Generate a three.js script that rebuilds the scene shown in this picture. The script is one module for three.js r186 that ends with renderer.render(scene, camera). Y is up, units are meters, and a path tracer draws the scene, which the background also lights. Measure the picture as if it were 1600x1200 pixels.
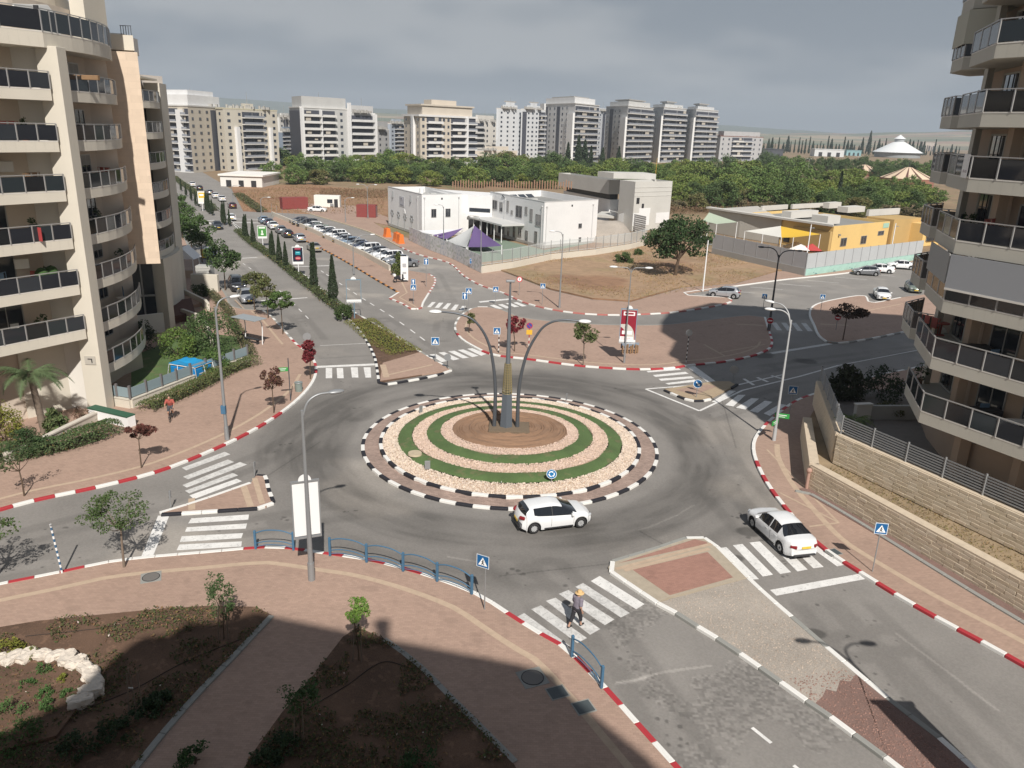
import * as THREE from 'three';
import { mergeGeometries, mergeVertices, toCreasedNormals } from 'three/addons/utils/BufferGeometryUtils.js';
import { RoundedBoxGeometry } from 'three/addons/geometries/RoundedBoxGeometry.js';
import { MarchingCubes } from 'three/addons/objects/MarchingCubes.js';

// ---------------------------------------------------------------- camera, sky, sun, exposure
const scene = new THREE.Scene();
const EYE = 20, PITCH = 18.2 * Math.PI / 180, ROLL = 1.84 * Math.PI / 180, FOCAL = 1215;
const camera = new THREE.PerspectiveCamera(2 * Math.atan(600 / FOCAL) * 180 / Math.PI, 4 / 3, 0.1, 20000);
camera.position.set(0, EYE, 0);
camera.rotation.order = 'YXZ';
camera.rotation.set(-PITCH, 0, ROLL);
camera.updateMatrixWorld(true);
scene.add(camera);

const SUN_EL = 43.5 * Math.PI / 180, SUN_AZ = 13.5 * Math.PI / 180;   // sun stands behind the viewer, a little to the right
const sunDir = new THREE.Vector3(Math.sin(SUN_AZ) * Math.cos(SUN_EL), Math.sin(SUN_EL), Math.cos(SUN_AZ) * Math.cos(SUN_EL));
const sun = new THREE.DirectionalLight(new THREE.Color(1, 0.945, 0.87), 4.9);
sun.position.copy(sunDir).multiplyScalar(260).add(new THREE.Vector3(0, 0, -70));
sun.target.position.set(0, 0, -70);
sun.castShadow = true;
sun.shadow.mapSize.set(4096, 4096);
Object.assign(sun.shadow.camera, { left: -130, right: 130, top: 130, bottom: -130, near: 1, far: 600 });
sun.shadow.radius = 1.3;
scene.add(sun, sun.target);

const renderer = new THREE.WebGLRenderer({ antialias: true });
renderer.toneMapping = THREE.LinearToneMapping;
renderer.toneMappingExposure = 1.12;
renderer.shadowMap.enabled = true;

// ---------------------------------------------------------------- noise
function rng(seed) { let s = seed >>> 0; return () => { s = (s + 0x6D2B79F5) | 0; let t = Math.imul(s ^ (s >>> 15), 1 | s); t = (t + Math.imul(t ^ (t >>> 7), 61 | t)) ^ t; return ((t ^ (t >>> 14)) >>> 0) / 4294967296; }; }
function hash(x, y, s) { let h = Math.imul(x, 374761393) + Math.imul(y, 668265263) + Math.imul(s, 1274126177); h = Math.imul(h ^ (h >>> 13), 1274126177); return ((h ^ (h >>> 16)) >>> 0) / 4294967296; }
const sm = t => t * t * (3 - 2 * t);
function vnoise(x, y, period, seed) {            // periodic value noise
  const xi = Math.floor(x), yi = Math.floor(y), fx = sm(x - xi), fy = sm(y - yi);
  const w = (a) => ((a % period) + period) % period;
  const a = hash(w(xi), w(yi), seed), b = hash(w(xi + 1), w(yi), seed), c = hash(w(xi), w(yi + 1), seed), d = hash(w(xi + 1), w(yi + 1), seed);
  return a + (b - a) * fx + (c - a) * fy + (a - b - c + d) * fx * fy;
}
function fbm(x, y, period, seed, oct = 4) { let v = 0, a = 0.5, n = 0; for (let o = 0; o < oct; o++) { v += a * vnoise(x, y, period, seed + o * 17); n += a; a *= 0.5; x *= 2; y *= 2; period *= 2; } return v / n; }
const clamp = (v, a = 0, b = 1) => Math.min(b, Math.max(a, v));
const lerp = (a, b, t) => a + (b - a) * t;
const ss = (a, b, x) => sm(clamp((x - a) / (b - a)));

// computed overcast-bright sky: even grey-blue, soft cloud banks, paler haze low down
{
  const W = 1024, H = 512, data = new Float32Array(W * H * 4);
  for (let j = 0; j < H; j++) {
    const el = (j + 0.5) / H * Math.PI - Math.PI / 2;               // -90..90 deg, bottom row first
    for (let i = 0; i < W; i++) {
      const u = i / W, e = Math.max(0, el);
      const stretch = 1 / (0.12 + Math.sin(e));
      const n = fbm(u * 32, stretch * 1.0 + 3, 32, 5, 5), n2 = fbm(u * 14 + 3, stretch * 0.5 + 9, 14, 23, 4);
      const cloud = ss(0.43, 0.62, n * 0.6 + n2 * 0.4) * ss(0.01, 0.08, e) * lerp(1, 0.45, ss(0.12, 0.9, e));
      const hz = Math.exp(-e / 0.09);
      const zen = ss(0.12, 0.9, e), dim = lerp(1, 0.64, zen);             // paler low down, deeper overhead
      let r = lerp(0.215, 0.275, hz) * lerp(1, 0.6, zen), g = lerp(0.249, 0.306, hz) * dim, b = lerp(0.292, 0.342, hz) * lerp(1, 0.72, zen);
      r += 0.13 * cloud; g += 0.118 * cloud; b += 0.1 * cloud;
      if (el < 0) { r = 0.14; g = 0.135; b = 0.125; }
      const k = (j * W + i) * 4; data[k] = r; data[k + 1] = g; data[k + 2] = b; data[k + 3] = 1;
    }
  }
  const t = new THREE.DataTexture(data, W, H, THREE.RGBAFormat, THREE.FloatType);
  t.mapping = THREE.EquirectangularReflectionMapping; t.magFilter = t.minFilter = THREE.LinearFilter; t.wrapS = THREE.RepeatWrapping; t.needsUpdate = true;
  scene.background = t; scene.environment = t;
}
scene.fog = new THREE.FogExp2(new THREE.Color(0.3, 0.34, 0.385), 0.00016);

// ---------------------------------------------------------------- survey: where a sight line from the window meets a level plane
const camM = camera.matrixWorld.clone();
function P(px, py, h = 0) {
  const d = new THREE.Vector3((px - 800) / FOCAL, -(py - 600) / FOCAL, -1).transformDirection(camM);
  const t = (h - EYE) / d.y;
  return new THREE.Vector3(d.x * t, h, d.z * t);
}
function rayAtZ(px, py, z) { const d = new THREE.Vector3((px - 800) / FOCAL, -(py - 600) / FOCAL, -1).transformDirection(camM); const t = z / d.z; return new THREE.Vector3(d.x * t, EYE + d.y * t, z); }
function heightOver(p, py) {                      // height of a vertical at p whose tip is seen at row py
  let lo = -5, hi = 80; const inv = camM.clone().invert(), v = new THREE.Vector3();
  for (let k = 0; k < 50; k++) { const m = (lo + hi) / 2; v.set(p.x, m, p.z).applyMatrix4(inv); const y = 600 - FOCAL * v.y / -v.z; if (y > py) lo = m; else hi = m; }
  return lo;
}
const V = (x, y, z) => new THREE.Vector3(x, y, z);

// ---------------------------------------------------------------- object helpers
const taken = {};
function numbered(name) { const n = taken[name] || 0; taken[name] = n + 1; return n ? `${name}_${String(n).padStart(3, '0')}` : name; }
function tag(o, label, category, group) { o.userData.label = label; if (category) o.userData.category = category; if (group) o.userData.group = group; return o; }
function thing(name, label, category, pos = [0, 0, 0], turn = 0, group) {
  const o = new THREE.Group(); o.name = numbered(name); scene.add(o);
  o.position.set(...pos); o.rotation.y = turn; return tag(o, label, category, group);
}
function part(name, geo, mat, parent) {
  const m = new THREE.Mesh(Array.isArray(geo) ? merge(geo) : geo, mat); m.name = name; m.castShadow = m.receiveShadow = true; parent.add(m); return m;
}
function solo(name, geo, mat, label, category, group) { const m = part(numbered(name), geo, mat, scene); return tag(m, label, category, group); }
function struct(name, geo, mat) { const m = part(numbered(name), geo, mat, scene); m.userData.kind = 'structure'; return m; }
function structGroup(name) { const o = new THREE.Group(); o.name = numbered(name); o.userData.kind = 'structure'; scene.add(o); return o; }
function copy(root, name, pos, turn, label) { const c = root.clone(); c.name = numbered(name); c.userData = { ...root.userData }; scene.add(c); c.position.set(...pos); c.rotation.y = turn; if (label) c.userData.label = label; return c; }
function merge(list) {
  const L = list.map(g => { const n = g.index ? g.toNonIndexed() : g; for (const k of Object.keys(n.attributes)) if (!['position', 'normal', 'uv', 'color'].includes(k)) n.deleteAttribute(k); return n; });
  const hasC = L.every(g => g.attributes.color); if (!hasC) L.forEach(g => g.deleteAttribute('color'));
  const hasU = L.every(g => g.attributes.uv); if (!hasU) L.forEach(g => g.deleteAttribute('uv'));
  return mergeGeometries(L);
}
const box = (w, h, d, x = 0, y = 0, z = 0, ry = 0) => { const g = new THREE.BoxGeometry(w, h, d); if (ry) g.rotateY(ry); g.translate(x, y, z); return g; };
const rbox = (w, h, d, x = 0, y = 0, z = 0, r = 0.02) => new RoundedBoxGeometry(w, h, d, 1, r).translate(x, y, z);
const cyl = (r0, r1, h, x = 0, y = 0, z = 0, n = 10) => new THREE.CylinderGeometry(r1, r0, h, n).translate(x, y + h / 2, z);
function bar(a, b, r, n = 6, r2 = r) {            // round bar between two points
  const d = b.clone().sub(a), L = d.length(); const g = new THREE.CylinderGeometry(r2, r, L, n); g.translate(0, L / 2, 0);
  g.applyQuaternion(new THREE.Quaternion().setFromUnitVectors(V(0, 1, 0), d.normalize())); return g.translate(a.x, a.y, a.z);
}
function tube(pts, r, seg = 24, n = 8) { return new THREE.TubeGeometry(new THREE.CatmullRomCurve3(pts), seg, r, n, false); }
function beam(a, b, w, h, y0 = null) {             // box along a horizontal line a-b, its top centred on the points' y (or base at y0)
  const L = Math.hypot(b.x - a.x, b.z - a.z); const g = new THREE.BoxGeometry(L, h, w); g.rotateY(-Math.atan2(b.z - a.z, b.x - a.x));
  return g.translate((a.x + b.x) / 2, (y0 === null ? a.y : y0 + h / 2), (a.z + b.z) / 2);
}
function slab(pts, y0, y1, holes = []) {           // prism over a ground outline, uv in metres
  const s = new THREE.Shape(pts.map(p => new THREE.Vector2(p.x, -p.z)));
  for (const h of holes) s.holes.push(new THREE.Path(h.map(p => new THREE.Vector2(p.x, -p.z))));
  const g = new THREE.ExtrudeGeometry(s, { depth: y1 - y0, bevelEnabled: false }); g.rotateX(-Math.PI / 2); return g.translate(0, y0, 0);
}
function sheet(pts, y) { const s = new THREE.Shape(pts.map(p => new THREE.Vector2(p.x, -p.z))); const g = new THREE.ShapeGeometry(s); g.rotateX(-Math.PI / 2); return g.translate(0, y, 0); }
function smooth(pts, step = 1, closed = false) {
  const c = new THREE.CatmullRomCurve3(pts.map(p => V(p.x, 0, p.z)), closed, 'centripetal'); return c.getSpacedPoints(Math.max(2, Math.round(c.getLength() / step)));
}
const PX = (...a) => { const r = []; for (let i = 0; i < a.length; i += 2) r.push(P(a[i], a[i + 1])); return r; };
function offset(pts, d) {                          // shift an open line sideways (left of travel is +)
  return pts.map((p, i) => { const a = pts[Math.max(0, i - 1)], b = pts[Math.min(pts.length - 1, i + 1)]; const t = b.clone().sub(a).setY(0).normalize(); return V(p.x + t.z * d, p.y, p.z - t.x * d); });
}
function strip(pts, w, y) { const L = offset(pts, w / 2), R = offset(pts, -w / 2).reverse(); return sheet([...L, ...R], y); }

// ---------------------------------------------------------------- textures and materials
function tex(size, metres, fn, srgb = true) {
  const d = new Uint8Array(size * size * 4);
  for (let y = 0; y < size; y++) for (let x = 0; x < size; x++) { const c = fn(x / size, y / size), k = (y * size + x) * 4; d[k] = clamp(c[0]) * 255; d[k + 1] = clamp(c[1]) * 255; d[k + 2] = clamp(c[2]) * 255; d[k + 3] = 255; }
  const t = new THREE.DataTexture(d, size, size); t.wrapS = t.wrapT = THREE.RepeatWrapping; t.magFilter = THREE.LinearFilter; t.minFilter = THREE.LinearMipmapLinearFilter; t.generateMipmaps = true;
  if (srgb) t.colorSpace = THREE.SRGBColorSpace; t.repeat.set(1 / metres, 1 / metres); t.needsUpdate = true; return t;
}
const enc = v => v <= 0.0031308 ? v * 12.92 : 1.055 * Math.pow(v, 1 / 2.4) - 0.055;   // linear -> sRGB
const L3 = (r, g, b, k = 1) => [enc(clamp(r * k)), enc(clamp(g * k)), enc(clamp(b * k))];
const std = (r, g, b, rough = 0.85, extra = {}) => new THREE.MeshStandardMaterial({ color: new THREE.Color(r, g, b), roughness: rough, ...extra });
const grainTex = tex(256, 1.5, (u, v) => { const n = 0.8 + 0.25 * fbm(u * 8, v * 8, 8, 3, 5) + 0.12 * (hash(u * 256 | 0, v * 256 | 0, 9) - 0.5); return [n, n, n]; }, false);
const plasterTex = tex(512, 6, (u, v) => { const n = 0.9 + 0.14 * fbm(u * 4, v * 4, 4, 41, 6) + 0.05 * (hash(u * 512 | 0, v * 512 | 0, 8) - 0.5) - 0.16 * ss(0.5, 0.8, fbm(u * 24, v * 2, 2, 44, 4)); return [n, n, n]; }, false);
const wall = (r, g, b, rough = 0.9) => std(r, g, b, rough, { map: plasterTex });
const pavTex = tex(2048, 16, (u, v) => {
  const N = 80, row = Math.floor(v * N * 2), off = (row % 2) * 0.5, cx = u * N + off, col = Math.floor(cx);
  const fx = cx - col, fy = v * N * 2 - row; const joint = (fx < 0.07 || fy < 0.13) ? 0.84 : 1;
  const t = hash(((col % N) + N) % N, row, 3), big = fbm(u * 6, v * 6, 6, 31, 5), st = fbm(u * 30, v * 30, 30, 77, 4);
  const k = (0.9 + 0.15 * t) * joint * (0.92 + 0.2 * big) * (1 - 0.1 * ss(0.6, 0.8, st));
  return L3(0.372, 0.258, 0.202, k);
});
const M = {
  pav: std(1, 1, 1, 0.9, { map: pavTex, bumpMap: grainTex, bumpScale: 0.004 }),
  pavEdge: std(0.5, 0.38, 0.28, 0.9, { map: grainTex }),
  white: std(0.78, 0.77, 0.74, 0.8, { map: grainTex }), whiteClean: std(0.8, 0.8, 0.8, 0.6),
  red: std(0.42, 0.035, 0.045, 0.75, { map: grainTex }), black: std(0.018, 0.018, 0.024, 0.7), orange: std(0.6, 0.27, 0.08, 0.8, { map: grainTex }),
  kerbGrey: std(0.3, 0.3, 0.28, 0.9, { map: grainTex }), sand: std(0.5, 0.42, 0.3, 0.9, { map: grainTex }),
  steel: std(0.32, 0.33, 0.34, 0.45, { metalness: 0.4 }), dark: std(0.03, 0.03, 0.033, 0.5), darkSteel: std(0.09, 0.1, 0.115, 0.45, { metalness: 0.3 }),
  blueRail: std(0.06, 0.15, 0.25, 0.5), lampGlass: std(0.75, 0.76, 0.76, 0.3), concrete: std(0.36, 0.35, 0.33, 0.9, { map: plasterTex }),
  glass: new THREE.MeshPhysicalMaterial({ color: new THREE.Color(0.03, 0.035, 0.045), roughness: 0.06, metalness: 0, clearcoat: 1, clearcoatRoughness: 0.05 }),
  signBlue: std(0.01, 0.13, 0.32, 0.5), signWhite: std(0.8, 0.8, 0.8, 0.5), signRed: std(0.5, 0.02, 0.03, 0.5), yellow: std(0.7, 0.42, 0.04, 0.6), green: std(0.03, 0.3, 0.06, 0.6),
  trunk: std(0.11, 0.075, 0.05, 0.95, { map: grainTex }), paleTrunk: std(0.2, 0.155, 0.12, 0.95, { map: grainTex }),
  soil: std(0.16, 0.085, 0.055, 1), wood: std(0.28, 0.17, 0.09, 0.8, { map: grainTex }),
};
const LEAF = new THREE.MeshStandardMaterial({ vertexColors: true, roughness: 0.8, side: THREE.DoubleSide });

// ================================================================ SETTING: ground, roads, pavements
function boxUV(geo) {                              // uv in metres from position, by the way each face points
  if (geo.userData.metric) return; geo.userData.metric = true;
  const p = geo.attributes.position, n = geo.attributes.normal, uv = new Float32Array(p.count * 2);
  for (let i = 0; i < p.count; i++) { const ax = Math.abs(n.getX(i)), ay = Math.abs(n.getY(i)), az = Math.abs(n.getZ(i)); const X = p.getX(i), Y = p.getY(i), Z = p.getZ(i);
    if (ay > ax && ay > az) { uv[2 * i] = X; uv[2 * i + 1] = Z; } else if (ax > az) { uv[2 * i] = Z; uv[2 * i + 1] = Y; } else { uv[2 * i] = X; uv[2 * i + 1] = Y; } }
  geo.setAttribute('uv', new THREE.BufferAttribute(uv, 2));
}
{ const base = part; part = function (name, geo, mat, parent) { const m = base(name, geo, mat, parent); if (mat.map && !m.geometry.userData.keepUV) boxUV(m.geometry); return m; }; }

const earthTex = tex(1024, 60, (u, v) => { const a = fbm(u * 6, v * 6, 6, 11, 6), b = fbm(u * 40, v * 40, 40, 12, 3), g = ss(0.55, 0.7, fbm(u * 9, v * 9, 9, 19, 5)); const k = 0.7 + 0.5 * a + 0.25 * (b - 0.5); return L3(lerp(0.27, 0.2, g), lerp(0.19, 0.17, g), lerp(0.115, 0.085, g), k); });
const fieldTex = tex(1024, 36, (u, v) => { const a = fbm(u * 5, v * 5, 5, 51, 6), b = fbm(u * 60, v * 60, 60, 52, 3), g = ss(0.5, 0.72, fbm(u * 8, v * 8, 8, 59, 5)), r = ss(0.55, 0.7, fbm(u * 3, v * 3, 3, 88, 4)); const k = 0.72 + 0.35 * a + 0.4 * (b - 0.5);
  return L3(lerp(lerp(0.38, 0.33, g), 0.3, r), lerp(lerp(0.255, 0.24, g), 0.175, r), lerp(lerp(0.16, 0.135, g), 0.105, r), k); });
const soilTex = tex(512, 7, (u, v) => { const a = fbm(u * 6, v * 6, 6, 61, 5), b = hash(u * 512 | 0, v * 512 | 0, 3), c = ss(0.62, 0.75, fbm(u * 30, v * 30, 30, 67, 3)); const k = 0.55 + 0.65 * a + 0.6 * (b - 0.5) + c * 0.35; return L3(0.135, 0.08, 0.052, k); });
const turfTex = tex(512, 4, (u, v) => { const a = fbm(u * 5, v * 5, 5, 71, 5), b = hash(u * 512 | 0, v * 512 | 0, 4); const w = ss(0.6, 0.78, fbm(u * 9, v * 9, 9, 73, 4)); const k = 0.72 + 0.45 * a + 0.5 * (b - 0.5); return L3(lerp(0.092, 0.17, w * 0.7), lerp(0.15, 0.165, w * 0.7), lerp(0.05, 0.08, w * 0.7), k); });
const gravelTex = tex(1024, 6, (u, v) => { const a = fbm(u * 4, v * 4, 4, 81, 5), b = hash(u * 1024 | 0, v * 1024 | 0, 5), c = fbm(u * 220, v * 220, 220, 85, 2); const k = 0.78 + 0.35 * a + 0.55 * (c - 0.5) + 0.3 * (b - 0.5); return L3(0.37, 0.328, 0.285, k); });
const redGravelTex = tex(512, 4, (u, v) => { const a = fbm(u * 4, v * 4, 4, 91, 5), b = hash(u * 512 | 0, v * 512 | 0, 6), c = fbm(u * 150, v * 150, 150, 95, 2); const k = 0.72 + 0.35 * a + 0.5 * (c - 0.5) + 0.3 * (b - 0.5); return L3(0.22, 0.14, 0.118, k); });
const asphTile = tex(1024, 14, (u, v) => { const a = fbm(u * 5, v * 5, 5, 21, 6), b = hash(u * 1024 | 0, v * 1024 | 0, 7), c = fbm(u * 120, v * 120, 120, 25, 2); const k = 0.8 + 0.3 * a + 0.35 * (c - 0.5) + 0.12 * (b - 0.5); return L3(0.265, 0.248, 0.23, k); });
const asphBump = tex(512, 1.2, (u, v) => { const c = fbm(u * 60, v * 60, 60, 28, 2); return [c, c, c]; }, false);
Object.assign(M, {
  earth: std(1, 1, 1, 1, { map: earthTex }), dryField: std(1, 1, 1, 1, { map: fieldTex, bumpMap: grainTex, bumpScale: 0.05 }),
  bed: std(1, 1, 1, 1, { map: soilTex, bumpMap: grainTex, bumpScale: 0.06 }), turf: std(1, 1, 1, 0.95, { map: turfTex, bumpMap: asphBump, bumpScale: 0.02 }),
  gravel: std(1, 1, 1, 0.95, { map: gravelTex, bumpMap: asphBump, bumpScale: 0.006 }), redGravel: std(1, 1, 1, 0.95, { map: redGravelTex, bumpMap: asphBump, bumpScale: 0.006 }),
  asphalt: std(1, 1, 1, 0.9, { map: asphTile, bumpMap: asphBump, bumpScale: 0.004 }),
});

// earth sheet to the horizon
{ const g = new THREE.PlaneGeometry(11000, 6400, 1, 1).rotateX(-Math.PI / 2).translate(0, -0.06, -3000); struct('ground', g, M.earth); }

// asphalt everywhere the roads and car parks run, then the crossing itself with its worn surface on top
const ROUND = V(0, 0, -48.3);
struct('road', [
  sheet(PX(-300, 1050, -300, 700, 240, 470, 236, 262, 305, 262, 420, 330, 500, 334, 700, 395, 1000, 480, 1250, 425, 1600, 372, 2300, 420, 1700, 1000, 2000, 1500), -0.02)], M.asphalt);
{
  const S = 2048, X0 = -60, Z0 = -128, SZ = 120, d = new Uint8Array(S * S * 4);
  const seg = (x, z, ax, az, bx, bz) => { const dx = bx - ax, dz = bz - az, t = clamp(((x - ax) * dx + (z - az) * dz) / (dx * dx + dz * dz)); return Math.hypot(x - ax - dx * t, z - az - dz * t); };
  const q = (a, b) => { const p = P(a, b); return [p.x, p.z]; };
  const cracks = [[[965, 1065], [1030, 1055]], [[1030, 1055], [1110, 1040]], [[962, 1068], [1010, 1060]], [[1000, 828], [1060, 806]], [[1060, 806], [1085, 790]], [[1400, 990], [1560, 1110]], [[700, 870], [760, 880]]].map(([a, b]) => [...q(...a), ...q(...b)]);
  const stains = [[1167, 832, 0.9], [1272, 990, 0.55], [1190, 555, 1.6], [1262, 565, 1.6], [1150, 872, 0.5]].map(([a, b, r]) => [...q(a, b), r]);
  const tracks = [[[930, 1230], [905, 1060], [850, 930], [770, 870]], [[1080, 1190], [1000, 1060], [930, 960], [860, 890]], [[1590, 1190], [1390, 1000], [1250, 860], [1140, 730], [1090, 650]], [[1480, 1190], [1330, 1010], [1200, 860], [1110, 760]], [[-60, 865], [230, 790], [420, 712], [520, 650]], [[-60, 905], [230, 850], [450, 812], [570, 795]], [[380, 412], [470, 500], [535, 580], [560, 650]], [[500, 430], [600, 500], [680, 555], [740, 590]], [[1430, 568], [1230, 610], [1110, 650]], [[1430, 545], [1200, 575], [1060, 605], [960, 605]], [[560, 350], [680, 430], [700, 470], [690, 530]]].map(t => t.map(a => q(...a)));
  const seams = [[[945, 1190], [905, 1085]], [[780, 900], [960, 880]], [[500, 560], [588, 555]], [[1090, 880], [1000, 830]], [[330, 800], [500, 690]], [[1150, 700], [1120, 600]]].map(([a, b]) => [...q(...a), ...q(...b)]);
  const drips = []; { const dr = rng(909); for (const t of tracks) for (let k = 0; k < 26; k++) { const n = Math.floor(dr() * (t.length - 1)), f = dr(); drips.push([lerp(t[n][0], t[n + 1][0], f) + (dr() - 0.5) * 0.8, lerp(t[n][1], t[n + 1][1], f) + (dr() - 0.5) * 0.8, 0.05 + 0.16 * dr() * dr()]); } }
  const cell = new Map(); for (const d of drips) { const k = Math.floor(d[0]) + ',' + Math.floor(d[1]); (cell.get(k) || cell.set(k, []).get(k)).push(d); }
  for (let j = 0; j < S; j++) for (let i = 0; i < S; i++) {
    const x = X0 + (i + 0.5) / S * SZ, z = Z0 + (j + 0.5) / S * SZ, u = i / S, v = j / S;
    const dx = x - ROUND.x, dz = z - ROUND.z, r = Math.hypot(dx, dz), a = Math.atan2(dz, dx);
    const big = fbm(u * 8, v * 8, 8, 101, 6), mid = fbm(u * 60, v * 60, 60, 103, 4), fine = hash(i, j, 4);
    let k = 0.86 + 0.3 * (big - 0.5) + 0.22 * (mid - 0.5) + 0.14 * (fine - 0.5);
    // rubber worn into the two circling lanes: broken concentric streaks
    const ua = a / (2 * Math.PI) + 0.5, lane_ = r > 10 && r < 18.5, streak = lane_ ? fbm(ua * 24, r * 1.5, 24, 107, 5) : 0, streak2 = lane_ ? fbm(ua * 8, r * 0.4, 8, 113, 4) : 0;
    const lane = ss(10.2, 11.6, r) * (1 - ss(15.2, 18.2, r));
    k *= 1 - lane * (0.2 * ss(0.3, 0.7, streak) * (0.4 + 0.6 * ss(0.3, 0.6, streak2)) + 0.22 * ss(0.35, 0.65, streak2) + 0.1);
    // coarse patched surfacing with loose chippings on the near approach
    const pr = ss(18, 20.5, r) * ss(-33, -29, z) * ss(-1.5, 1.5, x) * (1 - ss(10.5, 13, x - (z + 24) * 0.4)), pq = pr > 0 ? pr * ss(0.36, 0.6, fbm(u * 22, v * 22, 22, 121, 5)) : 0;
    k *= 1 - 0.24 * pq; if (pq > 0.2) k *= 0.78 + 0.5 * hash(i >> 1, j >> 1, 8);
    const dust = ss(0.56, 0.74, fbm(u * 14, v * 14, 14, 131, 5)); k *= 1 + 0.16 * dust;
    let tr = 0; for (const t of tracks) for (let n = 0; n < t.length - 1; n++) { const a = t[n], b = t[n + 1]; if (x < Math.min(a[0], b[0]) - 2 || x > Math.max(a[0], b[0]) + 2 || z < Math.min(a[1], b[1]) - 2 || z > Math.max(a[1], b[1]) + 2) continue; const D = seg(x, z, a[0], a[1], b[0], b[1]); tr = Math.max(tr, 1 - ss(0.2, 0.55, Math.abs(D - 0.75))); }
    if (tr > 0) k *= 1 - 0.17 * tr * ss(0.32, 0.6, fbm(u * 30, v * 30, 30, 137, 4));
    for (const s of seams) { const D = seg(x + 0.1 * (mid - 0.5), z, ...s); if (D < 0.05) k *= 0.7; else if (D < 0.3) k *= 0.95; }
    const cl = cell.get(Math.floor(x) + ',' + Math.floor(z)); if (cl) for (const d of cl) { const D = Math.hypot(x - d[0], z - d[1]) / d[2] + 0.8 * (mid - 0.5); k *= 1 - 0.45 * (1 - ss(0.5, 1, D)); }
    for (const c of cracks) { const D = seg(x + 0.35 * (mid - 0.5), z + 0.35 * (mid - 0.5), c[0], c[1], c[2], c[3]); if (D < 0.07) k *= 1.3; }
    for (const s of stains) { const D = Math.hypot(x - s[0], (z - s[1]) * 1.3) / s[2] + 0.9 * (mid - 0.5); k *= 1 - 0.5 * (1 - ss(0.5, 0.85, D)); }
    const e = Math.min(x - X0, X0 + SZ - x, z - Z0, Z0 + SZ - z); k = lerp(0.93, k, ss(0, 6, e));
    const c = L3(lerp(0.275, 0.36, 0.5 * dust), lerp(0.258, 0.325, 0.5 * dust), lerp(0.24, 0.285, 0.5 * dust), k), o = (j * S + i) * 4;
    d[o] = c[0] * 255; d[o + 1] = c[1] * 255; d[o + 2] = c[2] * 255; d[o + 3] = 255;
  }
  const t = new THREE.DataTexture(d, S, S); t.colorSpace = THREE.SRGBColorSpace; t.magFilter = THREE.LinearFilter; t.minFilter = THREE.LinearMipmapLinearFilter; t.generateMipmaps = true; t.needsUpdate = true;
  const g = new THREE.PlaneGeometry(SZ, SZ).rotateX(-Math.PI / 2).translate(X0 + SZ / 2, 0, Z0 + SZ / 2);
  const uv = g.attributes.uv, p = g.attributes.position; for (let i = 0; i < p.count; i++) uv.setXY(i, (p.getX(i) - X0) / SZ, (p.getZ(i) - Z0) / SZ);
  g.userData.keepUV = true;
  // the square of surveyed road only where road runs: everything else is covered by raised pavements and beds
  struct('road', g, std(1, 1, 1, 0.88, { map: t, bumpMap: asphBump, bumpScale: 0.0 }));
}

// painted kerbs: every stone a piece of its own
const unit = new THREE.BoxGeometry(1, 1, 1); unit.userData.keepUV = true;
const kerbGeo = (() => { const g = new RoundedBoxGeometry(1, 0.2, 0.24, 1, 0.025); g.userData.metric = true; return g; })();
function kerb(name, line, mats, len = 1, top = 0.14, parent = null, run = null) {
  const g = structGroup(name), pts = smooth(line, 0.2); const n = Math.max(1, Math.round((pts.length - 1) * 0.2 / len));
  for (let i = 0; i < n; i++) {
    const a = pts[Math.round(i / n * (pts.length - 1))], b = pts[Math.round((i + 1) / n * (pts.length - 1))], L = a.distanceTo(b);
    const mat = run ? run(i, n) : mats[i % mats.length];
    const m = part('kerb_stone', kerbGeo, mat, g); m.position.set((a.x + b.x) / 2, top - 0.1, (a.z + b.z) / 2); m.rotation.y = -Math.atan2(b.z - a.z, b.x - a.x); m.scale.set(L - 0.015, 1, 1);
  }
  return g;
}
const FW = [std(0.46, 0.16, 0.14, 0.85, { map: grainTex }), M.white], RW = [M.red, M.white], BW = [M.black, M.white], OB = [M.orange, M.black], WW = [M.white];
function pavement(pts, extra = {}) { return struct('pavement', slab(pts, -0.1, extra.top || 0.12), extra.mat || M.pav); }

// --- lines traced along the kerbs
const K1 = PX(-260, 985, -120, 945, 0, 916, 50, 906, 100, 896, 160, 883, 200, 877, 237, 873, 320, 866, 400, 859, 432, 858, 470, 862, 517, 869, 572, 877, 630, 891, 682, 907, 735, 927, 757, 938, 800, 966, 840, 991, 882, 1015, 900, 1032, 942, 1075, 962, 1097, 1003, 1143, 1058, 1204, 1120, 1275, 1180, 1350);
const K2 = PX(-260, 868, -100, 828, 0, 798, 60, 782, 150, 763, 250, 737, 340, 701, 400, 671, 450, 638, 480, 610, 493, 587, 491, 566, 478, 551, 462, 538, 445, 519, 425, 497, 410, 486);
const K2b = PX(410, 486, 370, 483, 352, 460, 338, 440, 318, 415, 300, 395, 288, 372, 276, 345, 262, 312, 252, 290);
const M1L = PX(592, 599, 590, 585, 586, 562, 574, 536, 560, 515, 545, 500, 525, 483, 505, 466, 480, 445, 455, 424, 430, 403, 405, 382, 380, 361, 352, 339);
const M1R = PX(705, 579, 660, 553, 606, 519, 560, 493, 522, 470, 495, 446, 467, 425, 420, 396, 390, 377, 364, 350);
const M1far = PX(337, 326, 320, 313, 300, 299, 280, 286, 268, 277), M1farR = PX(350, 337, 330, 318, 310, 303, 290, 289, 276, 279);
const K3 = PX(425, 345, 450, 361, 480, 378, 512, 394, 550, 415, 590, 439, 623, 458), K3b = PX(623, 458, 609, 467), K3c = PX(609, 467, 630, 476, 645, 484, 656, 483, 661, 474, 670, 459, 679, 444, 679, 435, 670, 429);
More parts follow.
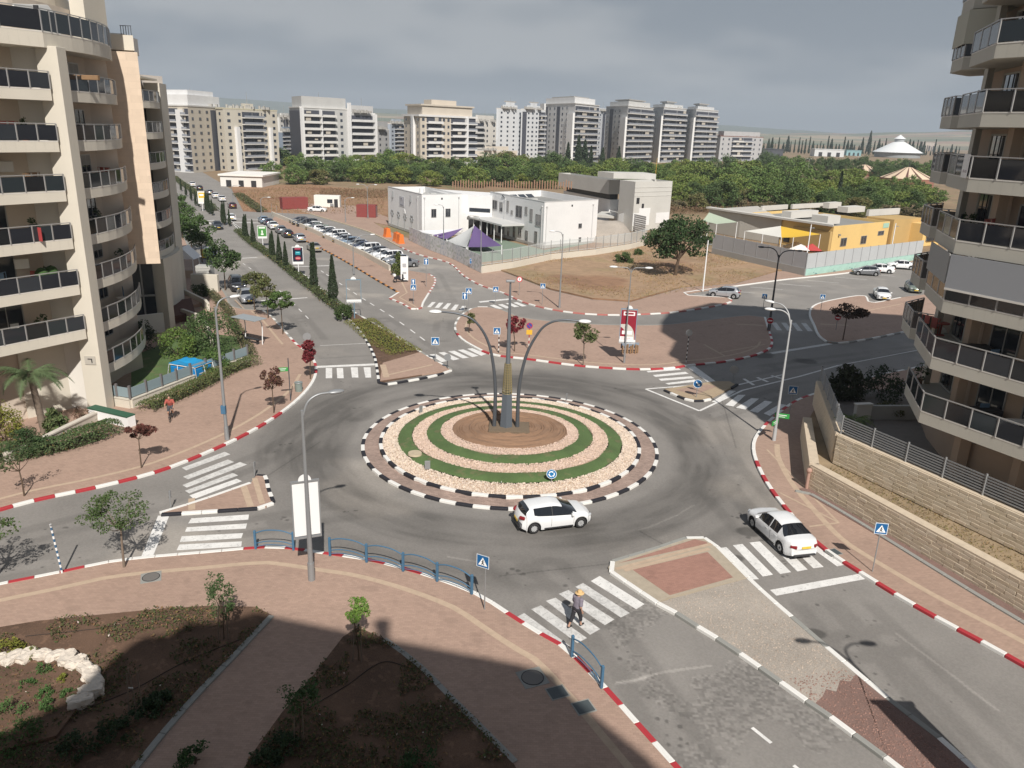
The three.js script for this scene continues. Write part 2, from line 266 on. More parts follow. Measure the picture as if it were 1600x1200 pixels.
const K4 = PX(762, 481, 745, 481, 730, 487, 718, 497, 711, 510, 713, 520, 722, 531, 738, 541, 770, 555, 825, 562, 900, 572, 950, 576, 1000, 578, 1050, 576, 1075, 572, 1125, 567, 1175, 557, 1200, 547, 1206, 538, 1201, 517, 1195, 497);
const K4t = PX(1195, 497, 1175, 494, 1100, 502, 1035, 509, 950, 509, 892, 506, 812, 497, 787, 486, 762, 481);
const K5 = PX(470, 330, 500, 339, 575, 362, 650, 397, 700, 411, 725, 432, 750, 446, 790, 460, 815, 472, 850, 482, 900, 490, 955, 493, 1000, 492, 1050, 489, 1100, 482, 1138, 474, 1143, 470, 1137, 466);
const K5b = PX(1137, 466, 1063, 461, 1155, 447, 1230, 437, 1300, 430, 1440, 412, 1600, 392);
const K6 = PX(1407, 466, 1360, 474, 1350, 463, 1300, 470, 1273, 478, 1265, 491, 1272, 509, 1281, 527, 1295, 536, 1311, 537, 1360, 530, 1410, 520, 1500, 504);
const K7 = PX(1520, 553, 1425, 577, 1375, 587, 1325, 602, 1250, 625, 1222, 643, 1190, 672, 1178, 692, 1178, 710, 1186, 733, 1202, 762, 1227, 795, 1275, 849, 1309, 874, 1350, 900, 1410, 937, 1472, 972, 1545, 1011, 1600, 1042, 1720, 1110, 1850, 1190);

// --- pavements
const up = (l, y = 0.12) => l.map(p => V(p.x, y, p.z));
pavement([...smooth(K1, 1), ...PX(1600, 2600, -700, 2600, -700, 1100)]);
pavement([...smooth(K2, 1), ...smooth(K2b, 2), ...PX(120, 290, 60, 470, -600, 700)]);
pavement([...smooth(K3, 2), ...K3b.slice(1), ...smooth(K3c, 1).slice(1), ...PX(640, 424, 610, 424, 560, 397, 500, 370, 430, 337)]);
pavement([...smooth(K4, 1), ...smooth(K4t, 2).slice(1, -1)]);
pavement([...smooth(K5, 1), ...K5b.slice(1), ...PX(1600, 386, 1262, 424, 1215, 425, 1150, 445, 1068, 451, 985, 474, 925, 470, 860, 455, 790, 428, 760, 414, 740, 414, 700, 395, 606, 362, 560, 334, 490, 322)]);
pavement([...smooth(K6, 1), ...PX(1620, 480, 1620, 440)]);
pavement([...smooth(K7, 1), ...PX(2200, 1190, 2200, 600, 1700, 520)]);
struct('pavement', slab(PX(440, 327, 480, 329, 606, 352, 606, 340, 560, 322, 470, 318), -0.1, 0.1), M.pav);
// beds of the central reserve
pavement([...smooth(M1L, 1).reverse(), ...M1R.slice(0, 1), ...smooth(M1R, 1).slice(1)].slice(), { mat: M.bed, top: 0.1 });
struct('planting_bed', slab([...M1far, ...M1farR.slice().reverse()], -0.1, 0.1), M.bed);
struct('pavement', slab(PX(594, 597, 706, 580, 657, 552, 598, 569), 0, 0.13), M.pav);

// --- kerbs
kerb('kerb', K1, null, 1, 0.14, null, (i, n) => { const t = i / n; return (t > 0.2 && t < 0.34) || (t > 0.575 && t < 0.645) ? M.white : RW[i % 2]; });
kerb('kerb', K2, null, 1.05, 0.14, null, (i, n) => { const t = i / n; return t > 0.44 && t < 0.56 ? M.white : t > 0.78 ? (i % 2 ? M.white : M.kerbGrey) : RW[i % 2]; });
kerb('kerb', K2b, [M.kerbGrey, M.kerbGrey, M.kerbGrey], 2);
kerb('kerb', M1L, BW, 0.85); kerb('kerb', M1R, [M.kerbGrey, M.white], 1.2);
kerb('kerb', M1far, [M.white, M.kerbGrey], 2.5); kerb('kerb', M1farR, [M.kerbGrey], 4);
kerb('kerb', PX(592, 599, 598, 602, 640, 596, 680, 588, 705, 580), BW, 0.95);
kerb('kerb', K3, OB, 1.05); kerb('kerb', K3b, [M.white], 0.8); kerb('kerb', K3c, null, 0.9, 0.14, null, (i, n) => i / n > 0.3 && i / n < 0.5 ? M.white : FW[i % 2]);
kerb('kerb', K4, null, 1.15, 0.14, null, (i, n) => { const t = i / n; return t < 0.2 ? [M.white, M.kerbGrey][i % 2] : (t > 0.24 && t < 0.31) || t > 0.92 ? M.white : RW[i % 2]; });
kerb('kerb', K4t, [M.kerbGrey], 2, 0.13);
kerb('kerb', K5, null, 1.3, 0.14, null, (i, n) => i / n < 0.42 ? M.sand : FW[i % 2]); kerb('kerb', K5b, [M.white], 2.5);
kerb('kerb', K6, null, 1.3, 0.14, null, (i, n) => { const t = i / n; return t > 0.62 ? [M.white, M.kerbGrey][i % 2] : M.white; });
kerb('kerb', K7, null, 1.02, 0.14, null, (i, n) => { const t = i / n; return t < 0.3 ? [M.white, M.kerbGrey][i % 2] : (t > 0.52 && t < 0.60) ? M.white : RW[i % 2]; });

// pale bands laid in the pavements a metre behind the kerb
const band = (line, d, w, mat = M.pavEdge, y = 0.124) => struct('paving_band', strip(smooth(offset(line, d), 0.8), w, y), mat);
band(K1.slice(2, 27), -1.45, 0.3, M.pavEdge); band(K2.slice(1, 11), 1.25, 0.25); band(K2.slice(13), 1.2, 0.22);
band(K4.slice(3, 19), 1.15, 0.22); band(K7.slice(7), 1.5, 0.35);
struct('paving_band', [strip(PX(1198, 705, 1310, 820), 0.14, 0.1245), strip(PX(1310, 820, 1264, 826), 0.14, 0.1285), strip(PX(1218, 773, 1310, 820), 0.14, 0.1325)], M.pavEdge);
struct('paving_band', [strip(PX(355, 472, 368, 486, 398, 487), 0.16, 0.1245), strip(PX(367, 470, 382, 485), 0.16, 0.1285), strip(PX(1100, 540, 1132, 558), 0.25, 0.1245), strip(PX(1124, 553, 1195, 540), 0.2, 0.1285), strip(PX(625, 436, 636, 459, 624, 466, 650, 481), 0.2, 0.1245), strip(PX(1150, 508, 1192, 510), 0.4, 0.1245), strip(PX(1282, 508, 1325, 510), 0.4, 0.1245), strip(PX(1345, 489, 1410, 476), 0.2, 0.1285)], M.pavEdge);
struct('paving_band', [strip(PX(598, 590, 676, 572), 0.25, 0.134), strip(PX(598, 572, 604, 592), 0.5, 0.138)], M.pavEdge);

// --- refuge islands at the approaches
const isl1 = PX(252, 804, 265, 801, 392, 758, 401, 745, 411, 744, 426, 786, 416, 794, 272, 804);
struct('traffic_island', slab(isl1, 0, 0.13), M.pav);
kerb('kerb', PX(401, 745, 411, 744, 420, 768, 427, 786), BW, 0.62); kerb('kerb', PX(427, 788, 414, 795, 390, 797, 300, 803, 252, 806), null, 1, 0.14, null, (i, n) => i / n > 0.6 ? BW[(i + 1) % 2] : i < 1 ? M.white : i < 3 ? M.black : M.white); kerb('kerb', PX(250, 804, 300, 789, 392, 757), WW, 1.2);
struct('paving_band', [strip(PX(300, 800, 300, 782), 0.35, 0.134), strip(PX(392, 795, 380, 760), 0.35, 0.134), strip(PX(410, 790, 398, 750), 0.3, 0.134)], M.pavEdge);
const isl2 = PX(1038, 610, 1052, 617, 1080, 626, 1105, 626, 1150, 604, 1140, 598, 1115, 598);
struct('traffic_island', slab(isl2, 0, 0.13), std(0.4, 0.31, 0.21, 0.9, { map: grainTex }));
kerb('kerb', PX(1038, 611, 1056, 619, 1078, 627, 1094, 628, 1110, 625), [M.black, M.white], 0.75); kerb('kerb', PX(1142, 608, 1152, 602), [M.black], 0.9);
struct('pavement', sheet(PX(1055, 611, 1084, 620, 1120, 606, 1105, 603), 0.134), M.pav);
const isl3 = PX(950, 890, 957, 880, 1087, 841, 1105, 845, 1120, 857, 1169, 906, 1046, 936, 1027, 945);
struct('traffic_island', slab(isl3, 0, 0.13), std(0.42, 0.36, 0.28, 0.9, { map: grainTex }));
struct('pavement', sheet(PX(988, 894, 1105, 866, 1145, 906, 1046, 934), 0.134), std(0.9, 0.72, 0.72, 0.9, { map: pavTex }));
struct('pavement', sheet(PX(965, 884, 1085, 846, 1103, 850, 1106, 853), 0.134), std(0.9, 0.72, 0.72, 0.9, { map: pavTex }));
struct('paving_band', [strip(PX(962, 893, 1112, 853), 0.22, 0.1385), strip(PX(975, 895, 1108, 861), 0.25, 0.1385)], M.pavEdge);
kerb('kerb', PX(1027, 945, 990, 920, 951, 891, 957, 880), WW, 0.9); kerb('kerb', PX(957, 880, 1020, 861, 1087, 841, 1105, 845, 1120, 857), null, 1, 0.14, null, (i, n) => i > n - 3 ? M.white : M.kerbGrey); kerb('kerb', PX(1120, 857, 1169, 906), WW, 1.5);
// gravel central reserve
const M2L = PX(1027, 945, 1059, 962, 1082, 977, 1117, 998, 1175, 1037, 1200, 1055, 1270, 1105, 1310, 1132, 1342, 1157, 1387, 1190, 1450, 1240, 1520, 1300);
const M2R = PX(1169, 906, 1200, 935, 1230, 961, 1337, 1053, 1400, 1105, 1475, 1163, 1512, 1197, 1570, 1250, 1640, 1310);
struct('gravel_bed', slab([...M2L.slice(0, 7), ...PX(1284, 1092, 1290, 1080, 1306, 1084, 1312, 1066, 1328, 1068, 1340, 1052), ...M2R.slice(0, 3).reverse()], 0, 0.1), M.gravel);
struct('gravel_bed', slab([...M2L.slice(6), ...M2R.slice(3).reverse(), ...PX(1340, 1052, 1328, 1068, 1312, 1066, 1306, 1084, 1290, 1080, 1284, 1092)], 0, 0.1), M.redGravel);
kerb('kerb', M2L, [M.white, M.kerbGrey], 1.05); kerb('kerb', M2R, null, 1.1, 0.13, null, (i) => i % 5 < 3 ? M.white : M.kerbGrey);
{ // loose stones on the gravel
  const r = rng(77), s = new THREE.IcosahedronGeometry(0.024, 0), m = new THREE.InstancedMesh(s, std(0.4, 0.32, 0.26, 0.95), 2600), mt = new THREE.Matrix4(), col = new THREE.Color(); let n = 0;
  while (n < 2600) { const t = Math.pow(r(), 0.8), a = M2L[0].clone().lerp(M2L[10], t), b = M2R[0].clone().lerp(M2R[7], t), w = 0.1 + 0.8 * r(), p = a.lerp(b, w); const k = 0.4 + r() * 1.3;
    mt.compose(V(p.x, 0.1, p.z), new THREE.Quaternion().setFromEuler(new THREE.Euler(r() * 6, r() * 6, 0)), V(k, k * 0.7, k)); m.setMatrixAt(n, mt); const c = t > 0.5 ? [0.27, 0.16, 0.13] : [0.42, 0.35, 0.29], q = 0.7 + r() * 0.5; m.setColorAt(n, col.setRGB(c[0] * q, c[1] * q, c[2] * q)); n++; }
  m.name = 'loose_gravel'; m.material.color.set(1, 1, 1); m.userData = { kind: 'stuff', label: 'loose pale and reddish gravel on the unfinished central reserve' }; scene.add(m);
}

// --- painted markings
const wornTex = tex(512, 3, (u, v) => { const a = fbm(u * 10, v * 10, 10, 141, 5), b = hash(u * 512 | 0, v * 512 | 0, 14), h = ss(0.66, 0.74, fbm(u * 40, v * 40, 40, 147, 3)); const k = lerp(0.95 + 0.25 * (a - 0.5) + 0.1 * (b - 0.5), 0.5, h * 0.5); return L3(0.74, 0.73, 0.71, k); });
const worn2Tex = tex(512, 3, (u, v) => { const a = fbm(u * 10, v * 10, 10, 151, 5), h = ss(0.52, 0.66, fbm(u * 34, v * 34, 34, 157, 4)); const k = lerp(0.82 + 0.3 * (a - 0.5) + 0.16 * (hash(u * 512 | 0, v * 512 | 0, 15) - 0.5), 0.45, h * 0.4); return L3(0.72, 0.71, 0.69, k); });
M.paint = std(1, 1, 1, 0.85, { map: wornTex }); M.paintWorn = std(1, 1, 1, 0.85, { map: worn2Tex });
function crossing(quads, mat = M.paint, y = 0.005) { const g = structGroup('crosswalk'); for (const q of quads) part('stripe', sheet(PX(...q), y), mat, g); return g; }
function zebra(a0, a1, b0, b1, n, fill, mat, y) {     // n bars between edge a0-a1 and edge b0-b1 (pixels on the ground)
  const [A0, A1, B0, B1] = [a0, a1, b0, b1].map(p => P(...p)), g = structGroup('crosswalk');
  for (let i = 0; i < n; i++) { const t = i / (n - 1 + fill), s = t + fill / (n - 1 + fill); part('stripe', sheet([A0.clone().lerp(A1, t), A0.clone().lerp(A1, s), B0.clone().lerp(B1, s), B0.clone().lerp(B1, t)], y || 0.005), Array.isArray(mat) ? mat[i % mat.length] : mat || M.paint, g); }
}
// where the walker crosses
crossing([[802, 967, 819, 958, 890, 1009, 878, 1016], [830, 952, 845, 946, 917, 997, 902, 1005], [853, 939, 868, 934, 938, 983, 922, 992], [873, 928, 888, 922, 960, 968, 945, 977], [899, 917, 911, 911, 984, 958, 970, 965]], M.paintWorn);
crossing([[923, 908, 937, 900, 1007, 944, 994, 952]]);
// right of it, under the saloon
crossing([[1119, 857, 1135, 855, 1186, 905, 1170, 906], [1145, 852, 1160, 850, 1208, 898, 1192, 901], [1171, 848, 1187, 846, 1236, 894, 1219, 897], [1198, 845, 1213, 842, 1262, 890, 1246, 893], [1222, 842, 1238, 840, 1287, 886, 1271, 888], [1262, 852, 1279, 850, 1322, 882, 1308, 885]], M.paint);
crossing([[1203, 922, 1341, 897, 1352, 905, 1213, 931]], M.paint, 0.009);
// left approach, upper half and lower half
crossing([[284, 731, 351, 706, 360, 710, 291, 735], [286, 745, 356, 718, 366, 722, 294, 749], [285, 758, 375, 722, 386, 726, 292, 762], [289, 767, 364, 739, 372, 743, 296, 771]], M.paintWorn); crossing([[296, 774, 370, 748, 378, 752, 303, 780]]);
crossing([[299, 810, 389, 804, 388, 812, 294, 818], [292, 824, 386, 818, 384, 826, 289, 831], [284, 838, 380, 833, 377, 841, 281, 847], [280, 851, 378, 846, 377, 854, 276, 860]]);
crossing([[247, 806, 265, 805, 238, 872, 219, 874]], M.paint, 0.009);
// boulevard, left carriageway and right carriageway
crossing([[509, 575, 519, 575, 519, 591, 509, 591], [526, 575, 536, 575, 537, 591, 527, 591], [548, 574, 559, 574, 560, 590, 550, 590], [568, 574, 579, 574, 580, 590, 571, 590]]); crossing([[494, 572, 586, 568, 586, 571, 494, 575]], M.paint, 0.009);
crossing([[671, 554, 681, 553, 699, 564, 690, 566], [685, 551, 694, 550, 718, 561, 708, 563], [700, 549, 710, 548, 733, 559, 723, 560], [715, 547, 724, 546, 748, 556, 738, 558], [730, 545, 738, 544, 760, 553, 752, 556]]);
// upper car park junction
crossing([[675, 472, 681, 472, 673, 480, 667, 480], [686, 473, 693, 473, 686, 481, 679, 481], [699, 474, 705, 474, 698, 483, 691, 482], [711, 476, 717, 476, 711, 485, 704, 484], [722, 478, 728, 478, 724, 486, 717, 486]]);
crossing([[765, 477, 772, 476, 786, 482, 778, 483], [778, 476, 785, 475, 798, 481, 791, 482], [790, 474, 797, 473, 811, 479, 804, 480], [802, 473, 808, 472, 823, 478, 816, 479]]); crossing([[748, 471, 800, 466, 801, 468, 750, 473]], M.paint, 0.009);
// east approach: upper lanes, lower lanes, and the hatched nose between them
crossing([[1010, 580, 1060, 575, 1064, 578, 1013, 582], [1020, 586, 1071, 581, 1076, 584, 1024, 589], [1029, 592, 1080, 588, 1085, 591, 1033, 595], [1039, 599, 1085, 593, 1092, 596, 1045, 601]]); crossing([[1050, 605, 1096, 600, 1102, 602, 1058, 607]]);
crossing([[1133, 633, 1146, 635, 1165, 617, 1153, 617], [1150, 637, 1165, 640, 1186, 623, 1174, 622], [1171, 642, 1184, 645, 1207, 628, 1195, 626], [1193, 646, 1203, 650, 1229, 633, 1219, 631]]);
crossing([[1112, 628, 1122, 629, 1150, 611, 1140, 610]], M.paint); crossing([[1070, 571, 1084, 571, 1121, 598, 1108, 599]], M.paint, 0.009);
struct('road_marking', [strip(PX(1009, 608, 1093, 642), 0.22, 0.0045), strip(PX(1093, 642, 1160, 610, 1250, 588, 1310, 571), 0.2, 0.0085), strip(PX(1009, 608, 1098, 601), 0.2, 0.0125), strip(PX(1150, 602, 1225, 585), 0.18, 0.0045), strip(PX(1162, 592, 1178, 602), 0.3, 0.0165), strip(PX(1183, 590, 1200, 597), 0.3, 0.0165), strip(PX(1205, 587, 1222, 592), 0.3, 0.0165), strip(PX(1310, 571, 1450, 544), 0.0 + 0.12, 0.0045)], M.paint);
struct('road_marking', [strip(PX(1205, 552, 1298, 537), 0.5, 0.0045)], M.paintWorn);
zebra([1205, 504], [1275, 505], [1214, 516], [1286, 518], 5, 0.5, M.paintWorn);
// dashes and stop lines along the boulevard
{
  const g = []; const dash = (pts, n, w = 0.14) => { const s = smooth(pts, 0.5), m = s.length - 1; for (let i = 0; i < n; i++) { const a = Math.round((i + 0.1) / n * m), b = Math.round((i + 0.55) / n * m); g.push(strip([s[a], s[b]], w, 0.0045)); } };
  dash(PX(500, 422, 560, 462, 620, 500, 672, 538), 13); dash(PX(370, 405, 420, 440, 456, 472, 487, 503), 12, 0.12); dash(PX(262, 322, 300, 352, 345, 385, 380, 412), 8, 0.12);
  g.push(strip(PX(452, 417, 515, 415), 0.4, 0.0045), strip(PX(371, 404, 402, 402), 0.4, 0.0045), strip(PX(408, 470, 440, 466), 0.4, 0.0045), strip(PX(455, 467, 480, 465), 0.3, 0.0045), strip(PX(1175, 1137, 1205, 1161), 0.14, 0.0045), strip(PX(1240, 1196, 1265, 1216), 0.14, 0.0045), strip(PX(500, 540, 582, 536), 0.08, 0.0045));
  g.push(strip(PX(312, 346, 335, 344), 0.6, 0.0045), strip(PX(358, 342, 412, 343), 0.5, 0.0045), strip(PX(360, 347, 420, 349), 0.8, 0.0085));
  for (let i = 0; i < 7; i++) g.push(strip(PX(1085 + i * 44, 459 - i * 5.2, 1135 + i * 44, 463 - i * 5.2), 0.12, 0.0045));
  struct('road_marking', g, M.paint);
}
zebra([318, 348], [334, 347], [322, 351], [338, 349], 3, 0.5, M.paint); 
// field of dry soil behind the upper pavement
{ const f = PX(745, 413, 790, 426, 860, 453, 925, 468, 985, 472, 1068, 449, 1150, 443, 1215, 424, 1255, 424, 1110, 392, 1060, 372, 930, 380, 812, 405);
  struct('field', slab(f, -0.1, 0.22), M.dryField);
  struct('field', slab(PX(380, 330, 425, 332, 606, 340, 606, 300, 480, 288, 360, 292), -0.1, 0.05), std(0.9, 0.78, 0.72, 1, { map: fieldTex }));
}
// planting beds on the near pavement
const bedA = PX(-300, 1090, -60, 1010, 0, 985, 60, 975, 150, 966, 250, 956, 330, 951, 400, 953, 425, 966, 370, 1025, 290, 1110, 205, 1215, 100, 1400, -400, 1500);
const bedB = PX(536, 1000, 560, 985, 600, 1003, 650, 1040, 700, 1090, 760, 1150, 800, 1195, 860, 1300, 330, 1320, 390, 1190, 440, 1120, 490, 1060);
struct('planting_bed', slab(bedA, 0, 0.16), M.bed); struct('planting_bed', slab(bedB, 0, 0.16), M.bed);
kerb('kerb', PX(425, 967, 370, 1026, 290, 1111, 205, 1216, 120, 1340), [M.kerbGrey], 1.2, 0.2);
kerb('kerb', PX(600, 1003, 650, 1040, 700, 1090, 760, 1150, 805, 1196), [M.kerbGrey], 1.2, 0.17);

// ================================================================ THE ROUNDABOUT
const domeH = r => r > 8.6 ? 0.13 : lerp(1.05, 0.2, Math.pow(clamp(r / 8.6), 1.7));
function ringGeo(o, i, lift, seg = 96, rows = 3, wob = 0.07, seed = 1) {      // band between two ellipses, draped on the mound
  const pos = [], idx = [], r = rng(seed), wo = Array.from({ length: 64 }, () => r() - 0.5);
  const wv = (a, k) => { const t = (a / (2 * Math.PI)) * 32 + k * 7, n = Math.floor(t), f = sm(t - n); return lerp(wo[((n % 32) + 32) % 32 + k * 16], wo[(((n + 1) % 32) + 32) % 32 + k * 16], f) * wob; };
  for (let k = 0; k <= seg; k++) { const a = k / seg * Math.PI * 2 % (Math.PI * 2); for (let j = 0; j <= rows; j++) { const t = j / rows;
    const ex = lerp(o[2] + wv(a, 0), (i[2] + wv(a, 1)), t), ez = lerp(o[3] + wv(a, 0), i[3] + wv(a, 1), t), cx = lerp(o[0], i[0], t), cz = lerp(o[1], i[1], t);
    const x = cx + Math.cos(a) * ex, z = cz + Math.sin(a) * ez; pos.push(x, domeH(Math.hypot(x - ROUND.x, z - ROUND.z)) + (j === 0 || j === rows ? lift - 0.05 : lift), z); } }
  for (let k = 0; k < seg; k++) for (let j = 0; j < rows; j++) { const a = k * (rows + 1) + j, b = a + rows + 1; idx.push(a, a + 1, b, b, a + 1, b + 1); }
  const g = new THREE.BufferGeometry(); g.setAttribute('position', new THREE.Float32BufferAttribute(pos, 3)); g.setIndex(idx); g.computeVertexNormals();
  const uv = []; for (let k = 0; k < pos.length; k += 3) uv.push(pos[k], pos[k + 2]); g.setAttribute('uv', new THREE.Float32BufferAttribute(uv, 2)); g.userData.metric = true; return g;
}
const isle = structGroup('roundabout_island');
const E0 = [0, -48.3, 8.5, 8.5], E1 = [0, -48.3, 7.45, 7.2], E2 = [0, -48.35, 6.5, 6.15], E3 = [-0.03, -48.45, 5.55, 5.25], E4 = [-0.05, -48.5, 4.6, 4.2], E5 = [-0.05, -48.6, 3.85, 3.45];
const apronTex = tex(512, 4, (u, v) => { const N = 20, row = Math.floor(v * N * 2), cx = u * N + (row % 2) * 0.5, col = Math.floor(cx), fx = cx - col, fy = v * N * 2 - row; const j = (fx < 0.08 || fy < 0.14) ? 0.7 : 1, t = hash(((col % N) + N) % N, row, 5), b = fbm(u * 4, v * 4, 4, 33, 5); return L3(0.34, 0.25, 0.21, (0.8 + 0.3 * t) * j * (0.8 + 0.4 * b)); });
part('paved_apron', ringGeo([0, -48.3, 9.65, 9.65], [0, -48.3, 8.6, 8.6], 0.02, 96, 1, 0), std(1, 1, 1, 0.9, { map: apronTex }), isle);
const bedding = std(1.3, 1.08, 0.93, 0.95, { map: gravelTex, bumpMap: grainTex, bumpScale: 0.05 });
part('stone_bed', ringGeo(E0, E1, 0.0, 96, 3, 0.0), bedding, isle); part('stone_bed', ringGeo(E2, E3, 0.0), bedding, isle); part('stone_bed', ringGeo(E4, E5, 0.0), bedding, isle);
part('turf_ring', ringGeo(E1, E2, 0.045, 128, 4, 0.2, 3), M.turf, isle); part('turf_ring', ringGeo(E3, E4, 0.045, 128, 4, 0.22, 9), M.turf, isle);
{ // raked soil mound, ridge by ridge
  const pos = [], idx = [], SEG = 90, ROWS = 110, n2 = rng(5);
  for (let j = 0; j <= ROWS; j++) for (let k = 0; k <= SEG; k++) { const t = j / ROWS, a = k / SEG * Math.PI * 2, w = 0.03 * Math.sin(a * 3 + j * 0.3); const x = E5[0] + Math.cos(a) * E5[2] * t, z = E5[1] + Math.sin(a) * E5[3] * t; pos.push(x, domeH(Math.hypot(x, z + 48.3)) + 0.02 + 0.045 * Math.sin((t + w) * Math.PI * 2 * 13) + (n2() - 0.5) * 0.03 - (j === ROWS ? 0.1 : 0), z); }
  for (let j = 0; j < ROWS; j++) for (let k = 0; k < SEG; k++) { const a = j * (SEG + 1) + k, b = a + SEG + 1; idx.push(a, a + 1, b, b, a + 1, b + 1); }
  const g = new THREE.BufferGeometry(); g.setAttribute('position', new THREE.Float32BufferAttribute(pos, 3)); g.setIndex(idx); g.computeVertexNormals(); g.setAttribute('uv', new THREE.Float32BufferAttribute(new Float32Array(pos.length / 3 * 2), 2));
  const soil2 = tex(512, 5, (u, v) => { const a = fbm(u * 6, v * 6, 6, 161, 5), b = hash(u * 512 | 0, v * 512 | 0, 3); return L3(0.27, 0.165, 0.105, 0.72 + 0.4 * a + 0.25 * (b - 0.5)); });
  part('raked_soil', g, std(1, 1, 1, 1, { map: soil2 }), isle);
}
{ const r = rng(31), mk = (E, F, n, s, col) => {
    const g = new THREE.IcosahedronGeometry(1, 0); { const p = g.attributes.position; for (let i = 0; i < p.count; i++) { const h = 0.75 + 0.5 * hash(Math.round(p.getX(i) * 50), Math.round(p.getY(i) * 50 + p.getZ(i) * 90), 3); p.setXYZ(i, p.getX(i) * h, p.getY(i) * h, p.getZ(i) * h); } g.computeVertexNormals(); }
    const m = new THREE.InstancedMesh(g, std(1, 1, 1, 0.9), n), mt = new THREE.Matrix4(), c = new THREE.Color();
    for (let i = 0; i < n; i++) { const a = r() * Math.PI * 2, t = r(), ex = lerp(E[2], F[2], t), ez = lerp(E[3], F[3], t), x = lerp(E[0], F[0], t) + Math.cos(a) * ex, z = lerp(E[1], F[1], t) + Math.sin(a) * ez, k = s * (0.6 + 0.8 * r());
      mt.compose(V(x, domeH(Math.hypot(x, z + 48.3)) + 0.01, z), new THREE.Quaternion().setFromEuler(new THREE.Euler(r() * 6, r() * 6, r() * 6)), V(k, k * 0.7, k * (0.7 + 0.5 * r()))); m.setMatrixAt(i, mt); const q = 0.78 + 0.4 * r(); m.setColorAt(i, c.setRGB(col[0] * q, col[1] * q, col[2] * q * (0.95 + 0.1 * r()))); }
    m.castShadow = m.receiveShadow = true; m.name = 'white_stones'; m.userData.kind = 'stuff'; isle.add(m); };
  mk(E0, E1, 15000, 0.042, [0.62, 0.52, 0.43]); mk(E2, E3, 10500, 0.04, [0.58, 0.45, 0.37]); mk(E4, E5, 7000, 0.038, [0.56, 0.43, 0.355]); }
for (const [R, n, top, ph] of [[9.7, 62, 0.14, 0], [8.55, 55, 0.3, 0.4]]) for (let i = 0; i < n; i++) { const a = (i + ph) / n * Math.PI * 2, L = 2 * R * Math.sin(Math.PI / n); const m = part('kerb_stone', kerbGeo, i % 2 ? M.white : M.black, isle); m.position.set(Math.cos(a) * R, top - 0.1, ROUND.z + Math.sin(a) * R); m.rotation.y = -a + Math.PI / 2; m.scale.set(L - 0.015, 1, 1); }
part('valve_cover', new THREE.CylinderGeometry(0.42, 0.45, 0.12, 20).translate(-5.9, 0.58, -44.6), M.sand, isle);
part('plinth', rbox(2.7, 0.3, 1.9, -0.1, 1.0, -48.3, 0.03), std(0.45, 0.38, 0.3, 0.95, { map: gravelTex }), isle);
{ const p = P(787, 739, 0.42), q = P(783, 754, 0.42); part('irrigation_hose', tube([V(p.x, 0.5, p.z), V((p.x + q.x) / 2 + 0.05, 0.5, (p.z + q.z) / 2), V(q.x, 0.42, q.z)], 0.03, 8, 5), M.white, isle); }

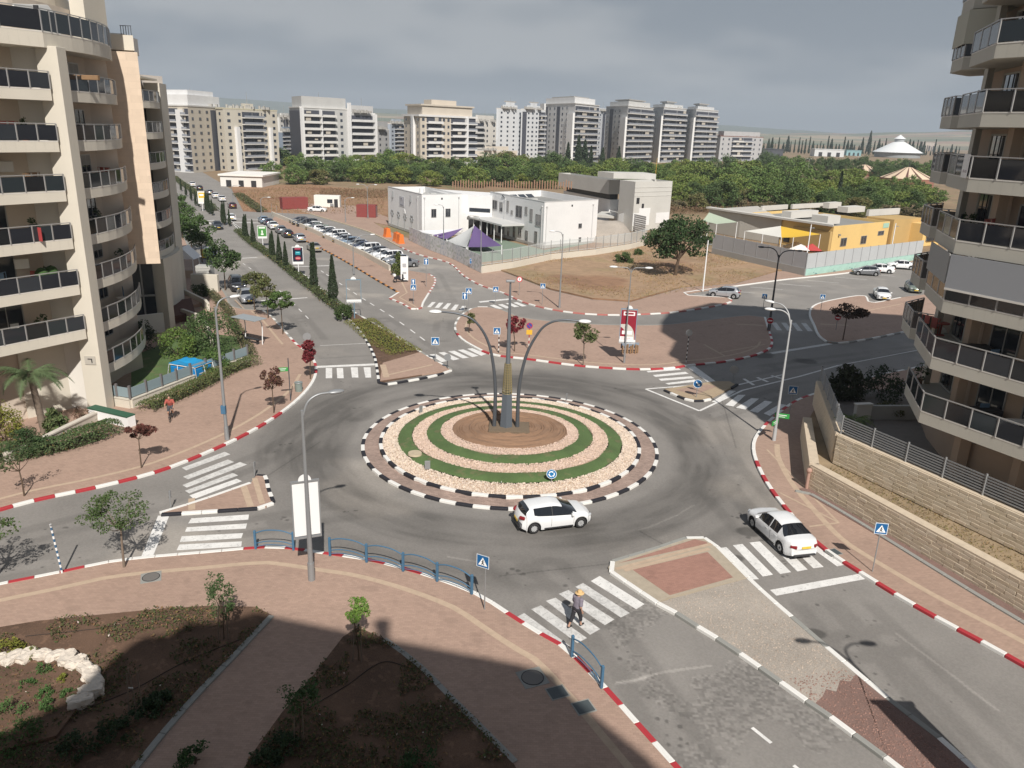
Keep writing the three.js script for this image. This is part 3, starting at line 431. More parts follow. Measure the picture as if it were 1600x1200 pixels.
// the mast with its mesh cone and two bowed lamp arms
{
  const t = thing('lighting_mast', 'tall grey mast with a gilt mesh cone and two bowed lamp arms on the mound', 'mast', [0, 0, 0]);
  const bx0 = rayAtZ(791, 660, -48.4).x, yb = 1.15, top = heightOver(V(bx0, 0, -48.4), 440);
  const oct = (r0, r1, y0, y1, n = 8) => new THREE.CylinderGeometry(r1, r0, y1 - y0, n).translate(bx0, (y0 + y1) / 2, -48.4);
  part('base_housing', oct(0.46, 0.36, yb, yb + 2.3, 6).toNonIndexed(), std(0.12, 0.14, 0.165, 0.5, { metalness: 0.2, flatShading: true }), t);
  const cone = []; const gold = std(0.34, 0.28, 0.14, 0.45, { metalness: 0.3 });
  const y0 = yb + 2.3, y1 = heightOver(V(bx0, 0, -48.4), 568), cr = y => lerp(0.31, 0.2, (y - y0) / (y1 - y0));
  for (let k = 0; k < 12; k++) { const a = k / 12 * Math.PI * 2; cone.push(bar(V(bx0 + Math.cos(a) * cr(y0), y0, -48.4 + Math.sin(a) * cr(y0)), V(bx0 + Math.cos(a) * cr(y1), y1, -48.4 + Math.sin(a) * cr(y1)), 0.022, 5)); }
  for (let k = 0; k < 13; k++) { const y = lerp(y0, y1, k / 12); cone.push(new THREE.TorusGeometry(cr(y), 0.022, 5, 20).rotateX(Math.PI / 2).translate(bx0, y, -48.4)); }
  part('mesh_cone', cone, gold, t); part('core', oct(0.17, 0.14, y0, y1, 10), std(0.2, 0.19, 0.15, 0.6), t);
  const mastMat = std(0.17, 0.185, 0.205, 0.45, { metalness: 0.3 });
  part('upper_mast', oct(0.155, 0.055, y1, top, 12), mastMat, t); part('mast_lamp', rbox(0.55, 0.14, 0.3, bx0, top + 0.03, -48.4, 0.04), M.steel, t);
  const arm = (px, heads) => { const pts = []; for (let i = 0; i < px.length; i += 2) pts.push(rayAtZ(px[i], px[i + 1], -48.3)); pts[0].y = 1.15; const c = new THREE.CatmullRomCurve3(pts);
    const segs = 60, g = new THREE.TubeGeometry(c, segs, 0.125, 10, false), p = g.attributes.position;      // taper toward the lamp
    for (let i = 0; i <= segs; i++) { const o = c.getPointAt(i / segs), k = lerp(1.15, 0.42, i / segs); for (let j = 0; j <= 10; j++) { const q = i * 11 + j; p.setXYZ(q, o.x + (p.getX(q) - o.x) * k, o.y + (p.getY(q) - o.y) * k, o.z + (p.getZ(q) - o.z) * k); } }
    part('bowed_arm', g, std(0.1, 0.11, 0.125, 0.4, { metalness: 0.3 }), t); const e = pts[pts.length - 1]; part('lamp_head', new THREE.SphereGeometry(0.42, 16, 8).scale(1, 0.28, 0.7).translate(e.x + heads * 0.15, e.y, e.z), M.lampGlass, t); };
  arm([772, 672, 774, 607, 771, 572, 765, 541, 756, 520, 744, 504, 733, 496, 714, 490, 700, 488, 684, 487], -1); arm([808, 672, 811, 607, 817, 574, 826, 546, 838, 525, 849, 511, 863, 503, 882, 500, 900, 501, 910, 502], 1);
}

// ================================================================ STREET FURNITURE
function canvasTex(w, h, draw) { const c = document.createElement('canvas'); c.width = w; c.height = h; draw(c.getContext('2d'), w, h); const t = new THREE.CanvasTexture(c); t.colorSpace = THREE.SRGBColorSpace; return t; }
const printMat = t => new THREE.MeshStandardMaterial({ map: t, roughness: 0.5 });
const face = (w, h, x = 0, y = 0, z = 0) => { const g = new THREE.PlaneGeometry(w, h).translate(x, y, z); g.userData.keepUV = true; return g; };
const disc = (r, x, y, z) => { const g = new THREE.CircleGeometry(r, 24).translate(x, y, z); g.userData.keepUV = true; return g; };
const signTex = {
  walk: canvasTex(128, 128, (c, w) => { c.fillStyle = '#e8eef2'; c.fillRect(0, 0, w, w); c.fillStyle = '#1a5f96'; c.fillRect(5, 5, w - 10, w - 10); c.fillStyle = '#f4f6f6'; c.beginPath(); c.moveTo(64, 22); c.lineTo(112, 106); c.lineTo(16, 106); c.fill(); c.fillStyle = '#16181c'; c.beginPath(); c.arc(66, 50, 6, 0, 7); c.fill(); c.lineWidth = 9; c.strokeStyle = '#16181c'; c.beginPath(); c.moveTo(65, 56); c.lineTo(62, 78); c.lineTo(52, 98); c.moveTo(62, 76); c.lineTo(78, 98); c.stroke(); c.lineWidth = 5; c.beginPath(); c.moveTo(50, 72); c.lineTo(64, 60); c.lineTo(78, 72); c.stroke(); }),
  up: canvasTex(96, 128, (c, w, h) => { c.fillStyle = '#e8eef2'; c.fillRect(0, 0, w, h); c.fillStyle = '#1a5f96'; c.fillRect(4, 4, w - 8, h - 8); c.fillStyle = '#fff'; c.fillRect(39, 44, 18, 70); c.beginPath(); c.moveTo(48, 12); c.lineTo(76, 52); c.lineTo(20, 52); c.fill(); }),
  round: canvasTex(128, 128, (c) => { c.fillStyle = '#e8eef2'; c.beginPath(); c.arc(64, 64, 64, 0, 7); c.fill(); c.fillStyle = '#1b73ad'; c.beginPath(); c.arc(64, 64, 58, 0, 7); c.fill(); c.strokeStyle = '#fff'; c.lineWidth = 12; for (let k = 0; k < 3; k++) { const a = k * 2.094 - 0.6; c.beginPath(); c.arc(64, 64, 33, a, a + 1.3); c.stroke(); const e = a + 1.5; c.fillStyle = '#fff'; c.beginPath(); c.moveTo(64 + 33 * Math.cos(e + 0.35), 64 + 33 * Math.sin(e + 0.35)); c.lineTo(64 + 48 * Math.cos(e - 0.15), 64 + 48 * Math.sin(e - 0.15)); c.lineTo(64 + 18 * Math.cos(e - 0.15), 64 + 18 * Math.sin(e - 0.15)); c.fill(); } }),
  keep: canvasTex(128, 128, (c) => { c.fillStyle = '#e8eef2'; c.beginPath(); c.arc(64, 64, 64, 0, 7); c.fill(); c.fillStyle = '#1a5f96'; c.beginPath(); c.arc(64, 64, 58, 0, 7); c.fill(); c.strokeStyle = '#fff'; c.lineWidth = 15; c.beginPath(); c.moveTo(40, 34); c.lineTo(80, 80); c.stroke(); c.fillStyle = '#fff'; c.beginPath(); c.moveTo(98, 98); c.lineTo(60, 92); c.lineTo(92, 60); c.fill(); }),
  noEntry: canvasTex(128, 128, (c) => { c.fillStyle = '#e6dfdd'; c.beginPath(); c.arc(64, 64, 64, 0, 7); c.fill(); c.fillStyle = '#b01526'; c.beginPath(); c.arc(64, 64, 59, 0, 7); c.fill(); c.fillStyle = '#f2efee'; c.fillRect(24, 52, 80, 24); }),
  ring: canvasTex(128, 128, (c) => { c.fillStyle = '#c22735'; c.beginPath(); c.arc(64, 64, 64, 0, 7); c.fill(); c.fillStyle = '#f2efee'; c.beginPath(); c.arc(64, 64, 46, 0, 7); c.fill(); c.fillStyle = '#1a1a1a'; c.fillRect(58, 36, 12, 56); }),
  noPark: canvasTex(128, 128, (c) => { c.fillStyle = '#b8303c'; c.beginPath(); c.arc(64, 64, 64, 0, 7); c.fill(); c.fillStyle = '#2c4a9a'; c.beginPath(); c.arc(64, 64, 50, 0, 7); c.fill(); c.strokeStyle = '#b8303c'; c.lineWidth = 14; c.beginPath(); c.moveTo(28, 28); c.lineTo(100, 100); c.stroke(); }),
};
const toEye = p => Math.atan2(-p.x, -p.z);
function signPost(name, label, base, topPy, kind, size, opt = {}) {
  const p = base.isVector3 ? base : P(...base, opt.y ?? 0.12), h = heightOver(V(p.x, 0, p.z), topPy) - p.y;
  const t = thing(name, label, opt.cat || 'road sign', [p.x, p.y, p.z], opt.turn ?? toEye(p) + (opt.yaw || 0), opt.group);
  if (opt.stripes) { const n = opt.stripes[2] || 9, cs = opt.stripes; for (let i = 0; i < n; i++) part('pole_band', cyl(0.045, 0.045, h / n, 0, i * h / n, 0, 8), cs[i % 2], t); } else part('pole', cyl(0.03, 0.03, h, 0, 0, 0, 8), opt.poleMat || M.steel, t);
  const add = (k, s, y, x = 0) => {
    if (k === 'walk' || k === 'up') { const w = k === 'up' ? s * 0.75 : s; part('sign_plate', rbox(w, s, 0.03, x, y, 0.045, 0.01), M.steel, t); part('sign_face', face(w - 0.02, s - 0.02, x, y, 0.0625), printMat(signTex[k]), t); }
    else if (k === 'back') part('sign_plate', new THREE.CylinderGeometry(s / 2, s / 2, 0.03, 24).rotateX(Math.PI / 2).translate(x, y, 0.05), M.steel, t);
    else if (k === 'panel') part('sign_plate', rbox(s * 0.6, s, 0.03, x, y, 0.05, 0.01), M.steel, t);
    else if (k === 'yellow') part('sign_plate', rbox(s * 0.9, s * 0.75, 0.03, x, y, 0.05, 0.01), M.yellow, t);
    else { part('sign_plate', new THREE.CylinderGeometry(s / 2, s / 2, 0.03, 24).rotateX(Math.PI / 2).translate(x, y, 0.045), M.steel, t); part('sign_face', disc(s / 2 - 0.01, x, y, 0.0625), printMat(signTex[k]), t); } };
  let y = h - size / 2 + 0.02; for (const k of [].concat(kind)) { add(k, size, y, opt.shift || 0); y -= size * 1.02; }
  return t;
}
const stBW = [M.black, M.white, 11], stRW = [M.red, M.white, 9], stBlue = [M.whiteClean, std(0.05, 0.13, 0.24, 0.5), 17];
signPost('crossing_sign', 'blue pedestrian sign at the end of the blue railing by the walker\'s crossing', [757, 952], 868, 'walk', 0.62, { yaw: -0.5, shift: -0.1 });
signPost('crossing_sign', 'blue pedestrian sign on the pavement beside the stone retaining walls', [1363, 893], 817, 'walk', 0.6, { yaw: 0.35 });
signPost('crossing_sign', 'shaded blue pedestrian sign by the lower east crossing under the residential block', [1232, 655], 603, 'walk', 0.66, { yaw: 0.2 });
signPost('crossing_sign', 'blue pedestrian sign on the far side of the shaded crossing, left of the parked cars', [1192, 484], 459, 'walk', 0.62, { y: 0 });
signPost('crossing_sign', 'blue pedestrian sign on the shaded island beside the small dark tree', [1282, 487], 460, 'walk', 0.62);
signPost('crossing_sign', 'blue pedestrian sign on the tip of the planted central reserve', [680, 566], 527, 'walk', 0.72);
signPost('crossing_sign', 'blue pedestrian sign at the upper junction, nearest the dry field kerb', [774, 477], 448, 'walk', 0.66, { y: 0 });
signPost('crossing_sign', 'blue pedestrian sign on the upper pavement at the corner of the dry field', [847, 476], 443, 'walk', 0.62);
signPost('crossing_sign', 'blue pedestrian sign on the western corner of the large paved island, behind the arrow sign', [732, 489], 450, 'walk', 0.7);
signPost('crossing_sign', 'blue pedestrian sign on a striped pole beside the red-leaved tree', [779, 551], 512, 'walk', 0.66, { stripes: stBW, shift: -0.2 });
signPost('junction_sign', 'blue arrow and pedestrian signs on one pole at the end of the orange kerb', [646, 475], 436, ['up', 'walk'], 0.66);
signPost('one_way_sign', 'blue one-way arrow sign by the end of the car park row', [666, 448], 404, 'up', 0.8);
signPost('one_way_sign', 'blue one-way arrow sign on the western corner of the large paved island', [726, 489], 457, 'up', 0.8);
signPost('one_way_sign', 'blue one-way arrow sign against the painted school fence', [737, 419], 404, 'up', 0.8);
signPost('round_sign', 'round white sign with a red rim on the upper pavement by the dry field', [811, 461], 432, 'ring', 0.72);
signPost('no_parking_sign', 'round no-stopping sign over a yellow plate on a red and white pole', [826, 546], 504, ['noPark', 'yellow'], 0.62, { stripes: stRW });
signPost('keep_right_sign', 'round blue keep-right sign on the eastern traffic island', [1088, 621], 593, 'keep', 0.72);
signPost('keep_right_sign', 'back of a round keep-right sign on the brick nose of the central reserve', [699, 576], 553, 'back', 0.62, { poleMat: M.darkSteel });
signPost('keep_right_sign', 'grey back of a round sign at the hatched nose of the eastern island', [1145, 597], 571, 'back', 0.75, { y: 0 });
signPost('marker_post', 'black and white striped post with a grey disc in front of the shadow edge', [1072, 566], 515, 'back', 0.6, { stripes: [M.white, M.black, 15], cat: 'post' });
signPost('no_entry_sign', 'red no-entry sign at the foot of the dark double-arm lamp', [1201, 519], 496, 'noEntry', 0.72);
signPost('no_entry_sign', 'red no-entry sign beside the small dark tree on the shaded island', [1306, 515], 492, 'noEntry', 0.66);
signPost('roundabout_sign', 'round blue roundabout sign on the near rim of the mound', [861, 759], 733, 'round', 0.62, { y: 0.2 });
signPost('small_sign', 'narrow sign seen from behind on the left near rim of the mound', [668, 738], 720, 'panel', 0.55, { y: 0.2, cat: 'road sign' });
signPost('small_sign', 'small sign edge-on on the far right rim of the mound', [884, 631], 615, 'panel', 0.5, { y: 0.2, yaw: 1.1 });
signPost('small_sign', 'small weathered sign on the far left rim of the mound', [657, 648], 634, 'panel', 0.55, { y: 0.2, yaw: 0.8 });
signPost('round_sign', 'pale back of a round sign beside the red tree on the left pavement', [481, 556], 520, 'back', 0.7);
signPost('marker_post', 'blue and white striped post leaning at the left edge of the near pavement', [97, 895], 818, 'panel', 0.1, { stripes: stBlue, cat: 'post' }).rotation.z = 0.05;
signPost('small_sign', 'thin post on the near left traffic island', [267, 793], 767, 'panel', 0.4, { yaw: 1.4 });
signPost('small_sign', 'thin pale post at the apex of the left traffic island', [398, 744], 722, 'panel', 0.35, { yaw: 1.2 });
{ const p = P(454, 626, 0.12), h = heightOver(V(p.x, 0, p.z), 562); const t = thing('street_name_sign', 'green street name plate on a thin dark pole beside the dark red tree', 'street sign', [p.x, 0.12, p.z], toEye(p)); part('pole', cyl(0.035, 0.035, h, 0, 0, 0, 8), M.darkSteel, t); part('name_plate', rbox(0.75, 0.3, 0.03, -0.42, h - 0.85, 0, 0.01), M.green, t); part('lettering', [box(0.5, 0.045, 0.006, -0.42, h - 0.8, 0.018), box(0.34, 0.03, 0.006, -0.42, h - 0.9, 0.018)], M.signWhite, t); }
{ const t = thing('bin', 'low round litter bin on the red kerb beside the street name pole', 'bin', [P(467, 611, 0.12).x, 0.12, P(467, 611, 0.12).z]); part('drum', cyl(0.27, 0.3, 0.7, 0, 0, 0, 16), std(0.2, 0.24, 0.22, 0.7), t); part('lid', new THREE.TorusGeometry(0.29, 0.04, 6, 18).rotateX(Math.PI / 2).translate(0, 0.7, 0), M.steel, t); }

// street lamps
function lamp(label, base, topPy, arms, opt = {}) {      // arms: [azimuth in world, length, rise]
  const p = P(...base, opt.y ?? 0.12), h = heightOver(V(p.x, 0, p.z), topPy) - p.y, r = opt.r || 0.085, mat = opt.mat || M.steel;
  const t = thing('street_lamp', label, 'street lamp', [p.x, p.y, p.z], 0, opt.group);
  part('pole', [cyl(r * 1.25, r * 0.6, h, 0, 0, 0, 10), cyl(r * 1.6, r * 1.5, 0.9, 0, 0, 0, 10)], mat, t); if (opt.mark) part('hatch_box', rbox(0.3, 0.55, 0.26, -0.05, 2.1, 0.02), M.blueRail, t);
  for (const [az, len, rise = 0.5] of arms) { const dx = Math.sin(az), dz = -Math.cos(az); const pts = [V(0, h - 0.35, 0), V(dx * len * 0.22, h + rise * 0.55, dz * len * 0.22), V(dx * len * 0.55, h + rise * 0.95, dz * len * 0.55), V(dx * len, h + rise, dz * len)];
    part('arm', tube(pts, r * 0.5, 16, 8), mat, t); const hd = new THREE.SphereGeometry(0.34, 14, 8).scale(1.1, 0.3, 0.5); hd.rotateY(-Math.atan2(dz, dx)); part('lamp_head', hd.translate(pts[3].x + dx * 0.25, pts[3].y, pts[3].z + dz * 0.25), opt.head || M.lampGlass, t); }
  return t;
}
const D2R = Math.PI / 180;
const bannerLamp = lamp('tall grey street lamp on the near pavement carrying the blank white banner', [487, 906], 641, [[60 * D2R, 1.25, 0.62]], { r: 0.1, head: M.steel });
lamp('tall grey street lamp by the left kerb with a blue box on its pole', [355, 687], 480, [[42 * D2R, 1.1, 0.5]], { r: 0.095, mark: 1 });
lamp('tall white street lamp with two curved arms at the corner by the green street plates', [1209, 688], 500, [[-75 * D2R, 1.15, 0.6], [-40 * D2R, 1.5, 0.9]], { mat: std(0.42, 0.43, 0.44, 0.5) });
lamp('dark double-arm lamp at the shaded car park entrance', [1201, 516], 398, [[-80 * D2R, 1.6, 0.7], [95 * D2R, 1.8, 0.5]], { mat: M.darkSteel, r: 0.11, head: M.darkSteel });
lamp('grey lamp beside the dry field on the upper pavement', [874, 481], 366, [[-90 * D2R, 1.0, 0.3]]);
lamp('grey lamp against the school fence, in front of the purple shade sail', [751, 417], 344, [[-85 * D2R, 1.2, 0.4]]);
lamp('grey lamp against the school fence, in front of the windowed white wall', [693, 392], 323, [[-90 * D2R, 1.0, 0.3]]);
lamp('grey lamp on the pavement between the boulevard and the car park row', [553, 428], 378, [[60 * D2R, 2.6, 0.9]]);
lamp('grey lamp with twin arms behind the red poster', [975, 567], 420, [[-85 * D2R, 1.3, 0.1], [85 * D2R, 1.3, 0.1]], { r: 0.06 });
lamp('lamp with curved arms between the red container and the white school', [575, 341], 292, [[90 * D2R, 1.6, 0.5], [-90 * D2R, 1.8, 0.5]]);
lamp('lamp by the car park corner, left of the single red container', [540, 347], 312, [[70 * D2R, 1.4, 0.4]]);
lamp('lamp on the boulevard verge in front of the brown waste ground', [409, 340], 311, [[80 * D2R, 1.5, 0.4]]);
lamp('small lamp over the far end of the parked row', [364, 318], 292, [[80 * D2R, 1.5, 0.4]]);
lamp('yellow floodlight mast among the trees behind the concrete building', [1023, 290], 248, [[90 * D2R, 0.5, 0.2]], { mat: M.yellow, y: 0 });
lamp('twin floodlight mast in the grove, left of the striped tents', [1262, 268], 249, [[-90 * D2R, 1.2, 0.3], [90 * D2R, 1.2, 0.3]], { y: 0, mat: M.white });
lamp('floodlight mast in front of the left striped tent', [1338, 268], 245, [[-90 * D2R, 1.2, 0.3], [90 * D2R, 1.2, 0.3]], { y: 0, mat: M.white });
function whitePost(label, base, top) { const p = P(...base, 0.12), h = heightOver(V(p.x, 0, p.z), top); const t = thing('white_post', label, 'post', [p.x, 0.12, p.z], 0); part('pole', cyl(0.1, 0.07, h, 0, 0, 0, 8), M.whiteClean, t); part('bracket', [box(0.5, 0.07, 0.07, 0.1, h - 0.5, 0), box(0.25, 0.12, 0.15, 0.4, h - 0.5, 0)], M.steel, t); }
whitePost('slim white mast on the pavement corner beside the silver hatchback', [1098, 455], 377); whitePost('slim white mast at the corner of the grey kindergarten fence', [1256, 430], 352); whitePost('slim white mast in front of the yellow facade, right of the fence corner', [1389, 409], 350);
{ const g = []; for (const [x, y, b] of [[1219, 648, [1209, 688]], [1202, 657, [1209, 688]]]) { const p = P(...b), h = heightOver(V(p.x, 0, p.z), y); const t = thing('street_name_sign', x === 1219 ? 'bright green street plate on the white two-armed lamp' : 'shaded green street plate left of the white two-armed lamp', 'street sign', [p.x, h, p.z], x === 1219 ? -0.3 : 0.8); part('name_plate', rbox(0.95, 0.34, 0.03, x === 1219 ? 0.3 : -0.45, 0, 0.12, 0.01), M.green, t); part('lettering', [box(0.6, 0.05, 0.006, x === 1219 ? 0.3 : -0.45, 0.05, 0.138), box(0.4, 0.035, 0.006, x === 1219 ? 0.3 : -0.45, -0.07, 0.138)], M.signWhite, t); part('clamp', cyl(0.12, 0.12, 0.1, 0, -0.05, 0, 10), M.steel, t); } }

// banners hung on poles
function bannerFrame(name, label, p, y0, y1, w, turn, print, opt = {}) {
  const t = thing(name, label, opt.cat || 'banner', [p.x, 0, p.z], turn), f = opt.frame || M.steel;
  part('frame', [box(w + 0.12, 0.08, 0.1, 0, y1, 0), box(w + 0.12, 0.08, 0.1, 0, y0, 0), box(0.06, y1 - y0, 0.08, -w / 2 - 0.03, (y0 + y1) / 2, 0), box(0.06, y1 - y0, 0.08, w / 2 + 0.03, (y0 + y1) / 2, 0)], f, t);
  if (print) { part('backing', box(w, y1 - y0 - 0.2, 0.05, 0, (y0 + y1) / 2, 0), M.whiteClean, t); if (print !== true) part('print', face(w, y1 - y0 - 0.2, 0, (y0 + y1) / 2, 0.028), print, t); }
  if (opt.cap) part('crest', new THREE.CylinderGeometry(0.28, 0.28, 0.06, 20, 1, false, 0, Math.PI).rotateX(-Math.PI / 2).rotateZ(Math.PI / 2).translate(0, y1 + 0.04, 0), opt.cap, t);
  if (opt.foot) part('footer', box(w + 0.1, 0.35, 0.06, 0, y0 + 0.1, 0.02), M.whiteClean, t);
  if (opt.post) part('post', cyl(0.07, 0.06, y0, 0, 0, 0, 8), f, t);
  return t;
}
{ const p = bannerLamp.position, y1 = heightOver(V(p.x, 0, p.z - 0.2), 752), y0 = heightOver(V(p.x, 0, p.z - 0.2), 839);
  bannerFrame('banner', 'blank white banner in a grey frame behind the pole of the near lamp', V(p.x - 0.12, 0, p.z - 0.2), y0, y1, 1.12, toEye(p) + 0.1, true, { cap: M.whiteClean }); }
const redPoster = canvasTex(256, 640, (c, w, h) => { c.fillStyle = '#8f2033'; c.fillRect(0, 0, w, h); c.fillStyle = '#f3e9ea'; c.fillRect(36, 30, 190, 78); c.fillStyle = '#8f2033'; c.fillRect(58, 50, 146, 36); c.fillStyle = '#f3e9ea'; c.font = 'bold 50px sans-serif'; c.textAlign = 'center'; c.fillText('מחירי', 136, 176); c.fillText('השקה', 136, 226); c.font = 'bold 40px sans-serif'; c.fillText('₪', 190, 300); c.fillStyle = '#c9c4bd'; c.beginPath(); c.moveTo(0, 290); c.lineTo(110, 280); c.bezierCurveTo(220, 340, 250, 470, 246, 640); c.lineTo(60, 640); c.bezierCurveTo(120, 480, 80, 400, 0, 340); c.fill(); c.fillStyle = '#f7f3f0'; c.fillRect(30, 420, 170, 74); c.fillStyle = '#6a2230'; c.font = 'bold 34px sans-serif'; c.fillText('דירות', 112, 468); c.fillStyle = '#f7f3f0'; c.fillRect(0, 540, 220, 100); c.fillStyle = '#b98a92'; c.fillRect(20, 566, 160, 10); c.fillRect(20, 592, 120, 8); });
{ const p = P(975, 567), y1 = heightOver(V(p.x, 0, p.z + 0.15), 483), y0 = heightOver(V(p.x, 0, p.z + 0.15), 535);
  bannerFrame('poster_banner', 'dark red advertising poster on a lamp pole above the paved island', V(p.x + 0.1, 0, p.z + 0.15), y0, y1, 1.35, -0.1, printMat(redPoster), { cap: M.whiteClean, foot: 1, frame: std(0.2, 0.28, 0.36, 0.5) });
  const t = thing('planter_box', 'small timber planter box under the dark red poster', 'planter', [P(984, 552, 0.12).x, 0.12, P(984, 552, 0.12).z], 0.2); for (let i = 0; i < 7; i++) part('stake', rbox(0.14, 0.75 + 0.12 * (i % 3), 0.12, -0.75 + i * 0.25, 0.4, (i % 2) * 0.14), M.wood, t); part('board', rbox(1.8, 0.5, 0.08, 0, 0.75, -0.12), std(0.22, 0.27, 0.33, 0.6), t); }
const darkPoster = canvasTex(128, 256, (c, w, h) => { c.fillStyle = '#171a2e'; c.fillRect(0, 0, w, h); c.fillStyle = '#c9526a'; c.fillRect(28, 10, 76, 16); c.fillStyle = '#1d8fa0'; c.fillRect(34, 60, 64, 56); c.fillStyle = '#9be0e6'; c.fillRect(44, 74, 44, 10); c.fillStyle = '#a8394c'; c.beginPath(); c.ellipse(66, 176, 38, 30, 0, 0, 7); c.fill(); c.fillStyle = '#e3b7a5'; c.fillRect(40, 168, 50, 12); });
const greenPoster = canvasTex(128, 256, (c, w, h) => { c.fillStyle = '#4b8a44'; c.fillRect(0, 0, w, h); c.fillStyle = '#e8efe6'; c.fillRect(16, 14, 96, 30); c.fillRect(54, 90, 20, 60); c.beginPath(); c.arc(64, 178, 22, 0, 7); c.fill(); });
const yellowPoster = canvasTex(128, 256, (c, w, h) => { c.fillStyle = '#e9e4d6'; c.fillRect(0, 0, w, h); c.fillStyle = '#d9b43a'; c.fillRect(10, 20, 108, 120); c.fillStyle = '#fff'; c.fillRect(28, 50, 70, 40); });
for (const [nm, lb, b, t1, t0, w, pm, o] of [
  ['poster_banner', 'dark poster with teal and red shapes on the central reserve between the cypresses', [467, 431], 386, 412, 1.3, printMat(darkPoster), { post: 1, foot: 1, frame: M.whiteClean, cap: M.whiteClean }],
  ['poster_banner', 'green poster on the central reserve between the far cypresses', [411, 384], 353, 372, 1.35, printMat(greenPoster), { post: 1, foot: 1, frame: M.whiteClean }],
  ['poster_banner', 'yellow and white poster on the far central reserve', [317, 329], 299, 318, 1.5, printMat(yellowPoster), { post: 1, foot: 1, frame: M.whiteClean }],
  ['poster_stand', 'empty banner frame with a blue top rail on the central reserve', [554, 497], 437, 472, 1.45, null, { post: 1, foot: 1, frame: std(0.16, 0.25, 0.32, 0.5), cap: M.whiteClean }]]) {
  const p = P(...b, 0.1), y1 = heightOver(V(p.x, 0, p.z), t1), y0 = heightOver(V(p.x, 0, p.z), t0); bannerFrame(nm, lb, p, y0, y1, w, toEye(p), pm, o); }

// lamp with a billboard on the unfinished reserve, its foot just below the picture: only its shadow is seen
{ const sx = 1318, sy = 1022, L = 8.8 / Math.tan(SUN_EL), q = P(sx, sy), p = V(q.x + Math.sin(SUN_AZ) * L, 0, q.z + Math.cos(SUN_AZ) * L);
  const t = thing('street_lamp', 'two-armed lamp with a billboard on the gravel reserve, standing below the picture edge', 'street lamp', [p.x, 0.1, p.z]);
  part('pole', cyl(0.12, 0.06, 8.4, 0, 0, 0, 10), M.steel, t); for (const s of [-1, 1]) { part('arm', tube([V(0, 8.1, 0), V(s * 0.25, 8.9, -0.1), V(s * 0.8, 9.1, -0.3), V(s * 1.2, 9, -0.4)], 0.045, 14, 8), M.steel, t); part('lamp_head', new THREE.SphereGeometry(0.34, 14, 8).scale(1.1, 0.3, 0.5).translate(s * 1.4, 9, -0.45), M.lampGlass, t); }
  part('billboard', [box(1.5, 3.6, 0.14, 0, 4.1, 0)], std(0.4, 0.44, 0.42, 0.5), t); part('billboard_frame', [box(1.7, 0.1, 0.18, 0, 5.95, 0), box(1.7, 0.1, 0.18, 0, 2.25, 0)], M.steel, t); }

// blue pedestrian railings along the near kerb
{
  const pts = PX(400, 861, 459, 863, 516, 872, 573, 882, 630, 896, 683, 912, 737, 932).map(p => p.setY(0.12));
  const mk = (a, b, label, i) => { const t = thing('arched_barrier', label, 'railing', [a.x, 0.12, a.z], -Math.atan2(b.z - a.z, b.x - a.x), 'blue arched railings along the near kerb'); const L = Math.hypot(b.x - a.x, b.z - a.z);
    part('post', rbox(0.11, 1.0, 0.11, 0, 0.5, 0), M.blueRail, t); if (i) part('post', rbox(0.11, 1.0, 0.11, L, 0.5, 0), M.blueRail, t);
    const arc = (y, s, r) => tube([V(0, y, 0), V(L * 0.25, y + s * 0.8, 0), V(L * 0.5, y + s, 0), V(L * 0.75, y + s * 0.8, 0), V(L, y, 0)], r, 20, 6); part('top_rail', arc(0.86, 0.2, 0.03), M.blueRail, t); part('lower_rail', arc(0.3, 0.16, 0.024), M.blueRail, t); part('lower_rail', arc(0.12, 0.14, 0.02), M.blueRail, t); };
  const lb = ['arched blue railing, leftmost one by the left approach crossing', 'arched blue railing left of the white banner', 'arched blue railing just right of the white banner', 'arched blue railing second from the white banner', 'arched blue railing third right of the white banner', 'arched blue railing nearest the blue pedestrian sign'];
  for (let i = 0; i < 6; i++) if (i !== 1) mk(pts[i], pts[i + 1], lb[i], i === 0 || i === 5);
  mk(PX(893, 1030)[0], PX(939, 1079)[0], 'single arched blue railing beyond the walker\'s crossing', 1);
}
// covers in the pavement
for (const [x, y, r, lb, sq] of [[832, 1059, 0.42, 'round iron cover in a square surround in the shaded pavement', 0], [236, 902, 0.36, 'pale round cover on the sunlit near pavement', 0], [871, 1082, 0.34, 'square iron cover beside the round one in the shade', 1], [912, 1105, 0.34, 'square iron cover nearest the kerb in the shade', 1], [1303, 863, 0.3, 'square dark cover behind the white saloon', 1], [870, 860, 0, '', 2]]) {
  if (sq === 2) continue; const p = P(x, y, 0.12), t = thing('manhole_cover', lb, 'manhole cover', [p.x, 0.125, p.z], 0.4); if (sq) { part('frame', box(r * 2.2, 0.012, r * 2, 0, 0.002, 0), M.kerbGrey, t); part('lid', box(r * 1.9, 0.014, r * 1.7, 0, 0.007, 0), std(0.07, 0.085, 0.09, 0.6), t); } else { part('frame', box(r * 2.4, 0.012, r * 2.4, 0, 0.002, 0), M.kerbGrey, t); part('lid', cyl(r, r, 0.016, 0, 0.004, 0, 24), std(0.16, 0.15, 0.14, 0.7), t); part('rim', new THREE.TorusGeometry(r, 0.02, 4, 24).rotateX(Math.PI / 2).translate(0, 0.014, 0), M.dark, t); } }

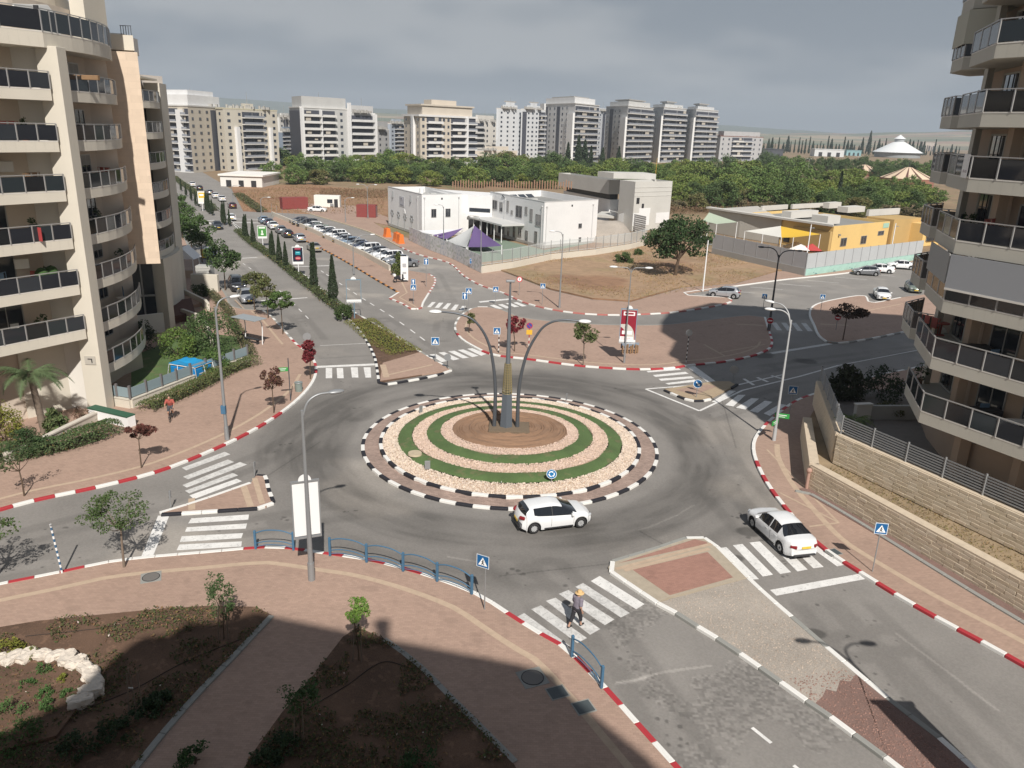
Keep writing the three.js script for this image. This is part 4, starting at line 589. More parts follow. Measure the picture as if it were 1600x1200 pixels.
// ================================================================ BUILDINGS
function frameOf(A, B) { const x = V(B.x - A.x, 0, B.z - A.z), L = x.length(); x.normalize(); const y = V(0, 1, 0), z = x.clone().cross(y); return { L, m: new THREE.Matrix4().makeBasis(x, y, z).setPosition(A.x, 0, A.z) }; }
const onWall = (g, f) => g.applyMatrix4(f.m);
const inset = (pts, d) => offset(pts, d);
function outlineWall(pts, w, y0, y1) { return pts.slice(1).map((b, i) => { const a = pts[i]; return beam(V(a.x, 0, a.z), V(b.x, 0, b.z), w, y1 - y0, y0); }); }
function splitPath(pts, target) {                     // joints along a polyline, corners kept
  const out = [pts[0]]; for (let i = 0; i < pts.length - 1; i++) { const a = pts[i], b = pts[i + 1], n = Math.max(1, Math.round(a.distanceTo(b) / target)); for (let k = 1; k <= n; k++) out.push(a.clone().lerp(b, k / n)); } return out;
}
const smoke = new THREE.MeshPhysicalMaterial({ color: new THREE.Color(0.05, 0.055, 0.068), transmission: 0.55, thickness: 0, roughness: 0.05, ior: 1.45 });
const smokes = [smoke, smoke, ...[[0.075, 0.085, 0.1], [0.04, 0.042, 0.046], [0.06, 0.075, 0.085]].map(c => { const m = smoke.clone(); m.color.setRGB(...c); m.roughness = 0.05 + c[0]; return m; })];
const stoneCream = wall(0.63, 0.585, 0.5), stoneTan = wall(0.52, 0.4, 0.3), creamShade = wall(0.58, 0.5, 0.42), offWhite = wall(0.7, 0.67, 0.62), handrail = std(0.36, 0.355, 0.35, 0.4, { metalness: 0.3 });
const tileJoint = tex(512, 3, (u, v) => { const N = 6, row = Math.floor(v * N * 1), cx = u * 3 + (row % 2) * 0.5, col = Math.floor(cx), fx = cx - col, fy = v * N - row; const j = (fx < 0.012 || fy < 0.024) ? 0.86 : 1, t = hash(((col % 3) + 3) % 3, row, 15); const n = fbm(u * 8, v * 8, 8, 171, 5); const k = (0.88 + 0.1 * t + 0.12 * (n - 0.5)) * j; return [k, k, k]; }, false);
const pierStone = std(0.72, 0.58, 0.45, 0.9, { map: tileJoint });
// one storey of balcony along a path: slab, fascia lip, glass panels, posts, handrail
const wallBack = new Map();
function balcony(t, path, back, yb, o = {}) {
  const th = o.th || 0.62, gh = o.gh || 1.0, slabG = slab([...path, ...back.slice().reverse()], yb, yb + th);
  part('balcony_slab', slabG, o.mat || stoneCream, t);
  part('slab_lip', outlineWall(offset(path, o.side * 0.04), 0.1, yb + th, yb + th + 0.06), o.lip || offWhite, t);
  const j = splitPath(path, o.step || 1.45), skip = o.skip || 0;
  for (let i = skip; i < j.length - 1; i++) { const a = j[i], b = j[i + 1], c = a.clone().lerp(b, 0.015), e = a.clone().lerp(b, 0.985);
    part('glass_panel', beam(V(c.x, 0, c.z), V(e.x, 0, e.z), 0.022, gh - 0.1, yb + th + 0.09), o.glass || smokes[Math.floor(hash(i, Math.round(yb * 10), Math.round(a.x * 7)) * 5)], t); }
  for (let i = skip; i < j.length; i++) part('rail_post', box(0.07, gh + 0.02, 0.09, j[i].x, yb + th + gh / 2 + 0.06, j[i].z), handrail, t);
  part('handrail', j.slice(skip + 1).map((b, i) => beam(V(j[i + skip].x, 0, j[i + skip].z), V(b.x, 0, b.z), 0.07, 0.05, yb + th + gh + 0.05)), handrail, t);
}
function opening(t, A, B, u0, u1, y0, y1, kind = 'glass', proud = 0.04) {     // window or door set on a wall A-B: frame, panes, perhaps a shutter
  const f = frameOf(A, B), w = u1 - u0, h = y1 - y0, cx = (u0 + u1) / 2, cy = (y0 + y1) / 2;
  const fr = part(h > 1.7 ? 'glass_door' : 'window', onWall(merge([box(w, 0.07, 0.09, cx, y0, proud), box(w, 0.07, 0.09, cx, y1, proud), box(0.07, h, 0.09, u0, cy, proud), box(0.07, h, 0.09, u1, cy, proud), box(0.05, h, 0.07, cx, cy, proud)]), f), handrail, t);
  part('pane', onWall(box(w - 0.05, h - 0.05, 0.03, cx, cy, proud - 0.02), f), M.glass, fr);
  if (kind === 'shutter') part('shutter', onWall(box(w - 0.1, h * 0.55, 0.04, cx, y1 - h * 0.275, proud + 0.012), f), std(0.3, 0.29, 0.27, 0.7), fr);
  if (kind === 'curtain') part('curtain', onWall(box(w * 0.4, h - 0.15, 0.02, u0 + w * 0.3, cy, proud - 0.004), f), std(0.5, 0.48, 0.45, 0.9), fr);
  return fr;
}

function plate(pts, th) { const n = new THREE.Vector3().crossVectors(pts[1].clone().sub(pts[0]), pts[3].clone().sub(pts[0])).normalize().multiplyScalar(th), pos = [], tri = (a, b, c) => pos.push(a.x, a.y, a.z, b.x, b.y, b.z, c.x, c.y, c.z), q = pts.map(p => p.clone().add(n)); for (let i = 1; i < pts.length - 1; i++) { tri(pts[0], pts[i + 1], pts[i]); tri(q[0], q[i], q[i + 1]); } pts.forEach((p, i) => { const k = (i + 1) % pts.length; tri(p, pts[k], q[k]); tri(p, q[k], q[i]); }); const g = new THREE.BufferGeometry(); g.setAttribute('position', new THREE.Float32BufferAttribute(pos, 3)); g.computeVertexNormals(); return g; }
// lived-in balconies: chairs, plants, laundry racks, air conditioners, rolled blinds
function clutter(t, path, back, y, seed, n) {
  const r = rng(seed), cols = [[0.5, 0.48, 0.44], [0.08, 0.09, 0.1], [0.25, 0.15, 0.08], [0.12, 0.2, 0.3], [0.4, 0.1, 0.08]];
  for (let i = 0; i < n; i++) { const k = Math.floor(r() * (path.length - 1)), a = path[k].clone().lerp(path[k + 1], r()), b = back[Math.min(back.length - 1, Math.round(k / (path.length - 1) * (back.length - 1)))], p = a.lerp(b, 0.3 + 0.45 * r()), e = r(), c = std(...cols[Math.floor(r() * 5)], 0.8), ry = r() * 3;
    const at = g => g.rotateY(ry).translate(p.x, y, p.z);
    if (e < 0.35) part('balcony_chair', at(merge([box(0.48, 0.05, 0.48, 0, 0.45, 0), box(0.48, 0.5, 0.05, 0, 0.72, -0.22), ...[[-0.2, -0.2], [0.2, -0.2], [0.2, 0.2], [-0.2, 0.2]].map(([x, z]) => box(0.04, 0.45, 0.04, x, 0.22, z))])), c, t);
    else if (e < 0.6) { part('plant_pot', at(cyl(0.16, 0.2, 0.35, 0, 0, 0, 10)), std(0.3, 0.14, 0.08, 0.9), t); const { spots } = crownSpots(160, 0.35, 0.5, 0.35, 0.75, 8, seed * 31 + i, { low: -0.6, cs: 0.4 }); part('pot_plant', leafGeo(spots.map(s => [s[0] + p.x, s[1] + y, s[2] + p.z]), 0.14, [0.05, 0.09, 0.03], seed + i), LEAF, t); }
    else if (e < 0.8) part('laundry', at(merge([box(1.3, 0.03, 0.03, 0, 1.15, 0), box(0.03, 1.1, 0.03, -0.65, 0.6, 0), box(0.03, 1.1, 0.03, 0.65, 0.6, 0), box(0.4, 0.6, 0.04, -0.3, 0.85, 0), box(0.35, 0.45, 0.04, 0.25, 0.92, 0)])), c, t);
    else part('balcony_table', at(merge([cyl(0.42, 0.42, 0.05, 0, 0.7, 0, 14), cyl(0.05, 0.05, 0.7, 0, 0, 0, 6), cyl(0.25, 0.25, 0.04, 0, 0, 0, 12)])), c, t); }
}
// ---- left residential block
{
  const t = thing('apartment_block', 'curved cream stone apartment block with smoked-glass balconies at the left edge', 'apartment building');
  const G = (x, z) => V(x, 0, z);
  const left = [G(-36.5, -38.5), G(-34.2, -42.2), G(-31.7, -46.5), G(-30.3, -48.9), G(-29.05, -51.0)];
  const right = smooth([G(-28.9, -52.35), G(-28.7, -54.5), G(-28.85, -57), G(-29.5, -59.8), G(-30.5, -62.2)], 1.3);
  const lb = [G(-39.2, -40.2), G(-36.6, -44.2), G(-33.9, -48.4), G(-32.4, -50.6), G(-31.5, -52)], rb = [G(-31.4, -52.35), G(-31.2, -54.5), G(-31.2, -57), G(-31.3, -59.6), G(-30.75, -61.7)];
  const floors = [5.5, 8.55, 11.6, 14.65, 17.7, 20.75];
  // back walls and solid core
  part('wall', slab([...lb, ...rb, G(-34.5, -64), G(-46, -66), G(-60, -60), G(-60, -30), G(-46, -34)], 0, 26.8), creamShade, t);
  part('column', rbox(1.35, 23.9, 1.05, -29.15, 11.95, -51.75, 0.03), stoneCream, t); part('divider_wall', box(2.6, 23.8, 0.3, -30.6, 11.9, -51.9), offWhite, t);
  part('column', new THREE.CylinderGeometry(1.0, 1.15, 6.1, 4, 1).rotateY(0.5).translate(-34.2, 3.05, -45.2), stoneCream, t);
  part('party_wall', box(0.3, 21, 4.0, -34.6, 13, -45.6, 0.55).translate(0, 0, 0), offWhite, t);
  floors.forEach((y, k) => {
    clutter(t, left.slice(2), lb.slice(2), y + 0.62, 900 + k, 3); clutter(t, right, rb, y + 0.62, 930 + k, 2); if (k % 2) part('air_conditioner', rbox(0.85, 0.65, 0.35, 0, 0, 0, 0.04).rotateY(0.55).translate(-32.2, y + 2.1, -50.3), std(0.62, 0.6, 0.56, 0.6), t); balcony(t, left, lb, y, { side: 1 }); balcony(t, right, rb, k === 0 ? y : y, { side: 1, step: 1.5 });
    opening(t, lb[2], lb[3], 0.2, 2.2, y + 0.62, y + 2.75, k % 2 ? 'curtain' : 'glass'); opening(t, lb[1], lb[2], 1.2, 3.4, y + 0.62, y + 2.75, k % 3 ? 'shutter' : 'glass'); opening(t, lb[0], lb[1], 1, 3.2, y + 0.62, y + 2.75, 'glass');
    opening(t, rb[0], rb[1], 0.3, 1.5, y + 1.2, y + 2.6, 'glass'); opening(t, rb[1], rb[2], 0.5, 1.9, y + 1.2, y + 2.6, k % 3 ? 'glass' : 'shutter'); opening(t, rb[2], rb[3], 0.2, 1.5, y + 1.3, y + 2.6, k % 2 ? 'shutter' : 'glass');
  });
  balcony(t, right, rb, 2.45, { side: 1, step: 1.5 }); opening(t, rb[2], rb[3], 0.2, 1.5, 3.9, 5.1); opening(t, rb[1], rb[2], 0.3, 1.9, 0.3, 2.2);
  // roof terrace ring, penthouse with its own curved roof
  balcony(t, [...left, G(-28.95, -51.8), ...right], [...lb, ...rb], 23.8, { side: 1, th: 0.85, gh: 1.25, step: 1.75 });
  part('penthouse_wall', slab([G(-33, -45.8), G(-31.2, -48.9), G(-32.3, -52.5), G(-38, -57), G(-50, -54), G(-50, -40), G(-39.5, -41)], 24.6, 28.2), offWhite, t);
  part('screen_wall', plate([[22, 6, -50.8], [75, 8, -53.4], [95, 34, -54.4], [95, 56, -54.4], [22, 40, -50.8]].map(a => rayAtZ(...a)), 0.12), std(0.8, 0.8, 0.78, 0.8), t); part('wall_vent', new THREE.BoxGeometry(0.25, 0.2, 0.1).translate(...rayAtZ(56, 11, -47.4).toArray()), M.dark, t);
  part('upper_slab', slab(smooth([[-40, -30], [10, -8], [60, 4], [90, 12], [110, 24]].map(a => P(...a, 27.2).setY(0)), 1).concat([G(-41, -60), G(-52, -44)]), 27.2, 28.2), stoneCream, t);
  { const c = rayAtZ(121, 20, -58.5); part('stair_tower', box(1.0, 9, 3, c.x, 28.6, -60), stoneCream, t); }
  { const a = rayAtZ(140, 36, -66.5), b = rayAtZ(192, 42, -67.5), c = rayAtZ(213, 64, -66.6); part('terrace_room', slab([G(a.x, -66.5), G(b.x, -67.5), G(b.x - 1, -72), G(a.x - 1, -72)], 24.9, a.y - 0.6), offWhite, t); part('terrace_slab', slab([G(a.x, -64.9), G(c.x, -66.1), G(c.x - 3, -72), G(a.x - 1, -72)], 24.9, 26.0), stoneCream, t); const bars = []; for (let k = 0; k < 5; k++) bars.push(box(0.04, 1.0, 0.04, b.x - 0.1 + k * 0.2, 26.3, -67.3)); bars.push(box(0.9, 0.05, 0.05, b.x + 0.3, 26.8, -67.3)); part('terrace_rail', bars, M.darkSteel, t); }
  // air conditioners and a street number plate
  part('air_conditioner', rbox(1.0, 0.8, 0.4, -32.5, 22.9, -49.7, 0.04).rotateY(0), std(0.62, 0.6, 0.56, 0.6), t);
  part('number_plate', box(0.75, 0.6, 0.05, -29.15, 3.9, -51.2), std(0.45, 0.42, 0.37, 0.6), t); part('plate_emblem', [box(0.3, 0.06, 0.02, -29.15, 4.0, -51.165), box(0.06, 0.3, 0.02, -29.02, 3.88, -51.16)], M.dark, t);
  // balcony clutter that can be made out
  part('red_towel', box(0.5, 0.85, 0.05, -30.05, 12.75, -49.15, -0.55), std(0.4, 0.05, 0.05, 0.9), t); part('planter_box', rbox(2.2, 0.3, 0.3, -28.75, 22.3, -54.3, 0.03).rotateY(0), M.wood, t);
  part('bench', rbox(1.6, 0.5, 0.6, -31.6, 6.4, -50.0, 0.05), M.wood, t);
  for (const [x, y, z] of [[-31.0, 9.55, -50.3], [-30.7, 9.6, -50.9]]) part('potted_bush', new THREE.IcosahedronGeometry(0.45, 1).scale(1, 1.3, 1).translate(x, y + 0.3, z), std(0.05, 0.1, 0.03, 1), t);
  // pier between the two wings and the glazed entrance under it
  const pa = rayAtZ(158, 90, -62.7), pb = rayAtZ(215.5, 92, -63.6); part('stone_pier', slab([G(pa.x, -62.7), G(pb.x, -63.6), G(pb.x - 3.3, -70), G(pa.x - 2, -69)], 8.55, 24.6), pierStone, t);
  part('entrance_glass', box(4.6, 6.6, 0.12, -37.2, 3.3, -73.6, 0.35), M.glass, t); part('entrance_mullion', [box(4.7, 0.16, 0.2, -37.15, 3.5, -73.5, 0.35), box(0.14, 6.6, 0.2, -36, 3.3, -73.95, 0.35)], handrail, t);
  part('entrance_column', rbox(1.2, 7, 1.2, -34.6, 3.5, -75.2, 0.03), stoneCream, t);
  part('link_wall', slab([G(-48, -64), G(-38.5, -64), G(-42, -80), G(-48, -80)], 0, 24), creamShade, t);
  // ground floor
  part('ground_wall', slab([G(-31, -52), G(-33, -49.5), G(-33.4, -49.9), G(-31.4, -52.4)], 0, 5.5), stoneCream, t);
}
{ // ---- second wing
  const t = thing('apartment_block', 'further curved wing of the left block with narrow balconies and a rounded base', 'apartment building'), G = (x, z) => V(x, 0, z);
  const path = smooth([G(-37.0, -79.2), G(-36.9, -81.5), G(-37.3, -84.2), G(-38.2, -87.0), G(-38.9, -88.2)], 1.3), back = [G(-39, -79.2), G(-39, -82), G(-39.4, -85), G(-40, -87), G(-40.4, -88)];
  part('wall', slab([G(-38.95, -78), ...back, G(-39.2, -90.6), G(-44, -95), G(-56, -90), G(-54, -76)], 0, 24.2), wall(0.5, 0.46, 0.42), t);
  part('edge_pier', slab([G(-38.3, -87.6), G(-38.95, -90.8), G(-40.5, -91), G(-40, -87.6)], 0, 23.4), stoneCream, t);
  for (const y of [6.15, 9.05, 12, 14.9, 17.85, 20.8]) { balcony(t, path, back, y, { side: 1, th: 0.6, gh: 1, step: 1.6 }); opening(t, back[1], back[2], 0.4, 2.6, y + 0.6, y + 2.6, 'glass'); }
  part('rounded_base', slab([...offset(path, -0.5), G(-42, -88), G(-42, -79)], 0, 6.1), stoneCream, t);
  part('canvas_awning', slab([G(-37.2, -81), G(-38.4, -87.4), G(-40.4, -87.4), G(-39.6, -81)], 23.6, 23.75), std(0.75, 0.7, 0.58, 0.9), t); part('roof_plant', box(5, 1.6, 4, -45, 25, -83), offWhite, t);
  part('planter', rbox(3.2, 2.2, 0.6, -37.4, 1.1, -92.6, 0.03), stoneCream, t);
}

// ---- right residential block
{
  const t = thing('apartment_block', 'tall grey-cream apartment block with angular smoked-glass balconies at the right edge', 'apartment building'), G = (x, z) => V(x, 0, z);
  const main = [G(23.7, -44.7), G(22.15, -39.75), G(24.7, -34.9), G(27.4, -29.8), G(30.6, -24)], mb = [G(25.9, -45.2), G(24.9, -40.3), G(27.0, -35.8), G(29.6, -30.8), G(33, -24.5)];
  const side = [G(26.9, -50.6), G(24.9, -48.9), G(24.1, -46.2), G(25.2, -45.0)], sb = [G(27.4, -49.4), G(26.6, -48.4), G(26.4, -46.6), G(26.2, -45.6)];
  const grey = wall(0.5, 0.48, 0.42), brownW = wall(0.47, 0.355, 0.265);
  part('wall', slab([...mb.slice().reverse(), G(27.4, -49.4), G(34, -56), G(58, -52), G(62, -26), G(40, -16)], 0, 38.6), brownW, t);
  part('core_tower', slab([G(30, -48), G(38, -52), G(52, -44), G(46, -32), G(34, -36)], 38.6, 41), grey, t);
  const N = 8;
  for (let k = 0; k < N; k++) { const y = 5.5 + 3.05 * k;
    clutter(t, main.slice(0, 4), mb.slice(0, 4), y + 0.63, 960 + k, 5); balcony(t, main, mb, y, { side: 1, mat: grey, step: 1.5 });
    if (k > 0) balcony(t, side, sb, y, { side: 1, mat: grey, step: 1.0 });
    opening(t, mb[1], mb[2], 0.5, 2.0, y + 0.65, y + 2.5, 'glass'); opening(t, mb[1], mb[2], 3.0, 4.9, y + 0.65, y + 2.75, k % 2 ? 'shutter' : 'curtain'); opening(t, mb[2], mb[3], 1.0, 3.4, y + 0.65, y + 2.75, 'glass'); opening(t, mb[3], mb[4], 2, 4.6, y + 0.65, y + 2.75, 'glass');
    const f = frameOf(mb[0], mb[1]); for (let q = 0; q < 3; q++) part('tall_window', onWall(box(0.42, 1.9, 0.08, 0.9 + q * 0.62, y + 1.75, 0.04), f), M.glass, t); part('window_surround', onWall(merge([box(2.2, 0.1, 0.12, 1.5, y + 0.74, 0.05), box(2.2, 0.1, 0.12, 1.5, y + 2.76, 0.05), box(0.12, 2, 0.12, 0.45, y + 1.75, 0.05), box(0.12, 2, 0.12, 2.58, y + 1.75, 0.05)]), f), grey, t);
  }
  part('roof_slab', slab([...main, ...mb.slice().reverse()], 5.5 + 3.05 * N, 5.5 + 3.05 * N + 0.6), grey, t); part('roof_slab', slab([...side, ...sb.slice().reverse()], 5.5 + 3.05 * N, 5.5 + 3.05 * N + 0.6), grey, t);
  for (const x of [1, 2, 3]) part('balcony_pier', box(0.5, 25, 0.5, lerp(main[x].x, mb[x].x, 0.75), 17.6, lerp(main[x].z, mb[x].z, 0.75)), brownW, t);
  for (let k = 1; k < N; k++) part('corner_pier', box(0.35, 2.45, 0.35, 25.0, 5.5 + 3.05 * k + 1.83 - 3.05, -45.0), grey, t);
  // roller blinds
  const blind = std(0.3, 0.31, 0.33, 0.9), beige = std(0.44, 0.43, 0.36, 0.9);
  part('roller_blind', outlineWall(offset([main[1], main[2].clone().lerp(main[3], 0.4)], -0.12), 0.05, 12.9, 14.62), blind, t); part('roller_blind', outlineWall(offset([main[0], main[1]], -0.12), 0.05, 13.1, 14.62), std(0.36, 0.36, 0.35, 0.9), t);
  part('roller_blind', outlineWall(offset([side[1], side[2], side[3]], -0.12), 0.05, 25.1, 26.8), beige, t); part('blind_bar', outlineWall(offset([main[1], main[2].clone().lerp(main[3], 0.4)], -0.12), 0.09, 12.82, 12.92), offWhite, t);
  // sale banner on the railing
  const ban = canvasTex(256, 256, (c, w, h) => { c.fillStyle = '#e9e6e4'; c.fillRect(0, 0, w, h); c.fillStyle = '#5d3a4e'; c.font = 'bold 84px sans-serif'; c.textAlign = 'center'; c.fillText('למכירה', 128, 104); c.fillStyle = '#7e6a74'; c.font = 'bold 44px sans-serif'; c.fillText('054-000', 128, 200); });
  const f = frameOf(main[0], main[1]); { const g = face(1.35, 1.15, f.L - 0.85, 18.9, 0.08); onWall(g, f); part('sale_banner', g, printMat(ban), t); }
  // furniture made out on the terraces
  part('red_flower_pot', new THREE.SphereGeometry(0.32, 10, 8).translate(26.2, 6.6, -35.2), std(0.3, 0.04, 0.05, 0.8), t); part('terrace_sofa', [rbox(1.8, 0.75, 0.8, 24.6, 6.5, -38.4, 0.08)], M.dark, t); part('terrace_table', [rbox(1.6, 0.06, 0.9, 25.2, 6.85, -36.5, 0.02), cyl(0.06, 0.06, 0.7, 25.2, 6.12, -36.5)], M.whiteClean, t);
  part('terrace_sofa', [rbox(2, 0.8, 0.8, 24.0, 9.55, -39.6, 0.08)], M.dark, t); part('white_chair', [rbox(0.5, 0.06, 0.5, 25.0, 15.75, -37.0, 0.02), rbox(0.5, 0.5, 0.06, 25.1, 16.0, -36.8, 0.02), box(0.04, 0.45, 0.04, 24.8, 15.5, -37.2), box(0.04, 0.45, 0.04, 25.2, 15.5, -37.2)], M.whiteClean, t);
  // ground storey and the garden flat's terrace
  part('ground_wall', slab([G(25.9, -45), G(25.2, -40.8), G(27.3, -36), G(30, -31), G(34, -25), G(36, -27), G(30, -44)], 2.6, 5.5), brownW, t);
  for (const [a, b] of [[25.6, -39.6], [27.0, -36.6], [28.6, -33.6]]) part('column', box(0.6, 3, 0.6, a - 0.9, 4.0, b), brownW, t);
}
// ---- retaining walls of split-face stone with coping, and their planting strips
{
  const stoneGeos = [0, 1, 2].map(k => { const g = new RoundedBoxGeometry(1, 0.2, 0.1, 1, 0.02), p = g.attributes.position; for (let i = 0; i < p.count; i++) if (p.getZ(i) > 0.03) p.setZ(i, p.getZ(i) + 0.014 * (hash(Math.round(p.getX(i) * 9), Math.round(p.getY(i) * 40), k + 3) - 0.3)); g.computeVertexNormals(); g.userData.metric = true; return g; });
  const stoneMats = [[0.68, 0.57, 0.43], [0.71, 0.6, 0.46], [0.64, 0.54, 0.4], [0.73, 0.63, 0.49]].map(c => std(...c, 0.95, { map: grainTex }));
  const mk = (label, pts, y0, y1, faces, W, capW) => {
    const t = thing('retaining_wall', label, 'stone wall'), r = rng(Math.round(y1 * 77));
    part('wall_core', outlineWall(pts.map(p => V(p.x, 0, p.z)), W, y0 - 0.1, y1), std(0.5, 0.42, 0.32, 0.95, { map: grainTex }), t);
    let n = 0; const rest = [];
    for (const i of faces) { const a = pts[i], b = pts[i + 1], f = frameOf(a, b), rows = Math.round((y1 - y0) / 0.205);
      for (let k = 0; k < rows; k++) { let x = r() * 0.3 - 0.3; while (x < f.L) { const L = 0.42 + 0.34 * r(), x0 = Math.max(0, x), x1 = Math.min(f.L, x + L); x += L + 0.015; if (x1 - x0 < 0.1) continue; if (++n > 300) { const q = stoneGeos[0].clone().scale(x1 - x0, 0.95, 1).translate((x0 + x1) / 2, y0 + 0.1 + k * 0.205, W / 2 + 0.03); rest.push(onWall(q, f)); continue; }
        const m = part('stone_block', stoneGeos[n % 3], stoneMats[Math.floor(r() * 4)], t); m.applyMatrix4(f.m.clone().multiply(new THREE.Matrix4().compose(V((x0 + x1) / 2, y0 + 0.1 + k * 0.205, W / 2 + 0.03 + 0.012 * r()), new THREE.Quaternion(), V(x1 - x0, 0.96, 1)))); } } }
    if (rest.length) { const m = part('stone_courses', merge(rest), stoneMats[0], t); m.userData.kind = 'stuff'; }
    const cap = pts.slice(1).map((b, i) => { const a = pts[i]; return beam(V(a.x, 0, a.z), V(b.x, 0, b.z), capW, 0.13, y1); }); cap.forEach(g => part('coping', g, std(0.6, 0.5, 0.38, 0.9, { map: grainTex }), t));
  };
  const low = [V(20.5, 0, -50.6), V(18.1, 0, -42.55), V(23.2, 0, -30.55), V(27.6, 0, -20.2)], upw = [V(22.6, 0, -54.5), V(19.95, 0, -43.9), V(25, 0, -33.9), V(30, 0, -23.6)];
  mk('lower retaining wall of buff split-face stone with a sand coping, beside the pavement', low, 0.1, 1.5, [1, 2, 0], 0.4, 0.55);
  mk('upper retaining wall of buff stone carrying the slatted metal fence', upw, 1.2, 2.95, [1, 2, 0], 0.4, 0.5);
  struct('planting_bed', slab([...low, ...upw.slice().reverse()], 0.3, 1.15), std(0.85, 0.95, 0.95, 1, { map: fieldTex }));
  struct('patio', slab([...upw, V(40, 0, -24), V(40, 0, -56)], 0.2, 2.45), std(0.2, 0.18, 0.16, 0.9, { map: grainTex }));
  struct('planting_bed', slab([...offset(low.slice(1), -0.9), ...offset(low.slice(1), -0.2).reverse()], 0.1, 0.15), M.redGravel);
  kerb('kerb', offset([V(17.2, 0, -42.8), ...low.slice(1).map(p => p.clone())], -0.95), [M.kerbGrey], 1.3, 0.2);
  // slatted fence on the upper wall, slat by slat
  const t = thing('slat_fence', 'grey horizontal-slat metal fence on the upper retaining wall', 'fence');
  for (let i = 0; i < 3; i++) { const j = splitPath([upw[i], upw[i + 1]], 2.4); for (let k = 0; k < j.length - 1; k++) { part('fence_post', box(0.08, 1.2, 0.08, j[k].x, 3.66, j[k].z), M.steel, t); for (let s = 0; s < 7; s++) part('slat', beam(V(j[k].x, 0, j[k].z), V(j[k + 1].x, 0, j[k + 1].z), 0.03, 0.075, 3.2 + s * 0.148), std(0.26, 0.27, 0.28, 0.5, { metalness: 0.3 }), t); } }
  const g2 = thing('slat_fence', 'dark horizontal-slat fence and gate at the back of the shaded garden terrace', 'fence'); { const a = P(1386, 615, 2.2), b = P(1430, 588, 2.2); for (let s = 0; s < 6; s++) part('slat', beam(V(a.x, 0, a.z), V(b.x, 0, b.z), 0.04, 0.12, 0.9 + s * 0.26), M.darkSteel, g2); for (const q of [0, 0.5, 1]) { const p = a.clone().lerp(b, q); part('fence_post', box(0.1, 1.9, 0.1, p.x, 1.4, p.z), M.darkSteel, g2); } }
  const d = thing('drain_pipe', 'rusty pink downpipe at the corner of the lower retaining wall', 'pipe', [17.75, 0, -42.3]); part('pipe', cyl(0.1, 0.1, 1.2, 0, 0.1, 0, 10), std(0.4, 0.25, 0.2, 0.8), d); part('hopper', new THREE.SphereGeometry(0.17, 10, 8).translate(0, 1.3, 0), std(0.4, 0.25, 0.2, 0.8), d);
  const pb = thing('planter_wall', 'low white rendered planter wall in the shaded garden behind the fence', 'planter'); { const p = P(1346, 652, 2.6); part('wall', box(1.1, 1.0, 0.3, p.x, 3.0, p.z, 0.2), offWhite, pb); part('coping', box(1.2, 0.08, 0.4, p.x, 3.53, p.z, 0.2), offWhite, pb); part('low_wall', box(5.5, 1.0, 0.25, p.x + 3.2, 2.9, p.z - 0.4, 0.1), wall(0.4, 0.4, 0.38), pb); }
}

// ---- own building: the block the view is taken from; only its shadow is seen
{
  const t = thing('apartment_block', 'block behind the viewpoint whose roof shades the near flower beds', 'apartment building'), G = (x, z) => V(x, 0, z), sh = 25.6 / Math.tan(SUN_EL), ox = Math.sin(SUN_AZ) * sh, oz = Math.cos(SUN_AZ) * sh;
  const edge = [[1060, 1235], [1005, 1180], [880, 1080], [865, 1053], [800, 1036], [560, 991], [420, 962], [402, 958], [350, 973], [291, 975], [270, 993], [225, 997], [205, 1010], [170, 1040], [130, 1080], [60, 1130], [0, 1150], [-120, 1170]].map(([a, b]) => { const p = P(a, b); return G(p.x + ox, p.z + oz); });
  part('roof', slab([...edge, G(-40, 20), G(14, 24)], 25.0, 25.6), stoneCream, t);
  part('wall', slab([G(12, 8.5), G(8.5, 3), G(-9.5, 3), G(-12, 7), G(-40, 9), G(-40, 24), G(14, 24)], 0, 25.0), stoneCream, t);
  const q = P(603, 985); part('roof_vent', [cyl(0.28, 0.28, 0.9, q.x + ox, 25.6, q.z + oz + 0.6, 12), cyl(0.36, 0.36, 0.2, q.x + ox, 26.4, q.z + oz + 0.6, 12)], M.concrete, t);
  for (let k = 0; k < 6; k++) part('balcony_slab', slab([G(-5, 3), G(-5, 0.9), G(6, 0.9), G(6, 3)], 3.2 + k * 3.05, 3.5 + k * 3.05), stoneCream, t);
}

